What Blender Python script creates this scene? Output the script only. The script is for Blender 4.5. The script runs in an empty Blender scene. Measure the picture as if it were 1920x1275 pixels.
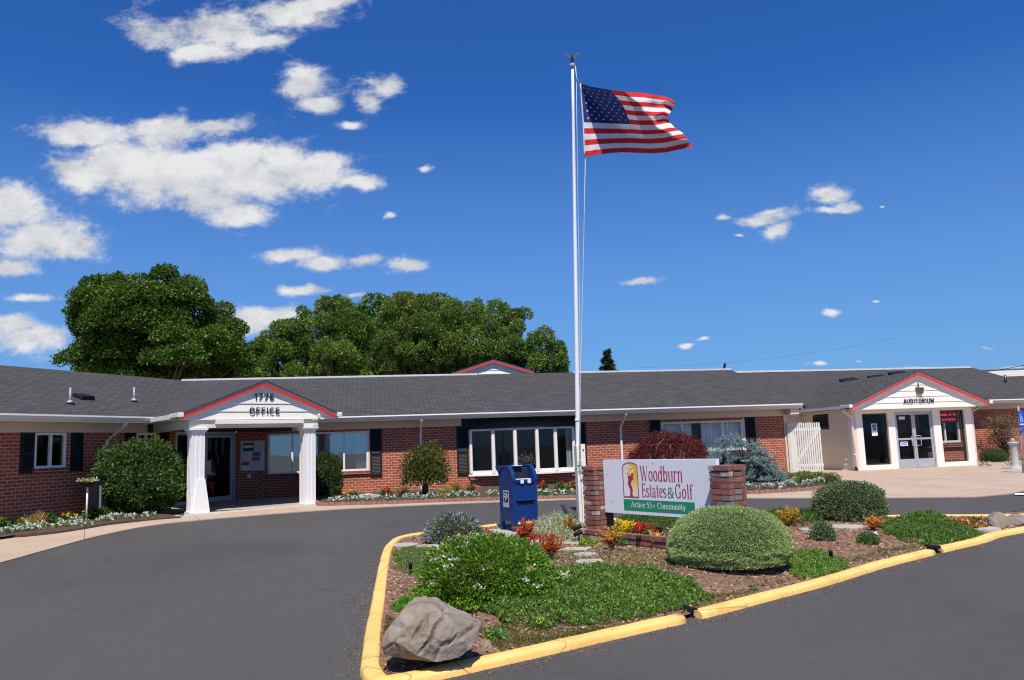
import bpy, bmesh, math, random
import numpy as np
from math import sin, cos, pi, radians, atan, sqrt, atan2
from mathutils import Vector, Matrix, noise as mnoise
random.seed(7); RNG = np.random.default_rng(11)
SC = bpy.context.scene; COL = SC.collection
# ------------------------------------------------------------------ camera model
FPX, H0, ROLLS, EYE = 1500.0, 835.0, 0.036, 1.75
TH = atan((H0-637.5)/FPX); RR = atan(ROLLS)
FW = Vector((0, cos(TH), sin(TH))); U0 = Vector((0, -sin(TH), cos(TH))); R0 = Vector((1, 0, 0))
RT = R0*cos(RR)-U0*sin(RR); UP = R0*sin(RR)+U0*cos(RR)
def ray(px, py):
    d = FW*FPX+RT*(px-960)+UP*(637.5-py); return d/d.y
def G(x, y):
    """height of the paved ground: drains gently away from the building"""
    t = min(1., max(0., (y+.25*abs(x)-12)/14)); return .34*t*t*(3-2*t)
CAM = Vector((0, 0, EYE))
def gr(px, py, dz=0., Z=None):
    Z = Z or G
    d = ray(px, py); z = dz; p = CAM
    for _ in range(60):
        t = (z-EYE)/d.z; p = CAM+d*t; z = .5*z+.5*(Z(p.x, p.y)+dz)
    return p
def at(px, py, Y): return CAM+ray(px, py)*Y
# ------------------------------------------------------------------ helpers
class Frame:
    def __init__(s, O, heading):
        s.O = Vector((O[0], O[1], 0)); h = radians(heading)
        s.u = Vector((cos(h), sin(h), 0)); s.v = Vector((-sin(h), cos(h), 0))
    def w(s, p): return s.O+s.u*p[0]+s.v*p[1]+Vector((0, 0, p[2] if len(p) > 2 else 0))
    def loc(s, p):
        d = Vector((p[0], p[1], 0))-s.O; return d.dot(s.u), d.dot(s.v)
WORLD = Frame((0, 0), 0)
def setp(o, label=None, cat=None, group=None, kind=None):
    if label: o['label'] = label
    if cat: o['category'] = cat
    if group: o['group'] = group
    if kind: o['kind'] = kind
    return o
def thing(name, label, cat, loc=(0, 0, 0), group=None):
    o = bpy.data.objects.new(name, None); COL.objects.link(o); o.location = loc
    o.empty_display_size = .2
    return setp(o, label, cat, group)
def wloc(o):
    v = Vector(o.location)
    while o.parent: o = o.parent; v += Vector(o.location)
    return v
class MB:
    def __init__(s, fr=WORLD): s.V = []; s.F = []; s.M = []; s.UV = []; s.S = []; s.fr = fr; s.m = 0; s.sm = False
    def face(s, pts, uv=None):
        pts = [Vector(p) for p in pts]; b = len(s.V); s.V += pts
        s.F.append(list(range(b, b+len(pts)))); s.M.append(s.m); s.S.append(s.sm); s.UV.append(uv or s.auto(pts))
    def auto(s, pts):
        n = Vector((0, 0, 0))
        for i in range(len(pts)): n += pts[i].cross(pts[(i+1) % len(pts)])
        if n.length < 1e-12: return [(p.x, p.y) for p in pts]
        n.normalize()
        if abs(n.z) > .995: return [(p.x, p.y) for p in pts]
        u = Vector((-n.y, n.x, 0)).normalized(); v = n.cross(u)
        if v.z < 0: v = -v
        if abs(u.x) > abs(u.y) and u.x < 0 or abs(u.y) >= abs(u.x) and u.y < 0: u = -u
        return [(p.dot(u), p.dot(v)) for p in pts]
    def box(s, x0, x1, y0, y1, z0, z1):
        a = [(x0, y0, z0), (x1, y0, z0), (x1, y1, z0), (x0, y1, z0), (x0, y0, z1), (x1, y0, z1), (x1, y1, z1), (x0, y1, z1)]
        for f in ((0, 1, 5, 4), (1, 2, 6, 5), (2, 3, 7, 6), (3, 0, 4, 7), (4, 5, 6, 7), (3, 2, 1, 0)): s.face([a[i] for i in f])
    def hexa(s, a):
        for f in ((0, 1, 5, 4), (1, 2, 6, 5), (2, 3, 7, 6), (3, 0, 4, 7), (4, 5, 6, 7), (3, 2, 1, 0)): s.face([a[i] for i in f])
    def prism(s, poly, axis, a, b):
        """poly: 2-D points; axis y: (x,z) at y=a..b; axis x: (y,z); axis z: (x,y)"""
        f = {'y': lambda p, t: (p[0], t, p[1]), 'x': lambda p, t: (t, p[0], p[1]), 'z': lambda p, t: (p[0], p[1], t)}[axis]
        n = len(poly); s.face([f(p, a) for p in poly]); s.face([f(p, b) for p in poly][::-1])
        for i in range(n):
            p, q = poly[i], poly[(i+1) % n]; s.face([f(q, a), f(p, a), f(p, b), f(q, b)])
    def tube(s, path, r, n=8, cap=True):
        path = [Vector(p) for p in path]; rs = r if isinstance(r, (list, tuple)) else [r]*len(path); rings = []
        ref = Vector((0.13, 0.21, 1)).normalized()
        for i, p in enumerate(path):
            t = (path[min(i+1, len(path)-1)]-path[max(i-1, 0)]).normalized()
            a = t.cross(ref if abs(t.dot(ref)) < .95 else Vector((1, 0, 0))).normalized(); b = t.cross(a)
            rings.append([p+(a*cos(2*pi*k/n)+b*sin(2*pi*k/n))*rs[i] for k in range(n)])
        base = len(s.V)
        for rg in rings: s.V += rg
        for i in range(len(rings)-1):
            for k in range(n):
                f = [base+i*n+k, base+i*n+(k+1) % n, base+(i+1)*n+(k+1) % n, base+(i+1)*n+k]
                s.F.append(f); s.M.append(s.m); s.S.append(True); s.UV.append([(k/n, i), ((k+1)/n, i), ((k+1)/n, i+1), (k/n, i+1)])
        if cap:
            for off in (0, (len(rings)-1)*n):
                f = [base+off+k for k in range(n)]; s.F.append(f); s.M.append(s.m); s.S.append(False); s.UV.append([(0, 0)]*n)
    def lathe(s, prof, c=(0, 0, 0), n=16):
        base = len(s.V)
        for r, z in prof:
            for k in range(n): s.V.append(Vector((c[0]+r*cos(2*pi*k/n), c[1]+r*sin(2*pi*k/n), c[2]+z)))
        for i in range(len(prof)-1):
            for k in range(n):
                s.F.append([base+i*n+k, base+i*n+(k+1) % n, base+(i+1)*n+(k+1) % n, base+(i+1)*n+k]); s.M.append(s.m); s.S.append(True)
                s.UV.append([(k/n, i), ((k+1)/n, i), ((k+1)/n, i+1), (k/n, i+1)])
        for off in (0, (len(prof)-1)*n):
            s.F.append([base+off+k for k in range(n)]); s.M.append(s.m); s.S.append(False); s.UV.append([(0, 0)]*n)
    def wall(s, x0, x1, z0, z1, y, holes=(), reveal=.1, t=.2):
        """vertical wall in plane y with rectangular openings (x0,x1,z0,z1) and reveals"""
        xs = sorted({x0, x1, *[h[0] for h in holes], *[h[1] for h in holes]}); zs = sorted({z0, z1, *[h[2] for h in holes], *[h[3] for h in holes]})
        for i in range(len(xs)-1):
            for j in range(len(zs)-1):
                cx, cz = (xs[i]+xs[i+1])/2, (zs[j]+zs[j+1])/2
                if any(h[0] < cx < h[1] and h[2] < cz < h[3] for h in holes): continue
                for yy in (y, y+t): s.face([(xs[i], yy, zs[j]), (xs[i+1], yy, zs[j]), (xs[i+1], yy, zs[j+1]), (xs[i], yy, zs[j+1])])
        for a, b, c, d in holes:
            s.face([(a, y, c), (a, y+t, c), (a, y+t, d), (a, y, d)]); s.face([(b, y, c), (b, y+t, c), (b, y+t, d), (b, y, d)])
            s.face([(a, y, c), (b, y, c), (b, y+t, c), (a, y+t, c)]); s.face([(a, y, d), (b, y, d), (b, y+t, d), (a, y+t, d)])
        for a in (x0, x1): s.face([(a, y, z0), (a, y+t, z0), (a, y+t, z1), (a, y, z1)])
    def build(s, name, mats, parent=None, label=None, cat=None, group=None, kind=None, origin=None, bevel=0, merge=True):
        o0 = wloc(parent) if parent else (Vector(origin) if origin is not None else Vector((0, 0, 0)))
        me = bpy.data.meshes.new(name)
        me.from_pydata([tuple(s.fr.w(v)-o0) for v in s.V], [], s.F)
        if not isinstance(mats, (list, tuple)): mats = [mats]
        for m in mats: me.materials.append(m)
        me.polygons.foreach_set('material_index', s.M); me.polygons.foreach_set('use_smooth', s.S)
        uv = me.uv_layers.new(name='UVMap'); fl = [c for f in s.UV for p in f for c in p]
        uv.data.foreach_set('uv', fl)
        bm = bmesh.new(); bm.from_mesh(me)
        if merge: bmesh.ops.remove_doubles(bm, verts=bm.verts, dist=1e-4)
        bmesh.ops.recalc_face_normals(bm, faces=bm.faces)
        if bevel:
            bmesh.ops.bevel(bm, geom=[e for e in bm.edges if e.is_manifold and e.calc_face_angle(0) > .5], offset=bevel, segments=2, affect='EDGES', profile=.6)
        bm.to_mesh(me); bm.free(); me.update()
        o = bpy.data.objects.new(name, me); COL.objects.link(o)
        if parent: o.parent = parent
        elif origin is not None: o.location = o0
        return setp(o, label, cat, group, kind)
# ------------------------------------------------------------------ materials
_mats = {}
def nt_new(name):
    m = bpy.data.materials.new(name); m.use_nodes = True; nt = m.node_tree
    b = nt.nodes['Principled BSDF']; return m, nt, b
def N(nt, typ, **kw):
    n = nt.nodes.new(typ)
    for k, v in kw.items():
        if k.startswith('i_'): n.inputs[int(k[2:]) if k[2:].isdigit() else k[2:].replace('_', ' ')].default_value = v
        else: setattr(n, k, v)
    return n
def ramp(nt, stops, src):
    r = nt.nodes.new('ShaderNodeValToRGB'); e = r.color_ramp.elements
    while len(e) > 1: e.remove(e[-1])
    e[0].position = stops[0][0]; e[0].color = (*stops[0][1], 1)
    for p, c in stops[1:]:
        x = e.new(p); x.color = (*c, 1)
    nt.links.new(src, r.inputs[0]); return r.outputs[0]
def bump(nt, b, src, strength=.3, dist=.01):
    n = N(nt, 'ShaderNodeBump'); n.inputs['Strength'].default_value = strength; n.inputs['Distance'].default_value = dist
    nt.links.new(src, n.inputs['Height']); nt.links.new(n.outputs[0], b.inputs['Normal']); return n
def mat(name, col, rough=.6, var=.12, scale=6., bmp=0., bscale=40., metal=0., spec=.5, coord='Object', emis=None, dirt=None):
    if name in _mats: return _mats[name]
    m, nt, b = nt_new(name); L = nt.links.new
    tc = N(nt, 'ShaderNodeTexCoord')
    nz = N(nt, 'ShaderNodeTexNoise'); nz.inputs['Scale'].default_value = scale; nz.inputs['Detail'].default_value = 6; nz.inputs['Roughness'].default_value = .65
    L(tc.outputs[coord], nz.inputs['Vector'])
    lo = tuple(c*(1-var) for c in col); hi = tuple(min(1, c*(1+var)) for c in col)
    st = [(.3, lo), (.7, hi)]
    if dirt: st = [(.25, tuple(c*d for c, d in zip(col, dirt))), (.42, lo), (.7, hi)]
    L(ramp(nt, st, nz.outputs[0]), b.inputs['Base Color'])
    b.inputs['Roughness'].default_value = rough; b.inputs['Metallic'].default_value = metal
    b.inputs['Specular IOR Level'].default_value = spec
    if bmp:
        n2 = N(nt, 'ShaderNodeTexNoise'); n2.inputs['Scale'].default_value = bscale; n2.inputs['Detail'].default_value = 5
        L(tc.outputs[coord], n2.inputs['Vector']); bump(nt, b, n2.outputs[0], bmp, .02)
    if emis:
        b.inputs['Emission Color'].default_value = (*emis[0], 1); b.inputs['Emission Strength'].default_value = emis[1]
    _mats[name] = m; return m
def brickmat(name, c1, c2, mortar, bw=.215, bh=.085, ms=.012, rough=.85, off=.5, bstr=.6, extra=None, vert=False, speck=.25, squash=1):
    m, nt, b = nt_new(name); L = nt.links.new
    tc = N(nt, 'ShaderNodeTexCoord'); mp = N(nt, 'ShaderNodeMapping'); L(tc.outputs['UV'], mp.inputs[0])
    if vert: mp.inputs['Rotation'].default_value = (0, 0, pi/2)
    br = N(nt, 'ShaderNodeTexBrick', offset=off); L(mp.outputs[0], br.inputs['Vector'])
    for k, v in (('Scale', 1.), ('Mortar Size', ms), ('Mortar Smooth', .15), ('Bias', 0.), ('Brick Width', bw), ('Row Height', bh)): br.inputs[k].default_value = v
    br.inputs['Color1'].default_value = (*c1, 1); br.inputs['Color2'].default_value = (*c2, 1); br.inputs['Mortar'].default_value = (*mortar, 1)
    nz = N(nt, 'ShaderNodeTexNoise'); nz.inputs['Scale'].default_value = 3.; nz.inputs['Detail'].default_value = 8; nz.inputs['Roughness'].default_value = .7
    L(mp.outputs[0], nz.inputs['Vector'])
    mx = N(nt, 'ShaderNodeMix', data_type='RGBA', blend_type='MULTIPLY'); mx.inputs[0].default_value = 1
    L(br.outputs['Color'], mx.inputs[6]); L(ramp(nt, [(.25, (1-speck,)*3), (.75, (1+speck*.6,)*3)], nz.outputs[0]), mx.inputs[7])
    L(mx.outputs[2], b.inputs['Base Color']); b.inputs['Roughness'].default_value = rough; b.inputs['Specular IOR Level'].default_value = .25
    inv = N(nt, 'ShaderNodeMath', operation='SUBTRACT'); inv.inputs[0].default_value = 1; L(br.outputs['Fac'], inv.inputs[1])
    ad = N(nt, 'ShaderNodeMath', operation='ADD'); L(inv.outputs[0], ad.inputs[0])
    n3 = N(nt, 'ShaderNodeTexNoise'); n3.inputs['Scale'].default_value = 60.; L(mp.outputs[0], n3.inputs['Vector'])
    ml = N(nt, 'ShaderNodeMath', operation='MULTIPLY'); ml.inputs[1].default_value = .5; L(n3.outputs[0], ml.inputs[0]); L(ml.outputs[0], ad.inputs[1])
    bump(nt, b, ad.outputs[0], bstr, .006); return m
def leafmat(name='leaf', trans=.28, rough=.45, spec=.3, tint=(1.5, 1.6, .7)):
    if name in _mats: return _mats[name]
    m, nt, b = nt_new(name); L = nt.links.new
    a = N(nt, 'ShaderNodeAttribute', attribute_name='col'); L(a.outputs['Color'], b.inputs['Base Color'])
    b.inputs['Roughness'].default_value = rough; b.inputs['Specular IOR Level'].default_value = spec
    t = N(nt, 'ShaderNodeBsdfTranslucent'); mc = N(nt, 'ShaderNodeMix', data_type='RGBA', blend_type='MULTIPLY'); mc.inputs[0].default_value = 1
    L(a.outputs['Color'], mc.inputs[6]); mc.inputs[7].default_value = (*tint, 1); L(mc.outputs[2], t.inputs[0])
    ms = N(nt, 'ShaderNodeMixShader'); ms.inputs[0].default_value = trans; L(b.outputs[0], ms.inputs[1]); L(t.outputs[0], ms.inputs[2])
    L(ms.outputs[0], nt.nodes['Material Output'].inputs[0]); _mats[name] = m; return m
LEAF = leafmat(); PETAL = leafmat('petal', .3, .6, .15, (1.1, 1.1, 1.1)); NEEDLE = leafmat('needle', .1, .6, .2)
def glassmat(name, tint=(.75, .8, .8), refl=.12, dark=.0):
    m = bpy.data.materials.new(name); m.use_nodes = True; nt = m.node_tree; nt.nodes.clear(); L = nt.links.new
    o = N(nt, 'ShaderNodeOutputMaterial'); tr = N(nt, 'ShaderNodeBsdfTransparent'); tr.inputs[0].default_value = (*tint, 1)
    gl = N(nt, 'ShaderNodeBsdfGlossy'); gl.inputs['Roughness'].default_value = .015; gl.inputs[0].default_value = (.9, .93, .95, 1)
    lf_ = N(nt, 'ShaderNodeLayerWeight'); lf_.inputs[0].default_value = .5; lw = N(nt, 'ShaderNodeMath', operation='POWER'); lw.inputs[1].default_value = 4.5; L(lf_.outputs['Facing'], lw.inputs[0])
    ma = N(nt, 'ShaderNodeMath', operation='ADD'); ma.inputs[1].default_value = refl+.045; L(lw.outputs[0], ma.inputs[0]); ma.use_clamp = True
    nz = N(nt, 'ShaderNodeTexNoise'); nz.inputs['Scale'].default_value = 1.3; tc = N(nt, 'ShaderNodeTexCoord'); L(tc.outputs['Object'], nz.inputs[0])
    bp = N(nt, 'ShaderNodeBump'); bp.inputs['Strength'].default_value = .04; bp.inputs['Distance'].default_value = .05; L(nz.outputs[0], bp.inputs['Height']); L(bp.outputs[0], gl.inputs['Normal'])
    mx = N(nt, 'ShaderNodeMixShader'); L(ma.outputs[0], mx.inputs[0]); L(tr.outputs[0], mx.inputs[1]); L(gl.outputs[0], mx.inputs[2]); L(mx.outputs[0], o.inputs[0]); return m
# ------------------------------------------------------------------ leaf meshes
def leafmesh(name, P, D, length, width, C, material=None, parent=None, origin=None, jit=.6, droop=0., **kw):
    """diamond leaves at P pointing along D, colours C"""
    n = len(P); D = D+RNG.normal(0, jit, (n, 3)); D[:, 2] -= droop; D /= np.linalg.norm(D, axis=1)[:, None]+1e-9
    R = RNG.normal(0, 1, (n, 3)); W = np.cross(D, R); W /= np.linalg.norm(W, axis=1)[:, None]+1e-9
    l = (length*(.7+.6*RNG.random(n)))[:, None]; w = (width*(.7+.6*RNG.random(n)))[:, None]
    o0 = np.array(wloc(parent)) if parent else np.array(origin if origin is not None else (0, 0, 0.))
    nrm = np.cross(D, W)
    V = np.empty((n, 4, 3)); V[:, 0] = P; V[:, 1] = P+D*l*.5+W*w*.5+nrm*w*.15; V[:, 2] = P+D*l; V[:, 3] = P+D*l*.5-W*w*.5+nrm*w*.15
    V -= o0
    me = bpy.data.meshes.new(name); me.vertices.add(4*n); me.vertices.foreach_set('co', V.reshape(-1).astype(np.float32))
    me.loops.add(4*n); me.loops.foreach_set('vertex_index', np.arange(4*n, dtype=np.int32))
    me.polygons.add(n); me.polygons.foreach_set('loop_start', np.arange(0, 4*n, 4, dtype=np.int32)); me.polygons.foreach_set('loop_total', np.full(n, 4, dtype=np.int32))
    me.update(); at_ = me.attributes.new('col', 'FLOAT_COLOR', 'POINT')
    c = np.ones((n, 4, 4)); c[:, :, :3] = np.clip(C, 0, 1)[:, None, :]; at_.data.foreach_set('color', c.reshape(-1).astype(np.float32))
    me.materials.append(material or LEAF); o = bpy.data.objects.new(name, me); COL.objects.link(o)
    if parent: o.parent = parent
    elif origin is not None: o.location = origin
    return setp(o, **kw)
def cols(n, a, b, lum=.25):
    """random blend between colours a and b with lightness scatter"""
    t = RNG.random((n, 1)); c = np.array(a)*(1-t)+np.array(b)*t
    return c*(1+RNG.normal(0, lum, (n, 1))).clip(.35, 1.8)
def dirs(n, zmin=-1., zmax=1.):
    z = RNG.uniform(zmin, zmax, n); a = RNG.uniform(0, 2*pi, n); r = np.sqrt(1-z*z); return np.stack([r*np.cos(a), r*np.sin(a), z], 1)
def lump(Dn, seed, f=2.2, amp=.12):
    return np.array([1+amp*mnoise.fractal(Vector((d[0]*f+seed, d[1]*f, d[2]*f)), .8, 2., 3) for d in Dn])
def blob(name, c, rad, material, parent, seed=0, k=.8, floor=None, seg=20):
    """solid lumpy core added to keep light from passing through the leaves"""
    mb = MB(); rows = seg//2; g = []
    for i in range(rows+1):
        th = pi*i/rows; r = []
        for j in range(seg):
            a = 2*pi*j/seg; d = Vector((sin(th)*cos(a), sin(th)*sin(a), cos(th)))
            q = k*(1+.14*mnoise.noise(d*3+Vector((seed, 0, 0)))); p = Vector((c[0]+d.x*rad[0]*q, c[1]+d.y*rad[1]*q, c[2]+d.z*rad[2]*q))
            if floor is not None: p.z = max(p.z, floor)
            r.append(p)
        g.append(r)
    mb.sm = True
    for i in range(rows):
        for j in range(seg): mb.face([g[i][j], g[i][(j+1) % seg], g[i+1][(j+1) % seg], g[i+1][j]])
    return mb.build(name, material, parent)
M = {}
def asphalt():
    m, nt, b = nt_new('asphalt'); L = nt.links.new; tc = N(nt, 'ShaderNodeTexCoord')
    a = N(nt, 'ShaderNodeTexNoise'); a.inputs['Scale'].default_value = .35; a.inputs['Detail'].default_value = 7; a.inputs['Roughness'].default_value = .62; a.inputs['Distortion'].default_value = .6
    g = N(nt, 'ShaderNodeTexNoise'); g.inputs['Scale'].default_value = 140; g.inputs['Detail'].default_value = 3
    f = N(nt, 'ShaderNodeTexNoise'); f.inputs['Scale'].default_value = 55; f.inputs['Detail'].default_value = 1
    mp = N(nt, 'ShaderNodeMapping'); mp.inputs['Scale'].default_value = (1., .45, 1); mp.inputs['Rotation'].default_value = (0, 0, .5)
    L(tc.outputs['Object'], mp.inputs[0]); L(mp.outputs[0], a.inputs[0]); L(tc.outputs['Object'], g.inputs[0]); L(tc.outputs['Object'], f.inputs[0])
    c = ramp(nt, [(.3, (.068, .0625, .0585)), (.5, (.079, .0725, .068)), (.74, (.094, .086, .08))], a.outputs[0])
    mx = N(nt, 'ShaderNodeMix', data_type='RGBA', blend_type='MULTIPLY'); mx.inputs[0].default_value = 1; L(c, mx.inputs[6])
    L(ramp(nt, [(.25, (.72, .72, .72)), (.75, (1.25, 1.25, 1.25))], g.outputs[0]), mx.inputs[7])
    md = N(nt, 'ShaderNodeTexNoise'); md.inputs['Scale'].default_value = 4.5; md.inputs['Detail'].default_value = 8; md.inputs['Roughness'].default_value = .75; L(tc.outputs['Object'], md.inputs[0])
    mxm = N(nt, 'ShaderNodeMix', data_type='RGBA', blend_type='MULTIPLY'); mxm.inputs[0].default_value = 1; L(mx.outputs[2], mxm.inputs[6]); L(ramp(nt, [(.3, (.92, .92, .92)), (.7, (1.07, 1.065, 1.05))], md.outputs[0]), mxm.inputs[7]); mx = mxm
    # tiny pale grit
    mx2 = N(nt, 'ShaderNodeMix', data_type='RGBA'); mx2.inputs[7].default_value = (.3, .29, .27, 1); L(mx.outputs[2], mx2.inputs[6])
    L(ramp(nt, [(.79, (0, 0, 0)), (.82, (1, 1, 1))], f.outputs[0]), mx2.inputs[0])
    # hairline cracks
    v = N(nt, 'ShaderNodeTexVoronoi', feature='DISTANCE_TO_EDGE'); v.inputs['Scale'].default_value = .11; L(tc.outputs['Object'], v.inputs[0])
    n4 = N(nt, 'ShaderNodeTexNoise'); n4.inputs['Scale'].default_value = 1.2; n4.inputs['Detail'].default_value = 5; L(tc.outputs['Object'], n4.inputs[0])
    va = N(nt, 'ShaderNodeVectorMath', operation='ADD'); L(tc.outputs['Object'], va.inputs[0]); L(n4.outputs['Color'], va.inputs[1]); L(va.outputs[0], v.inputs[0])
    mx3 = N(nt, 'ShaderNodeMix', data_type='RGBA'); mx3.inputs[7].default_value = (.045, .044, .047, 1); L(mx2.outputs[2], mx3.inputs[6])
    L(ramp(nt, [(.0, (.45, .45, .45)), (.0014, (0, 0, 0))], v.outputs[0]), mx3.inputs[0])
    L(mx3.outputs[2], b.inputs['Base Color']); b.inputs['Roughness'].default_value = .8; b.inputs['Specular IOR Level'].default_value = .3
    bump(nt, b, g.outputs[0], .35, .004); return m
def concrete(name, lo, hi, joint=2.4):
    m, nt, b = nt_new(name); L = nt.links.new; tc = N(nt, 'ShaderNodeTexCoord')
    a = N(nt, 'ShaderNodeTexNoise'); a.inputs['Scale'].default_value = .8; a.inputs['Detail'].default_value = 9; a.inputs['Roughness'].default_value = .7
    g = N(nt, 'ShaderNodeTexNoise'); g.inputs['Scale'].default_value = 90; g.inputs['Detail'].default_value = 3
    for x in (a, g): L(tc.outputs['Object'], x.inputs[0])
    c = ramp(nt, [(.3, lo), (.7, hi)], a.outputs[0])
    mx = N(nt, 'ShaderNodeMix', data_type='RGBA', blend_type='MULTIPLY'); mx.inputs[0].default_value = 1; L(c, mx.inputs[6])
    L(ramp(nt, [(.25, (.78, .78, .78)), (.75, (1.15, 1.15, 1.15))], g.outputs[0]), mx.inputs[7])
    br = N(nt, 'ShaderNodeTexBrick', offset=0.); mp = N(nt, 'ShaderNodeMapping'); mp.inputs['Rotation'].default_value = (0, 0, radians(-28)); L(tc.outputs['Object'], mp.inputs[0]); L(mp.outputs[0], br.inputs[0])
    for k, v in (('Scale', 1.), ('Mortar Size', .009), ('Mortar Smooth', .3), ('Brick Width', joint), ('Row Height', joint*1.6)): br.inputs[k].default_value = v
    mx2 = N(nt, 'ShaderNodeMix', data_type='RGBA'); mx2.inputs[7].default_value = (*[x*.4 for x in lo], 1); L(mx.outputs[2], mx2.inputs[6]); L(br.outputs['Fac'], mx2.inputs[0])
    L(mx2.outputs[2], b.inputs['Base Color']); b.inputs['Roughness'].default_value = .85; bump(nt, b, g.outputs[0], .3, .004); return m
M['asphalt'] = asphalt()
M['concrete'] = concrete('concrete', (.42, .3, .215), (.53, .4, .29))
M['soil'] = mat('mulch_soil', (.2, .115, .07), .95, .45, 9, .8, 60)
M['bed'] = mat('garden_soil', (.085, .05, .032), .95, .4, 8, .8, 50)
M['yellow_old'] = mat('yellow_kerb_paint', (.88, .52, .15), .6, .07, 5, .3, 30, dirt=(.66, .6, .6))
def kerbpaint():
    m, nt, b = nt_new('worn_yellow_kerb_paint'); L = nt.links.new; tc = N(nt, 'ShaderNodeTexCoord')
    def nz(sc, de=8, ro=.65):
        n = N(nt, 'ShaderNodeTexNoise'); n.inputs['Scale'].default_value = sc; n.inputs['Detail'].default_value = de; n.inputs['Roughness'].default_value = ro; L(tc.outputs['Object'], n.inputs[0]); return n
    a, c, d = nz(1.7), nz(13, 9, .75), nz(60, 4)
    base = ramp(nt, [(.28, (.68, .37, .1)), (.42, (.9, .53, .15)), (.7, (.95, .61, .2))], a.outputs[0])
    mx = N(nt, 'ShaderNodeMix', data_type='RGBA'); L(base, mx.inputs[6]); mx.inputs[7].default_value = (.2, .15, .1, 1)
    L(ramp(nt, [(.32, (.75, .75, .75)), (.385, (0, 0, 0))], c.outputs[0]), mx.inputs[0])
    v = N(nt, 'ShaderNodeTexVoronoi', feature='DISTANCE_TO_EDGE'); v.inputs['Scale'].default_value = .55; L(tc.outputs['Object'], v.inputs[0])
    m2 = N(nt, 'ShaderNodeMix', data_type='RGBA'); L(mx.outputs[2], m2.inputs[6]); m2.inputs[7].default_value = (.12, .08, .04, 1); L(ramp(nt, [(0, (.7, .7, .7)), (.004, (0, 0, 0))], v.outputs[0]), m2.inputs[0])
    L(m2.outputs[2], b.inputs['Base Color']); b.inputs['Roughness'].default_value = .65
    ad = N(nt, 'ShaderNodeMath', operation='ADD'); L(c.outputs[0], ad.inputs[0]); L(d.outputs[0], ad.inputs[1]); bump(nt, b, ad.outputs[0], .5, .012); return m
M['yellow'] = kerbpaint()
M['brick'] = brickmat('red_brick', (.42, .1, .046), (.33, .07, .034), (.58, .38, .28), ms=.0085)
M['brick_sill'] = brickmat('brick_sill', (.3, .07, .05), (.2, .045, .035), (.42, .3, .25), bw=.3, bh=.085, ms=.009, vert=False)
M['pillar_brick'] = mat('sign_brick', (.24, .1, .08), .9, .3, 5, .5, 60)
M['shingle'] = brickmat('asphalt_shingle', (.088, .082, .08), (.062, .058, .057), (.036, .034, .034), bw=.33, bh=.145, ms=.016, rough=.95, bstr=.8, speck=.2)
M['white'] = mat('white_paint', (.81, .77, .68), .5, .03, 3, .08, 30)
M['cream'] = mat('cream_paint', (.72, .67, .56), .55, .04, 2, .08, 30)
M['beige'] = mat('beige_soffit_paint', (.66, .56, .42), .6, .04, 2, .05, 30)
M['gutter'] = mat('white_gutter_metal', (.75, .73, .68), .35, .05, 2, .0, 30)
M['red'] = mat('red_trim_paint', (.72, .035, .03), .45, .06, 3)
M['black'] = mat('black_paint', (.012, .012, .013), .55, .15, 4, spec=.25)
M['letter'] = mat('black_letter', (.012, .012, .014), .35, .1, 4)
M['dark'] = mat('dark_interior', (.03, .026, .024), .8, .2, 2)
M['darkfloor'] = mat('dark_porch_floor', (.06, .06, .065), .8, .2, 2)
M['alu'] = mat('aluminium_frame', (.5, .51, .54), .38, .06, 3, metal=.4)
M['galv'] = mat('galvanised_metal', (.33, .34, .36), .6, .15, 6, metal=.3)
M['ridge'] = mat('dull_ridge_metal', (.36, .37, .39), .7, .12, 5)
M['glass'] = glassmat('window_glass', (.5, .53, .54), -.01)
M['glass_clear'] = glassmat('clear_glass', (.85, .87, .87), -.02)
M['glass_blue'] = glassmat('mirror_window_glass', (.35, .38, .4), .3)
M['glass_dark'] = glassmat('door_glass', (.35, .37, .37), -.02)
M['curtain'] = mat('curtain_cloth', (.75, .76, .72), .9, .1, 5)
M['steel_white'] = mat('white_pole_paint', (.78, .78, .79), .35, .04, 2)
M['mailblue'] = mat('mailbox_blue_paint', (.005, .035, .165), .4, .12, 3, .1, 14, spec=.4)
M['slot'] = mat('dark_slot', (.004, .008, .025), .7, .1, 3)
M['crimson'] = mat('crimson_print', (.42, .025, .09), .6, .05, 3)
M['green_print'] = mat('green_print', (.01, .27, .13), .55, .05, 3)
M['signwhite'] = mat('sign_board_white', (.77, .78, .82), .45, .02, 2)
M['rope'] = mat('white_rope', (.6, .6, .58), .9, .1, 20)
M['bronze'] = mat('bronze_finial', (.12, .1, .08), .4, .2, 12, metal=.7)
M['bark'] = mat('bark', (.07, .05, .035), .95, .35, 9, .8, 20)
M['twig'] = mat('twigs', (.028, .026, .014), .95, .4, 18, .8, 30)  # twig brown for the solid light-blocking shrub cores
M['stone'] = mat('stepping_stone', (.42, .38, .33), .85, .15, 6, .5, 30)
M['paper'] = mat('paper', (.7, .72, .74), .7, .04, 5)
M['blueprint'] = mat('blue_print', (.03, .13, .5), .5, .1, 8)
M['redprint'] = mat('red_print', (.5, .05, .06), .5, .1, 8)
M['bluesign'] = mat('blue_sign', (.015, .09, .5), .35, .05, 4)
M['greyconc'] = mat('grey_concrete', (.4, .42, .4), .8, .08, 6, .3, 40)
M['led'] = mat('red_led', (.5, .01, .01), .5, .05, 5, emis=((1., .02, .02), 1.3))
M['ledpanel'] = mat('led_panel', (.03, .006, .006), .4, .1, 5)
M['brown'] = mat('brown_frame', (.05, .03, .02), .5, .1, 5)
M['edging'] = mat('brick_edging', (.3, .15, .11), .9, .2, 7, .5, 40)
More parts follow.
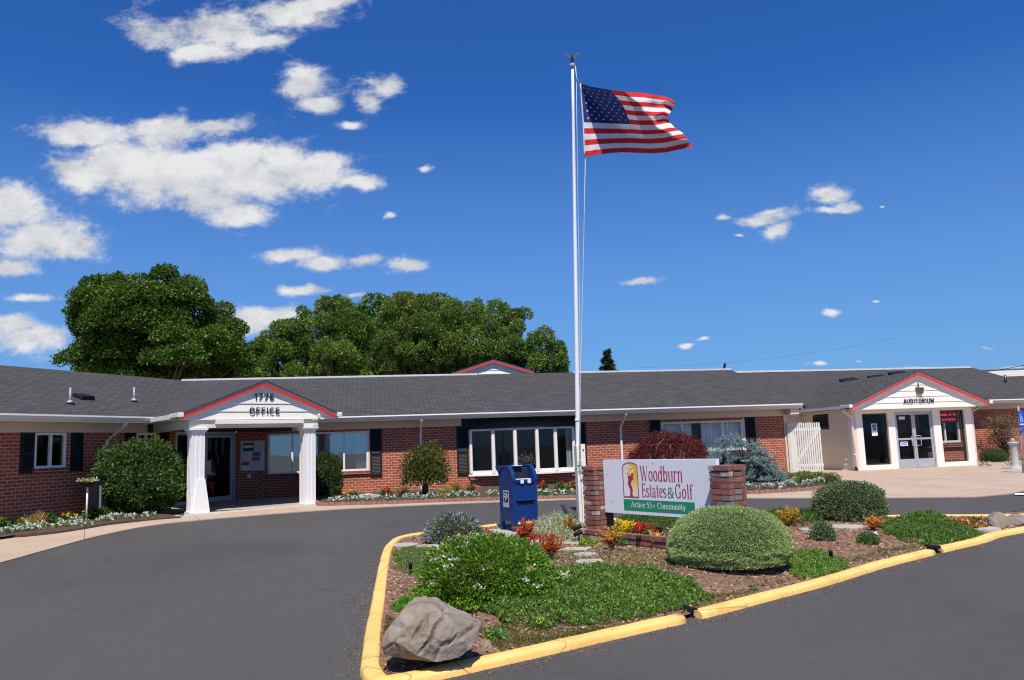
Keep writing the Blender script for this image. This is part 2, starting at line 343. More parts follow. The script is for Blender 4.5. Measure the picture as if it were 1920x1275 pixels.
M['terracotta'] = mat('terracotta', (.5, .22, .12), .8, .1, 7)
SUN_EL, SUN_HEAD = radians(59), radians(-87)      # direction towards the sun
w = bpy.data.worlds.new('World'); SC.world = w; w.use_nodes = True; nt = w.node_tree; nt.nodes.clear(); L = nt.links.new
out = N(nt, 'ShaderNodeOutputWorld'); sky = N(nt, 'ShaderNodeTexSky', sky_type='NISHITA', sun_disc=False)
sky.sun_elevation = SUN_EL; sky.sun_rotation = pi/2-SUN_HEAD; sky.air_density = 1.15; sky.dust_density = .15; sky.ozone_density = 2.6; sky.altitude = 60
hs = N(nt, 'ShaderNodeMix', data_type='RGBA', blend_type='MULTIPLY'); hs.inputs[0].default_value = 1; L(sky.outputs[0], hs.inputs[6]); hs.inputs[7].default_value = (.27, .76, 1.55, 1)
hz = N(nt, 'ShaderNodeMix', data_type='RGBA'); L(hs.outputs[2], hz.inputs[6]); hz.inputs[7].default_value = (2.9, 5.4, 9.6, 1)
bg = N(nt, 'ShaderNodeBackground'); bg.inputs[1].default_value = .066; L(hz.outputs[2], bg.inputs[0])
tc = N(nt, 'ShaderNodeTexCoord'); sp = N(nt, 'ShaderNodeSeparateXYZ'); L(tc.outputs['Generated'], sp.inputs[0])
def mth(op, a, b=None, clamp=False):
    n = N(nt, 'ShaderNodeMath', operation=op); n.use_clamp = clamp
    for i, x in enumerate((a, b)):
        if x is None: continue
        if isinstance(x, (int, float)): n.inputs[i].default_value = x
        else: L(x, n.inputs[i])
    return n.outputs[0]
L(mth('MULTIPLY', mth('SUBTRACT', 1., mth('MULTIPLY', sp.outputs[2], 2.5), True), .7), hz.inputs[0])
yy = mth('MAXIMUM', sp.outputs[1], .05)
px_ = mth('DIVIDE', sp.outputs[0], yy); pz_ = mth('DIVIDE', sp.outputs[2], yy)
cb = N(nt, 'ShaderNodeCombineXYZ'); L(px_, cb.inputs[0]); L(pz_, cb.inputs[1])
def fbm(vec, scale, detail=9, rough=.62, stretch=(1, 1.5, 1), off=(0, 0, 0)):
    mp = N(nt, 'ShaderNodeMapping'); mp.inputs['Scale'].default_value = stretch; mp.inputs['Location'].default_value = off; L(vec, mp.inputs[0])
    n = N(nt, 'ShaderNodeTexNoise'); n.inputs['Scale'].default_value = scale; n.inputs['Detail'].default_value = detail; n.inputs['Roughness'].default_value = rough; L(mp.outputs[0], n.inputs[0]); return n
n1 = fbm(cb.outputs[0], 9, 7, .62); n0 = fbm(cb.outputs[0], 3.5, 4, .6, off=(3, 1, 0))
wv = N(nt, 'ShaderNodeVectorMath', operation='SUBTRACT'); L(n1.outputs['Color'], wv.inputs[0]); wv.inputs[1].default_value = (.5, .5, .5)
ws = N(nt, 'ShaderNodeVectorMath', operation='MULTIPLY'); L(wv.outputs[0], ws.inputs[0]); ws.inputs[1].default_value = (.045, .028, 0)
pw = N(nt, 'ShaderNodeVectorMath', operation='ADD'); L(cb.outputs[0], pw.inputs[0]); L(ws.outputs[0], pw.inputs[1])
CL = [(300,62,72,36),(400,55,130,46),(545,24,110,40),(610,2,70,22),(372,100,70,20),(490,75,60,18),
 (575,160,42,38),(598,198,55,22),(655,234,32,12),(724,165,40,34),(690,190,40,26),
 (165,248,88,28),(300,250,150,36),(385,238,100,22),(190,322,120,44),(330,335,190,60),(480,340,160,52),(590,330,110,44),(670,338,60,20),(430,400,90,34),(390,380,100,30),(125,312,58,24),(240,290,150,34),(470,288,120,34),(380,310,210,50),(610,305,60,24),
 (30,390,85,55),(70,445,110,52),(140,460,58,30),(10,500,70,24),(60,556,62,13),(50,632,110,34),(20,605,60,22),
 (545,476,70,14),(600,490,66,16),(685,484,45,12),(765,497,38,15),(565,541,56,14),(665,551,36,9),(490,590,110,22),(455,610,60,20),(570,600,60,14),
 (730,401,17,8),(797,318,20,8),
 (1420,408,70,16),(1455,430,34,18),(1350,404,24,7),(1440,395,40,8),(1562,368,40,20),(1592,388,34,14),(1560,395,40,9),(1202,524,42,12),(1560,587,22,9),(1541,684,24,6),(1606,680,14,4),(1720,693,50,5),(1322,636,16,6),(1294,647,18,6),(1858,657,16,6),(1900,690,30,9),(1375,438,26,6),(1655,388,8,4),
 (1640,560,10,3)]
mn = None
for cx, cy, a, b in CL:
    d = ray(cx, cy); d2 = ray(cx+a, cy-a*ROLLS); d3 = ray(cx, cy-b); sx = abs(d2.x-d.x); sz = abs(d3.z-d.z)
    s1 = N(nt, 'ShaderNodeVectorMath', operation='SUBTRACT'); L(pw.outputs[0], s1.inputs[0]); s1.inputs[1].default_value = (d.x, d.z, 0)
    s2 = N(nt, 'ShaderNodeVectorMath', operation='MULTIPLY'); L(s1.outputs[0], s2.inputs[0]); s2.inputs[1].default_value = (1/sx, 1/sz, 0)
    s3 = N(nt, 'ShaderNodeVectorMath', operation='LENGTH'); L(s2.outputs[0], s3.inputs[0])
    if b <= 13: s3b = N(nt, 'ShaderNodeMath', operation='ADD'); s3b.inputs[1].default_value = .2; L(s3.outputs['Value'], s3b.inputs[0]); s3 = s3b
    if mn is None: mn = s3.outputs[1] if len(s3.outputs) > 1 else s3.outputs[0]
    else:
        q = N(nt, 'ShaderNodeMath', operation='SMOOTH_MIN'); q.inputs[2].default_value = .32; L(mn, q.inputs[0]); L(s3.outputs['Value'], q.inputs[1]); mn = q.outputs[0]
nf = fbm(cb.outputs[0], 17, 13, .7, off=(1, 5, 0))
nn = mth('ADD', mth('MULTIPLY', mth('SUBTRACT', n1.outputs[0], .5), 1.3), mth('MULTIPLY', mth('SUBTRACT', nf.outputs[0], .5), 1.5))
D = mth('ADD', mth('SUBTRACT', 1.07, mn), mth('MULTIPLY', nn, 1.15))
mr = N(nt, 'ShaderNodeMapRange', interpolation_type='SMOOTHSTEP'); L(D, mr.inputs[0]); mr.inputs[1].default_value = 0.0; mr.inputs[2].default_value = .7; mr.inputs[3].default_value = 0; mr.inputs[4].default_value = .97
D2 = mth('ADD', mth('SUBTRACT', 1.3, mn), mth('MULTIPLY', nn, 2.1))
mw = N(nt, 'ShaderNodeMapRange', interpolation_type='SMOOTHSTEP'); L(D2, mw.inputs[0]); mw.inputs[1].default_value = .1; mw.inputs[2].default_value = 1.3; mw.inputs[4].default_value = .75
front = mth('GREATER_THAN', sp.outputs[1], .12)
# broken cloud elsewhere in the sky, out of the picture but seen in the window panes
zz = mth('MAXIMUM', sp.outputs[2], .06); cb2 = N(nt, 'ShaderNodeCombineXYZ'); L(mth('DIVIDE', sp.outputs[0], zz), cb2.inputs[0]); L(mth('DIVIDE', sp.outputs[1], zz), cb2.inputs[1])
n5 = fbm(cb2.outputs[0], .9, 6, .6, (1, 1, 1)); mr2 = N(nt, 'ShaderNodeMapRange', interpolation_type='SMOOTHSTEP'); L(n5.outputs[0], mr2.inputs[0]); mr2.inputs[1].default_value = .6; mr2.inputs[2].default_value = .75; mr2.inputs[4].default_value = .5
al = mth('ADD', mth('MULTIPLY', mth('MAXIMUM', mr.outputs[0], mw.outputs[0]), front), mth('MULTIPLY', mr2.outputs[0], mth('SUBTRACT', 1., front)), True)
al = mth('MULTIPLY', al, mth('GREATER_THAN', sp.outputs[2], .0))
# relief: density here against density a little higher up
n1b = fbm(cb.outputs[0], 9, 7, .62, off=(0, .045, 0)); nfb = fbm(cb.outputs[0], 17, 13, .7, off=(1, 5.03, 0))
rel = mth('ADD', mth('SUBTRACT', n1.outputs[0], n1b.outputs[0]), mth('MULTIPLY', mth('SUBTRACT', nf.outputs[0], nfb.outputs[0]), .5))
sh = mth('ADD', mth('ADD', mth('MULTIPLY', rel, 2.6), .6), mth('MULTIPLY', mth('SUBTRACT', n0.outputs[0], .5), 1.3), True)
cc = ramp(nt, [(.0, (.56, .6, .68)), (.4, (.76, .78, .82)), (.75, (.9, .91, .93)), (1., (1., 1., 1.))], sh)
bc = N(nt, 'ShaderNodeBackground'); bc.inputs[1].default_value = .72; L(cc, bc.inputs[0])
ms = N(nt, 'ShaderNodeMixShader'); L(al, ms.inputs[0]); L(bg.outputs[0], ms.inputs[1]); L(bc.outputs[0], ms.inputs[2]); L(ms.outputs[0], out.inputs[0])
sl = bpy.data.lights.new('sun', 'SUN'); sl.energy = 4.8; sl.angle = radians(.53); sl.color = (1, .945, .86)
so = bpy.data.objects.new('sun', sl); COL.objects.link(so)
sd = Vector((cos(SUN_HEAD)*cos(SUN_EL), sin(SUN_HEAD)*cos(SUN_EL), sin(SUN_EL))); so.rotation_euler = sd.to_track_quat('Z', 'Y').to_euler()
so.location = sd*60
cam = bpy.data.cameras.new('camera'); co = bpy.data.objects.new('camera', cam); COL.objects.link(co); SC.camera = co
cam.sensor_width = 36; cam.lens = FPX/1920*36; cam.clip_end = 3000; cam.clip_start = .1
co.matrix_world = Matrix(((RT.x, UP.x, -FW.x, 0), (RT.y, UP.y, -FW.y, 0), (RT.z, UP.z, -FW.z, EYE), (0, 0, 0, 1)))
SC.view_settings.view_transform = 'Standard'; SC.view_settings.look = 'None'; SC.view_settings.exposure = .2; SC.view_settings.gamma = 1
SC.cycles.filter_width = 1.15; SC.cycles.max_bounces = 8; SC.cycles.transparent_max_bounces = 16; SC.cycles.use_denoising = True
# ------------------------------------------------------------------ ground sheets
def gridmesh(xs, ys, zf, name, material, **kw):
    me = bpy.data.meshes.new(name); V = [(x, y, zf(x, y)) for y in ys for x in xs]; nx = len(xs)
    F = [(j*nx+i, j*nx+i+1, (j+1)*nx+i+1, (j+1)*nx+i) for j in range(len(ys)-1) for i in range(nx-1)]
    me.from_pydata(V, [], F); me.materials.append(material); me.polygons.foreach_set('use_smooth', [True]*len(F))
    o = bpy.data.objects.new(name, me); COL.objects.link(o); return setp(o, **kw)
ax = [-700, -250, -110, -70]+[i*.5 for i in range(-100, 101)]+[70, 110, 250, 700]
ay = [-700, -200, -60, -30]+[i*.5 for i in range(-24, 121)]+[80, 120, 250, 900]
gridmesh(ax, ay, G, 'road', M['asphalt'], kind='structure', label='dark grey asphalt drive curving round the planted island')
def inside(p, poly):
    c = False; n = len(poly)
    for i in range(n):
        a, b = poly[i], poly[i-1]
        if (a[1] > p[1]) != (b[1] > p[1]) and p[0] < (b[0]-a[0])*(p[1]-a[1])/(b[1]-a[1])+a[0]: c = not c
    return c
def bdist(p, poly):
    m = 1e9; n = len(poly)
    for i in range(n):
        ax_, ay_ = poly[i-1][:2]; bx, by = poly[i][:2]; dx, dy = bx-ax_, by-ay_
        t = max(0, min(1, ((p[0]-ax_)*dx+(p[1]-ay_)*dy)/(dx*dx+dy*dy+1e-12))); m = min(m, (p[0]-ax_-t*dx)**2+(p[1]-ay_-t*dy)**2)
    return sqrt(m)
def smoothpoly(pts, closed=True, k=6):
    """Catmull-Rom through the points"""
    out = []; n = len(pts); rng = range(n) if closed else range(n-1)
    for i in rng:
        g = lambda j: Vector(pts[j % n][:2]) if closed else Vector(pts[max(0, min(n-1, j))][:2])
        a, b, c, d = g(i-1), g(i), g(i+1), g(i+2)
        for s in range(k):
            t = s/k; out.append(.5*((2*b)+(c-a)*t+(2*a-5*b+4*c-d)*t*t+(3*b-a-3*c+d)*t**3))
    if not closed: out.append(Vector(pts[-1][:2]))
    return out
def sheet(name, poly, zf, material, step=.5, skirt=0., **kw):
    bm = bmesh.new(); vs = [bm.verts.new((p[0], p[1], 0)) for p in poly]; bm.faces.new(vs); bmesh.ops.triangulate(bm, faces=bm.faces)
    for ax_i in (0, 1):
        lo = min(p[ax_i] for p in poly); hi = max(p[ax_i] for p in poly); c = math.floor(lo/step)*step+step
        while c < hi:
            co_ = [0, 0, 0]; co_[ax_i] = c; no = [0, 0, 0]; no[ax_i] = 1
            bmesh.ops.bisect_plane(bm, geom=bm.verts[:]+bm.edges[:]+bm.faces[:], plane_co=co_, plane_no=no, dist=1e-5); c += step
    bm.normal_update()
    for v in bm.verts: v.co.z = zf(v.co.x, v.co.y)
    if skirt:
        r = bmesh.ops.extrude_edge_only(bm, edges=[e for e in bm.edges if e.is_boundary])
        for v in r['geom']:
            if isinstance(v, bmesh.types.BMVert): v.co.z -= skirt
    bmesh.ops.recalc_face_normals(bm, faces=bm.faces)
    if sum(f.normal.z for f in bm.faces) < 0: bmesh.ops.reverse_faces(bm, faces=bm.faces)
    me = bpy.data.meshes.new(name); bm.to_mesh(me); bm.free(); me.materials.append(material)
    for p in me.polygons: p.use_smooth = not skirt
    o = bpy.data.objects.new(name, me); COL.objects.link(o); return setp(o, **kw)
V2 = lambda p: (p[0], p[1])
edge = [(-10.2, 4), (-9.3, 9), (-8.95, 12), (-8.83, 13.94), (-8.82, 15.45), (-8.73, 17.1), (-8.3, 18.6), (-7.29, 19.5), (-5.99, 20.28), (-4.44, 20.95), (-2.4, 21.4), (-.4, 21.6), (1.4, 21.5), (3.4, 20.9), (5.0, 20.25), (6.52, 19.6), (8.5, 18.75), (10.2, 18.2)]
edge = [V2(p) for p in smoothpoly(edge, False, 4)]+[V2(gr(1893, 927)), V2(gr(1925, 920)), (30, 22.5), (42, 23)]
sheet('walkway', edge+[(42, 46), (-30, 46), (-30, 4)], lambda x, y: G(x, y)+.02, M['concrete'], skirt=.05, kind='structure', label='tan concrete walkway along the building front')
# painted bay line on the asphalt at the far right
q = [gr(1903, 927), gr(1990, 926), gr(1990, 929.5), gr(1903, 930)]
sheet('parking_line', [V2(p) for p in q], lambda x, y: G(x, y)+.026, mat('line_paint', (.75, .75, .73), .6, .06, 12), kind='structure', label='white painted parking line')
sheet('lawn', [(-120, 60), (120, 60), (120, 200), (-120, 200)], lambda x, y: .36, mat('grass_field', (.05, .1, .025), .9, .3, 1.5), step=40, kind='structure', label='grass behind the buildings')
# ------------------------------------------------------------------ island
io = [(676, 1268), (679, 1235), (685, 1192), (699, 1124), (709, 1071), (717, 1040), (728, 1023), (747, 1012), (791, 1004), (912, 990), (941, 987)]
ISL = [V2(gr(*p)) for p in io]+[(1.2, 17.1), (2.69, 16.75), (5.5, 16.1), (7.82, 15.4), (9.3, 15.0), (11.4, 15.1), (12.4, 15.6), (12.7, 16.2), (13.2, 16.2)]
ISL = ISL[:-1]+[(13.0, 15.7), (12.2, 15.1)]
fr = [(1920, 999), (1847, 1018), (1764, 1038), (1663, 1064), (1560, 1096), (1452, 1125), (1302, 1165), (1158, 1198), (1040, 1226), (923, 1253), (817, 1277), (740, 1293), (697, 1293)]
ISL += [V2(gr(*p)) for p in fr]
ISL = [V2(p) for p in smoothpoly(ISL, True, 5)]
def sgnarea(P): return sum(P[i-1][0]*P[i][1]-P[i][0]*P[i-1][1] for i in range(len(P)))/2
if sgnarea(ISL) < 0: ISL = ISL[::-1]
def inset(P, d):
    out = []; n = len(P)
    for i in range(n):
        t = (Vector(P[(i+1) % n])-Vector(P[i-1])).normalized(); out.append((P[i][0]-t.y*d, P[i][1]+t.x*d))
    return out
ISI = inset(ISL, .155)
def mound(x, y):
    d = bdist((x, y), ISI) if inside((x, y), ISI) else 0
    t = min(1, d/1.3); return .14*t*t*(3-2*t)+.02*min(1, d/.2)*mnoise.noise(Vector((x*1.3, y*1.3, 0)))+.010*mnoise.noise(Vector((x*6, y*6, 3)))
_gs = .08; _gx0, _gy0 = min(p[0] for p in ISI)-.3, min(p[1] for p in ISI)-.3
_gn, _gm = int((max(p[0] for p in ISI)+.3-_gx0)/_gs)+2, int((max(p[1] for p in ISI)+.3-_gy0)/_gs)+2
def _field():
    X, Y = np.meshgrid(_gx0+_gs*np.arange(_gn), _gy0+_gs*np.arange(_gm)); m = np.full(X.shape, 1e9); ins = np.zeros(X.shape, bool)
    for i in range(len(ISI)):
        (ax_, ay_), (bx, by) = ISI[i-1], ISI[i]; dx, dy = bx-ax_, by-ay_
        t = np.clip(((X-ax_)*dx+(Y-ay_)*dy)/(dx*dx+dy*dy+1e-12), 0, 1); m = np.minimum(m, (X-ax_-t*dx)**2+(Y-ay_-t*dy)**2)
        if dy: ins ^= ((ay_ > Y) != (by > Y)) & (X < dx*(Y-ay_)/dy+ax_)
    return np.where(ins, np.sqrt(m), 0.)
_fd = _field()
def idist(x, y):
    a, b = (x-_gx0)/_gs, (y-_gy0)/_gs
    if not (0 <= a < _gn-1 and 0 <= b < _gm-1): return 0.
    i, j = int(a), int(b); s, t = a-i, b-j
    return (_fd[j, i]*(1-s)+_fd[j, i+1]*s)*(1-t)+(_fd[j+1, i]*(1-s)+_fd[j+1, i+1]*s)*t
def IZ(x, y):
    d = idist(x, y); t = min(1, d/1.3)
    k = min(1., max(0., (x-.2)/.9+max(0., 14.9-y)/.8)); d *= .15+.85*k; t = min(1, d/1.3)
    return G(x, y)+.042+float(.14*t*t*(3-2*t)+.02*min(1, d/.2)*mnoise.noise(Vector((x*1.3, y*1.3, 0)))+.010*mnoise.noise(Vector((x*6, y*6, 3))))
isoil = [V2(p) for p in inset(ISL, .12)]
sheet('island_soil', isoil, IZ, M['soil'], step=.2, kind='structure', label='bark mulch bed of the planted island')
# kerb in sections, with two drainage gaps on the road side
prof = [(-.004, -.03), (.0, .035), (.01, .055), (.026, .066), (.05, .071), (.12, .073), (.14, .069), (.15, .055), (.152, -.03)]
def kerb(idx, label):
    mb = MB(); mb.sm = False; P = ISL; n = len(P); base = []
    for i in idx:
        i %= n; t = (Vector(P[(i+1) % n])-Vector(P[i-1])).normalized(); nn = Vector((-t.y, t.x))
        wob = .006*mnoise.noise(Vector((P[i][0]*2, P[i][1]*2, 5)))
        base.append([Vector((P[i][0]+nn.x*(a+wob*(1 if b > 0 else 0)), P[i][1]+nn.y*(a+wob), G(*P[i])+b+(.006*mnoise.noise(Vector((P[i][0]*3+a*20, P[i][1]*3, 9))) if b > 0 else 0))) for a, b in prof])
    mb.sm = True
    for r in range(len(base)-1):
        for k in range(len(prof)-1): mb.face([base[r][k], base[r+1][k], base[r+1][k+1], base[r][k+1]])
    mb.sm = False; mb.face(base[0]); mb.face(base[-1][::-1])
    return mb.build('kerb', M['yellow'], kind='structure', label=label)
def resample(P, step):
    out = []; n = len(P); acc = 0.
    for i in range(n):
        a, b = Vector(P[i]), Vector(P[(i+1) % n]); l = (b-a).length; s = 0.
        while acc+ (l-s) >= step:
            s += step-acc; acc = 0.; out.append(tuple(a+(b-a)*(s/l)))
        acc += l-s
    return out
ISL = resample(ISL, .12); nI = len(ISL)
def nearest(p): return min(range(nI), key=lambda i: (ISL[i][0]-p[0])**2+(ISL[i][1]-p[1])**2)
g1 = nearest(gr(1306, 1163)); g2 = nearest(gr(1762, 1038)); g3 = nearest((1.0, 17.1))
cuts = sorted([g1, g2]); order = [(cuts[0]+1, cuts[1]), (cuts[1]+1, cuts[0]+nI)]
for a, b in order: kerb(range(a, b), 'yellow painted concrete kerb round the island')
# ------------------------------------------------------------------ building frames
A_ = at(713, 880, 26.8); B_ = at(1475, 850, 29.4); uM = (Vector(V2(B_))-Vector(V2(A_))).normalized(); HM = math.degrees(atan2(uM.y, uM.x))
KO = Vector((-9.0097, 25.9846)); FM = Frame(KO, HM); FL = Frame(KO, 68.76); FP = Frame((-6.832, 21.5), 39.5)
FA = Frame((12.6546, 30.3), HM); FS = Frame((1.4247, 13.35), -54.63)
Z0 = .36
def bedsheet(name, pts, label, up=.05):
    return sheet(name, pts, lambda x, y: G(x, y)+.02+up+.02*mnoise.noise(Vector((x*1.5, y*1.5, 0))), M['bed'], skirt=up, step=.4, kind='structure', label=label)
lb = [V2(gr(*p, dz=.05)) for p in [(-40, 1016), (0, 1007), (47, 1004), (112, 997), (169, 988), (206, 982), (292, 972.5), (340, 969)]]
lb = [V2(p) for p in smoothpoly(lb, False, 3)]
bedsheet('flower_bed', lb+[V2(FL.w((-4.6, -.6, 0))), V2(FL.w((-3.5, .05, 0))), V2(FL.w((-14, .05, 0))), V2(FL.w((-13, -1.5, 0)))], 'soil bed below the left wing windows')
mbp = [(599, 946.6), (735, 942.6), (897, 937), (1050, 932.5), (1250, 928), (1398, 924), (1481, 920), (1546, 914.5), (1575, 908), (1563, 902), (1527, 894)]
mbe = [V2(gr(*p, dz=.05)) for p in mbp]
mbe = [V2(p) for p in smoothpoly(mbe, False, 4)]
bedsheet('flower_bed', mbe+[V2(FM.w((20.2, -.1, 0))), V2(FM.w((19.1, .05, 0))), V2(FM.w((2.3, .05, 0))), V2(FM.w((2.4, -1.4, 0)))], 'long soil bed below the main wing windows')
rb = [V2(FA.w(p)) for p in [(5.4, 3.3), (5.5, 2.2), (7, 1.6), (10, 1.0), (13, .8), (13, 3.3)]]
bedsheet('flower_bed', rb, 'soil bed beside the auditorium entry')
# scalloped brick edging along the long bed
def edging(path, label):
    P = resample_open(path, .14); mb = MB()
    for i in range(len(P)-1):
        a, b = Vector(P[i]), Vector(P[i+1]); t = (b-a).normalized(); n = Vector((-t.y, t.x)); z = G(a.x, a.y)+.015
        h = .095 if i % 2 == 0 else .08; e = t*.004
        c = [a+e-n*.045, b-e-n*.045, b-e+n*.045, a+e+n*.045]
        mb.hexa([(p.x, p.y, z) for p in c]+[(p.x, p.y, z+h) for p in c])
    o = mb.build('bed_edging', M['edging'], label=label, cat='edging', origin=(P[0][0], P[0][1], G(*P[0])), bevel=.008); return o
def resample_open(P, step):
    out = [tuple(P[0])]; acc = 0.
    for i in range(len(P)-1):
        a, b = Vector(P[i]), Vector(P[i+1]); l = (b-a).length; s = 0.
        if l < 1e-9: continue
        while acc+(l-s) >= step:
            s += step-acc; acc = 0.; out.append(tuple(a+(b-a)*(s/l)))
        acc += l-s
    return out
edging([V2(FM.w((2.4, -1.7, 0)))]+mbe, 'low scalloped reddish brick edging along the main wing flower bed')
# ------------------------------------------------------------------ brick building (left wing + main wing + office porch)
EZ, SL, OV, RD = 2.88, .322, .58, 4.95       # eave top, roof slope, overhang, wall to ridge
RZ = EZ+SL*(RD+OV)
bld = thing('brick_building', 'long low red brick building with dark shingle roof and gabled OFFICE porch', 'building', (KO.x, KO.y, Z0))
XM, XL = 19.12, -19.0
def window(fr, parent, x0, x1, z0, z1, mulls=(), fw=.055, y=0, glass='glass', curtain=None, name='window', fmat='white', proud=.02, sill=None, trim=None):
    """frame set in an opening; glass, curtains and sill are sub-parts"""
    mb = MB(fr); a, b = y-proud, y+.07
    mb.box(x0, x0+fw, a, b, z0, z1); mb.box(x1-fw, x1, a, b, z0, z1); mb.box(x0+fw, x1-fw, a+.002, b, z1-fw, z1); mb.box(x0+fw, x1-fw, a+.002, b, z0, z0+fw*1.15)
    for m in mulls: mb.box(m-fw*.55, m+fw*.55, a+.004, b, z0+fw, z1-fw)
    f = mb.build(name, M[fmat], parent, bevel=.004)
    g = MB(fr); g.face([(x0+fw*.5, y+.045, z0+fw*.5), (x1-fw*.5, y+.045, z0+fw*.5), (x1-fw*.5, y+.045, z1-fw*.5), (x0+fw*.5, y+.045, z1-fw*.5)]); g.build('pane', M[glass], f)
    for c in curtain or ():
        cm = MB(fr); cm.sm = True; n = max(8, int((c[1]-c[0])/.025)); pts = [(c[0]+(c[1]-c[0])*i/n, y+.17+.03*sin(i*1.25)+.012*sin(i*.41)) for i in range(n+1)]
        for i in range(n): cm.face([(*pts[i], z0-.05), (*pts[i+1], z0-.05), (*pts[i+1], z1+.03), (*pts[i], z1+.03)])
        cm.build('curtain', M['curtain'], f)
    if sill:
        s = MB(fr); s.box(x0-.06, x1+.06, y-.07, y+.1, z0-.105, z0-.004); s.build('sill', M[sill], f, bevel=.004)
    return f
def shutter(fr, parent, x0, x1, z0, z1, y=0):
    mb = MB(fr); t = .055; mb.box(x0, x0+t, y-.045, y-.002, z0, z1); mb.box(x1-t, x1, y-.045, y-.002, z0, z1); zm = z0+(z1-z0)*.47
    for c, d in ((z0, z0+.09), (zm-.035, zm+.035), (z1-.07, z1)): mb.box(x0+t, x1-t, y-.043, y-.002, c, d)
    for c, d in ((z0+.09, zm-.035), (zm+.035, z1-.07)):
        n = int((d-c)/.045); h = (d-c)/n
        for i in range(n):
            q = c+i*h; mb.hexa([(x0+t, y-.034, q), (x1-t, y-.034, q), (x1-t, y-.028, q), (x0+t, y-.028, q), (x0+t, y-.012, q+h*1.05), (x1-t, y-.012, q+h*1.05), (x1-t, y-.006, q+h*1.05), (x0+t, y-.006, q+h*1.05)])
    mb.box(x0+t, x1-t, y-.008, y-.003, z0+.09, z1-.07)
    return mb.build('shutter', M['black'], parent)
FZ = 2.47    # bottom of the frieze / top of the brick
# walls
wm = MB(FM)
holesM = [(.98, 4.18, 1.1, 2.4), (7.57, 11.2, .86, 2.34), (14.42, 17.5, 1.0, 2.36)]
wm.wall(0, XM, Z0-.1, FZ, 0, holesM)
wm.face([(XM, 0, Z0-.1), (XM, 9.9, Z0-.1), (XM, 9.9, FZ), (XM, 0, FZ)])
wm.build('wall', M['brick'], bld)
wl = MB(FL); holesL = [(-7.1, -6.24, 1.6, 2.46), (-4.05, -3.35, 1.5, 2.46), (-2.62, -.0, Z0-.05, 2.5)]
wl.wall(XL, 0, Z0-.1, FZ, 0, holesL); wl.build('wall', M['brick'], bld)
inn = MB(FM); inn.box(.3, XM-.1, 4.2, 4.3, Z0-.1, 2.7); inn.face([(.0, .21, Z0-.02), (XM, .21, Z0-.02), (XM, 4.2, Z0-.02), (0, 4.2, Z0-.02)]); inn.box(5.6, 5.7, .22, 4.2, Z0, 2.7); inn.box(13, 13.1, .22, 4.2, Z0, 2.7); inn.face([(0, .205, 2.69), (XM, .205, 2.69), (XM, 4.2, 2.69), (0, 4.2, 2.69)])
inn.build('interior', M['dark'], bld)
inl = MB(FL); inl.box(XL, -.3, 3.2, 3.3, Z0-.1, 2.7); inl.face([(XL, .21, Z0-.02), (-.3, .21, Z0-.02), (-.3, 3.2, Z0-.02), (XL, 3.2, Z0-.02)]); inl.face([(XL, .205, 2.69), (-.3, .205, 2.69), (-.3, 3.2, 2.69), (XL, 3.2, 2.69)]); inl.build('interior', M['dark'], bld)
# gable end of the main wing
ge = MB(FM); ge.prism([(-OV+.1, 2.7), (RD*2+OV-.1, 2.7), (RD, RZ-.05)], 'x', XM-.02, XM+.02); ge.build('gable', M['cream'], bld)
def cross(fr1, d1, fr2, d2):
    """plan intersection of the lines y=d1 in fr1 and y=d2 in fr2"""
    p = fr1.w((0, d1, 0)); q = fr2.w((0, d2, 0)); A = np.array([[fr1.u.x, -fr2.u.x], [fr1.u.y, -fr2.u.y]]); t = np.linalg.solve(A, np.array([q.x-p.x, q.y-p.y]))
    r = p+fr1.u*float(t[0]); return (r.x, r.y)
def roofslab(eave_pts, ridge_pts, name, parent, fr, th=.06):
    """planar roof field: world-plan points with heights; slight thickness; UV taken in the wing's own frame"""
    mb = MB(fr); P = eave_pts+ridge_pts[::-1]; loc = [(*fr.loc(p), p[2]) for p in P]
    mb.face(loc); low = [(a, b, c-th) for a, b, c in loc]; mb.face(low[::-1]); n = len(P)
    for i in range(n): mb.face([loc[i], loc[(i+1) % n], low[(i+1) % n], low[i]])
    return mb.build(name, M['shingle'], parent)
c0 = cross(FM, -OV, FL, -OV); cr = cross(FM, RD, FL, RD)
RX = XM+.42
mp0 = FM.w((RX, -OV, EZ)); mp1 = FM.w((RX, RD, RZ)); lp0 = FL.w((XL, -OV, EZ)); lp1 = FL.w((XL, RD, RZ))
roofslab([(*c0, EZ), tuple(mp0)], [(*cr, RZ), tuple(mp1)], 'roof', bld, FM)
roofslab([tuple(lp0), (*c0, EZ)], [tuple(lp1), (*cr, RZ)], 'roof', bld, FL)
b1 = cross(FM, 2*RD+OV, FL, 2*RD+OV)
roofslab([(*cr, RZ), tuple(mp1)], [(*b1, EZ), tuple(FM.w((RX, 2*RD+OV, EZ)))], 'roof', bld, FM)
roofslab([tuple(lp1), (*cr, RZ)], [tuple(FL.w((XL, 2*RD+OV, EZ))), (*b1, EZ)], 'roof', bld, FL)
# pale metal cap along the main ridge
x_r0 = FM.loc((*cr, 0))[0]
for a, b in ((x_r0, 8.55), (12.55, RX)):
    rc = MB(FM); rc.prism([(RD-.15, RZ-.045), (RD-.12, RZ+.03), (RD+.12, RZ+.03), (RD+.15, RZ-.045)], 'x', a, b); rc.build('ridge_cap', M['ridge'], bld, bevel=.01)
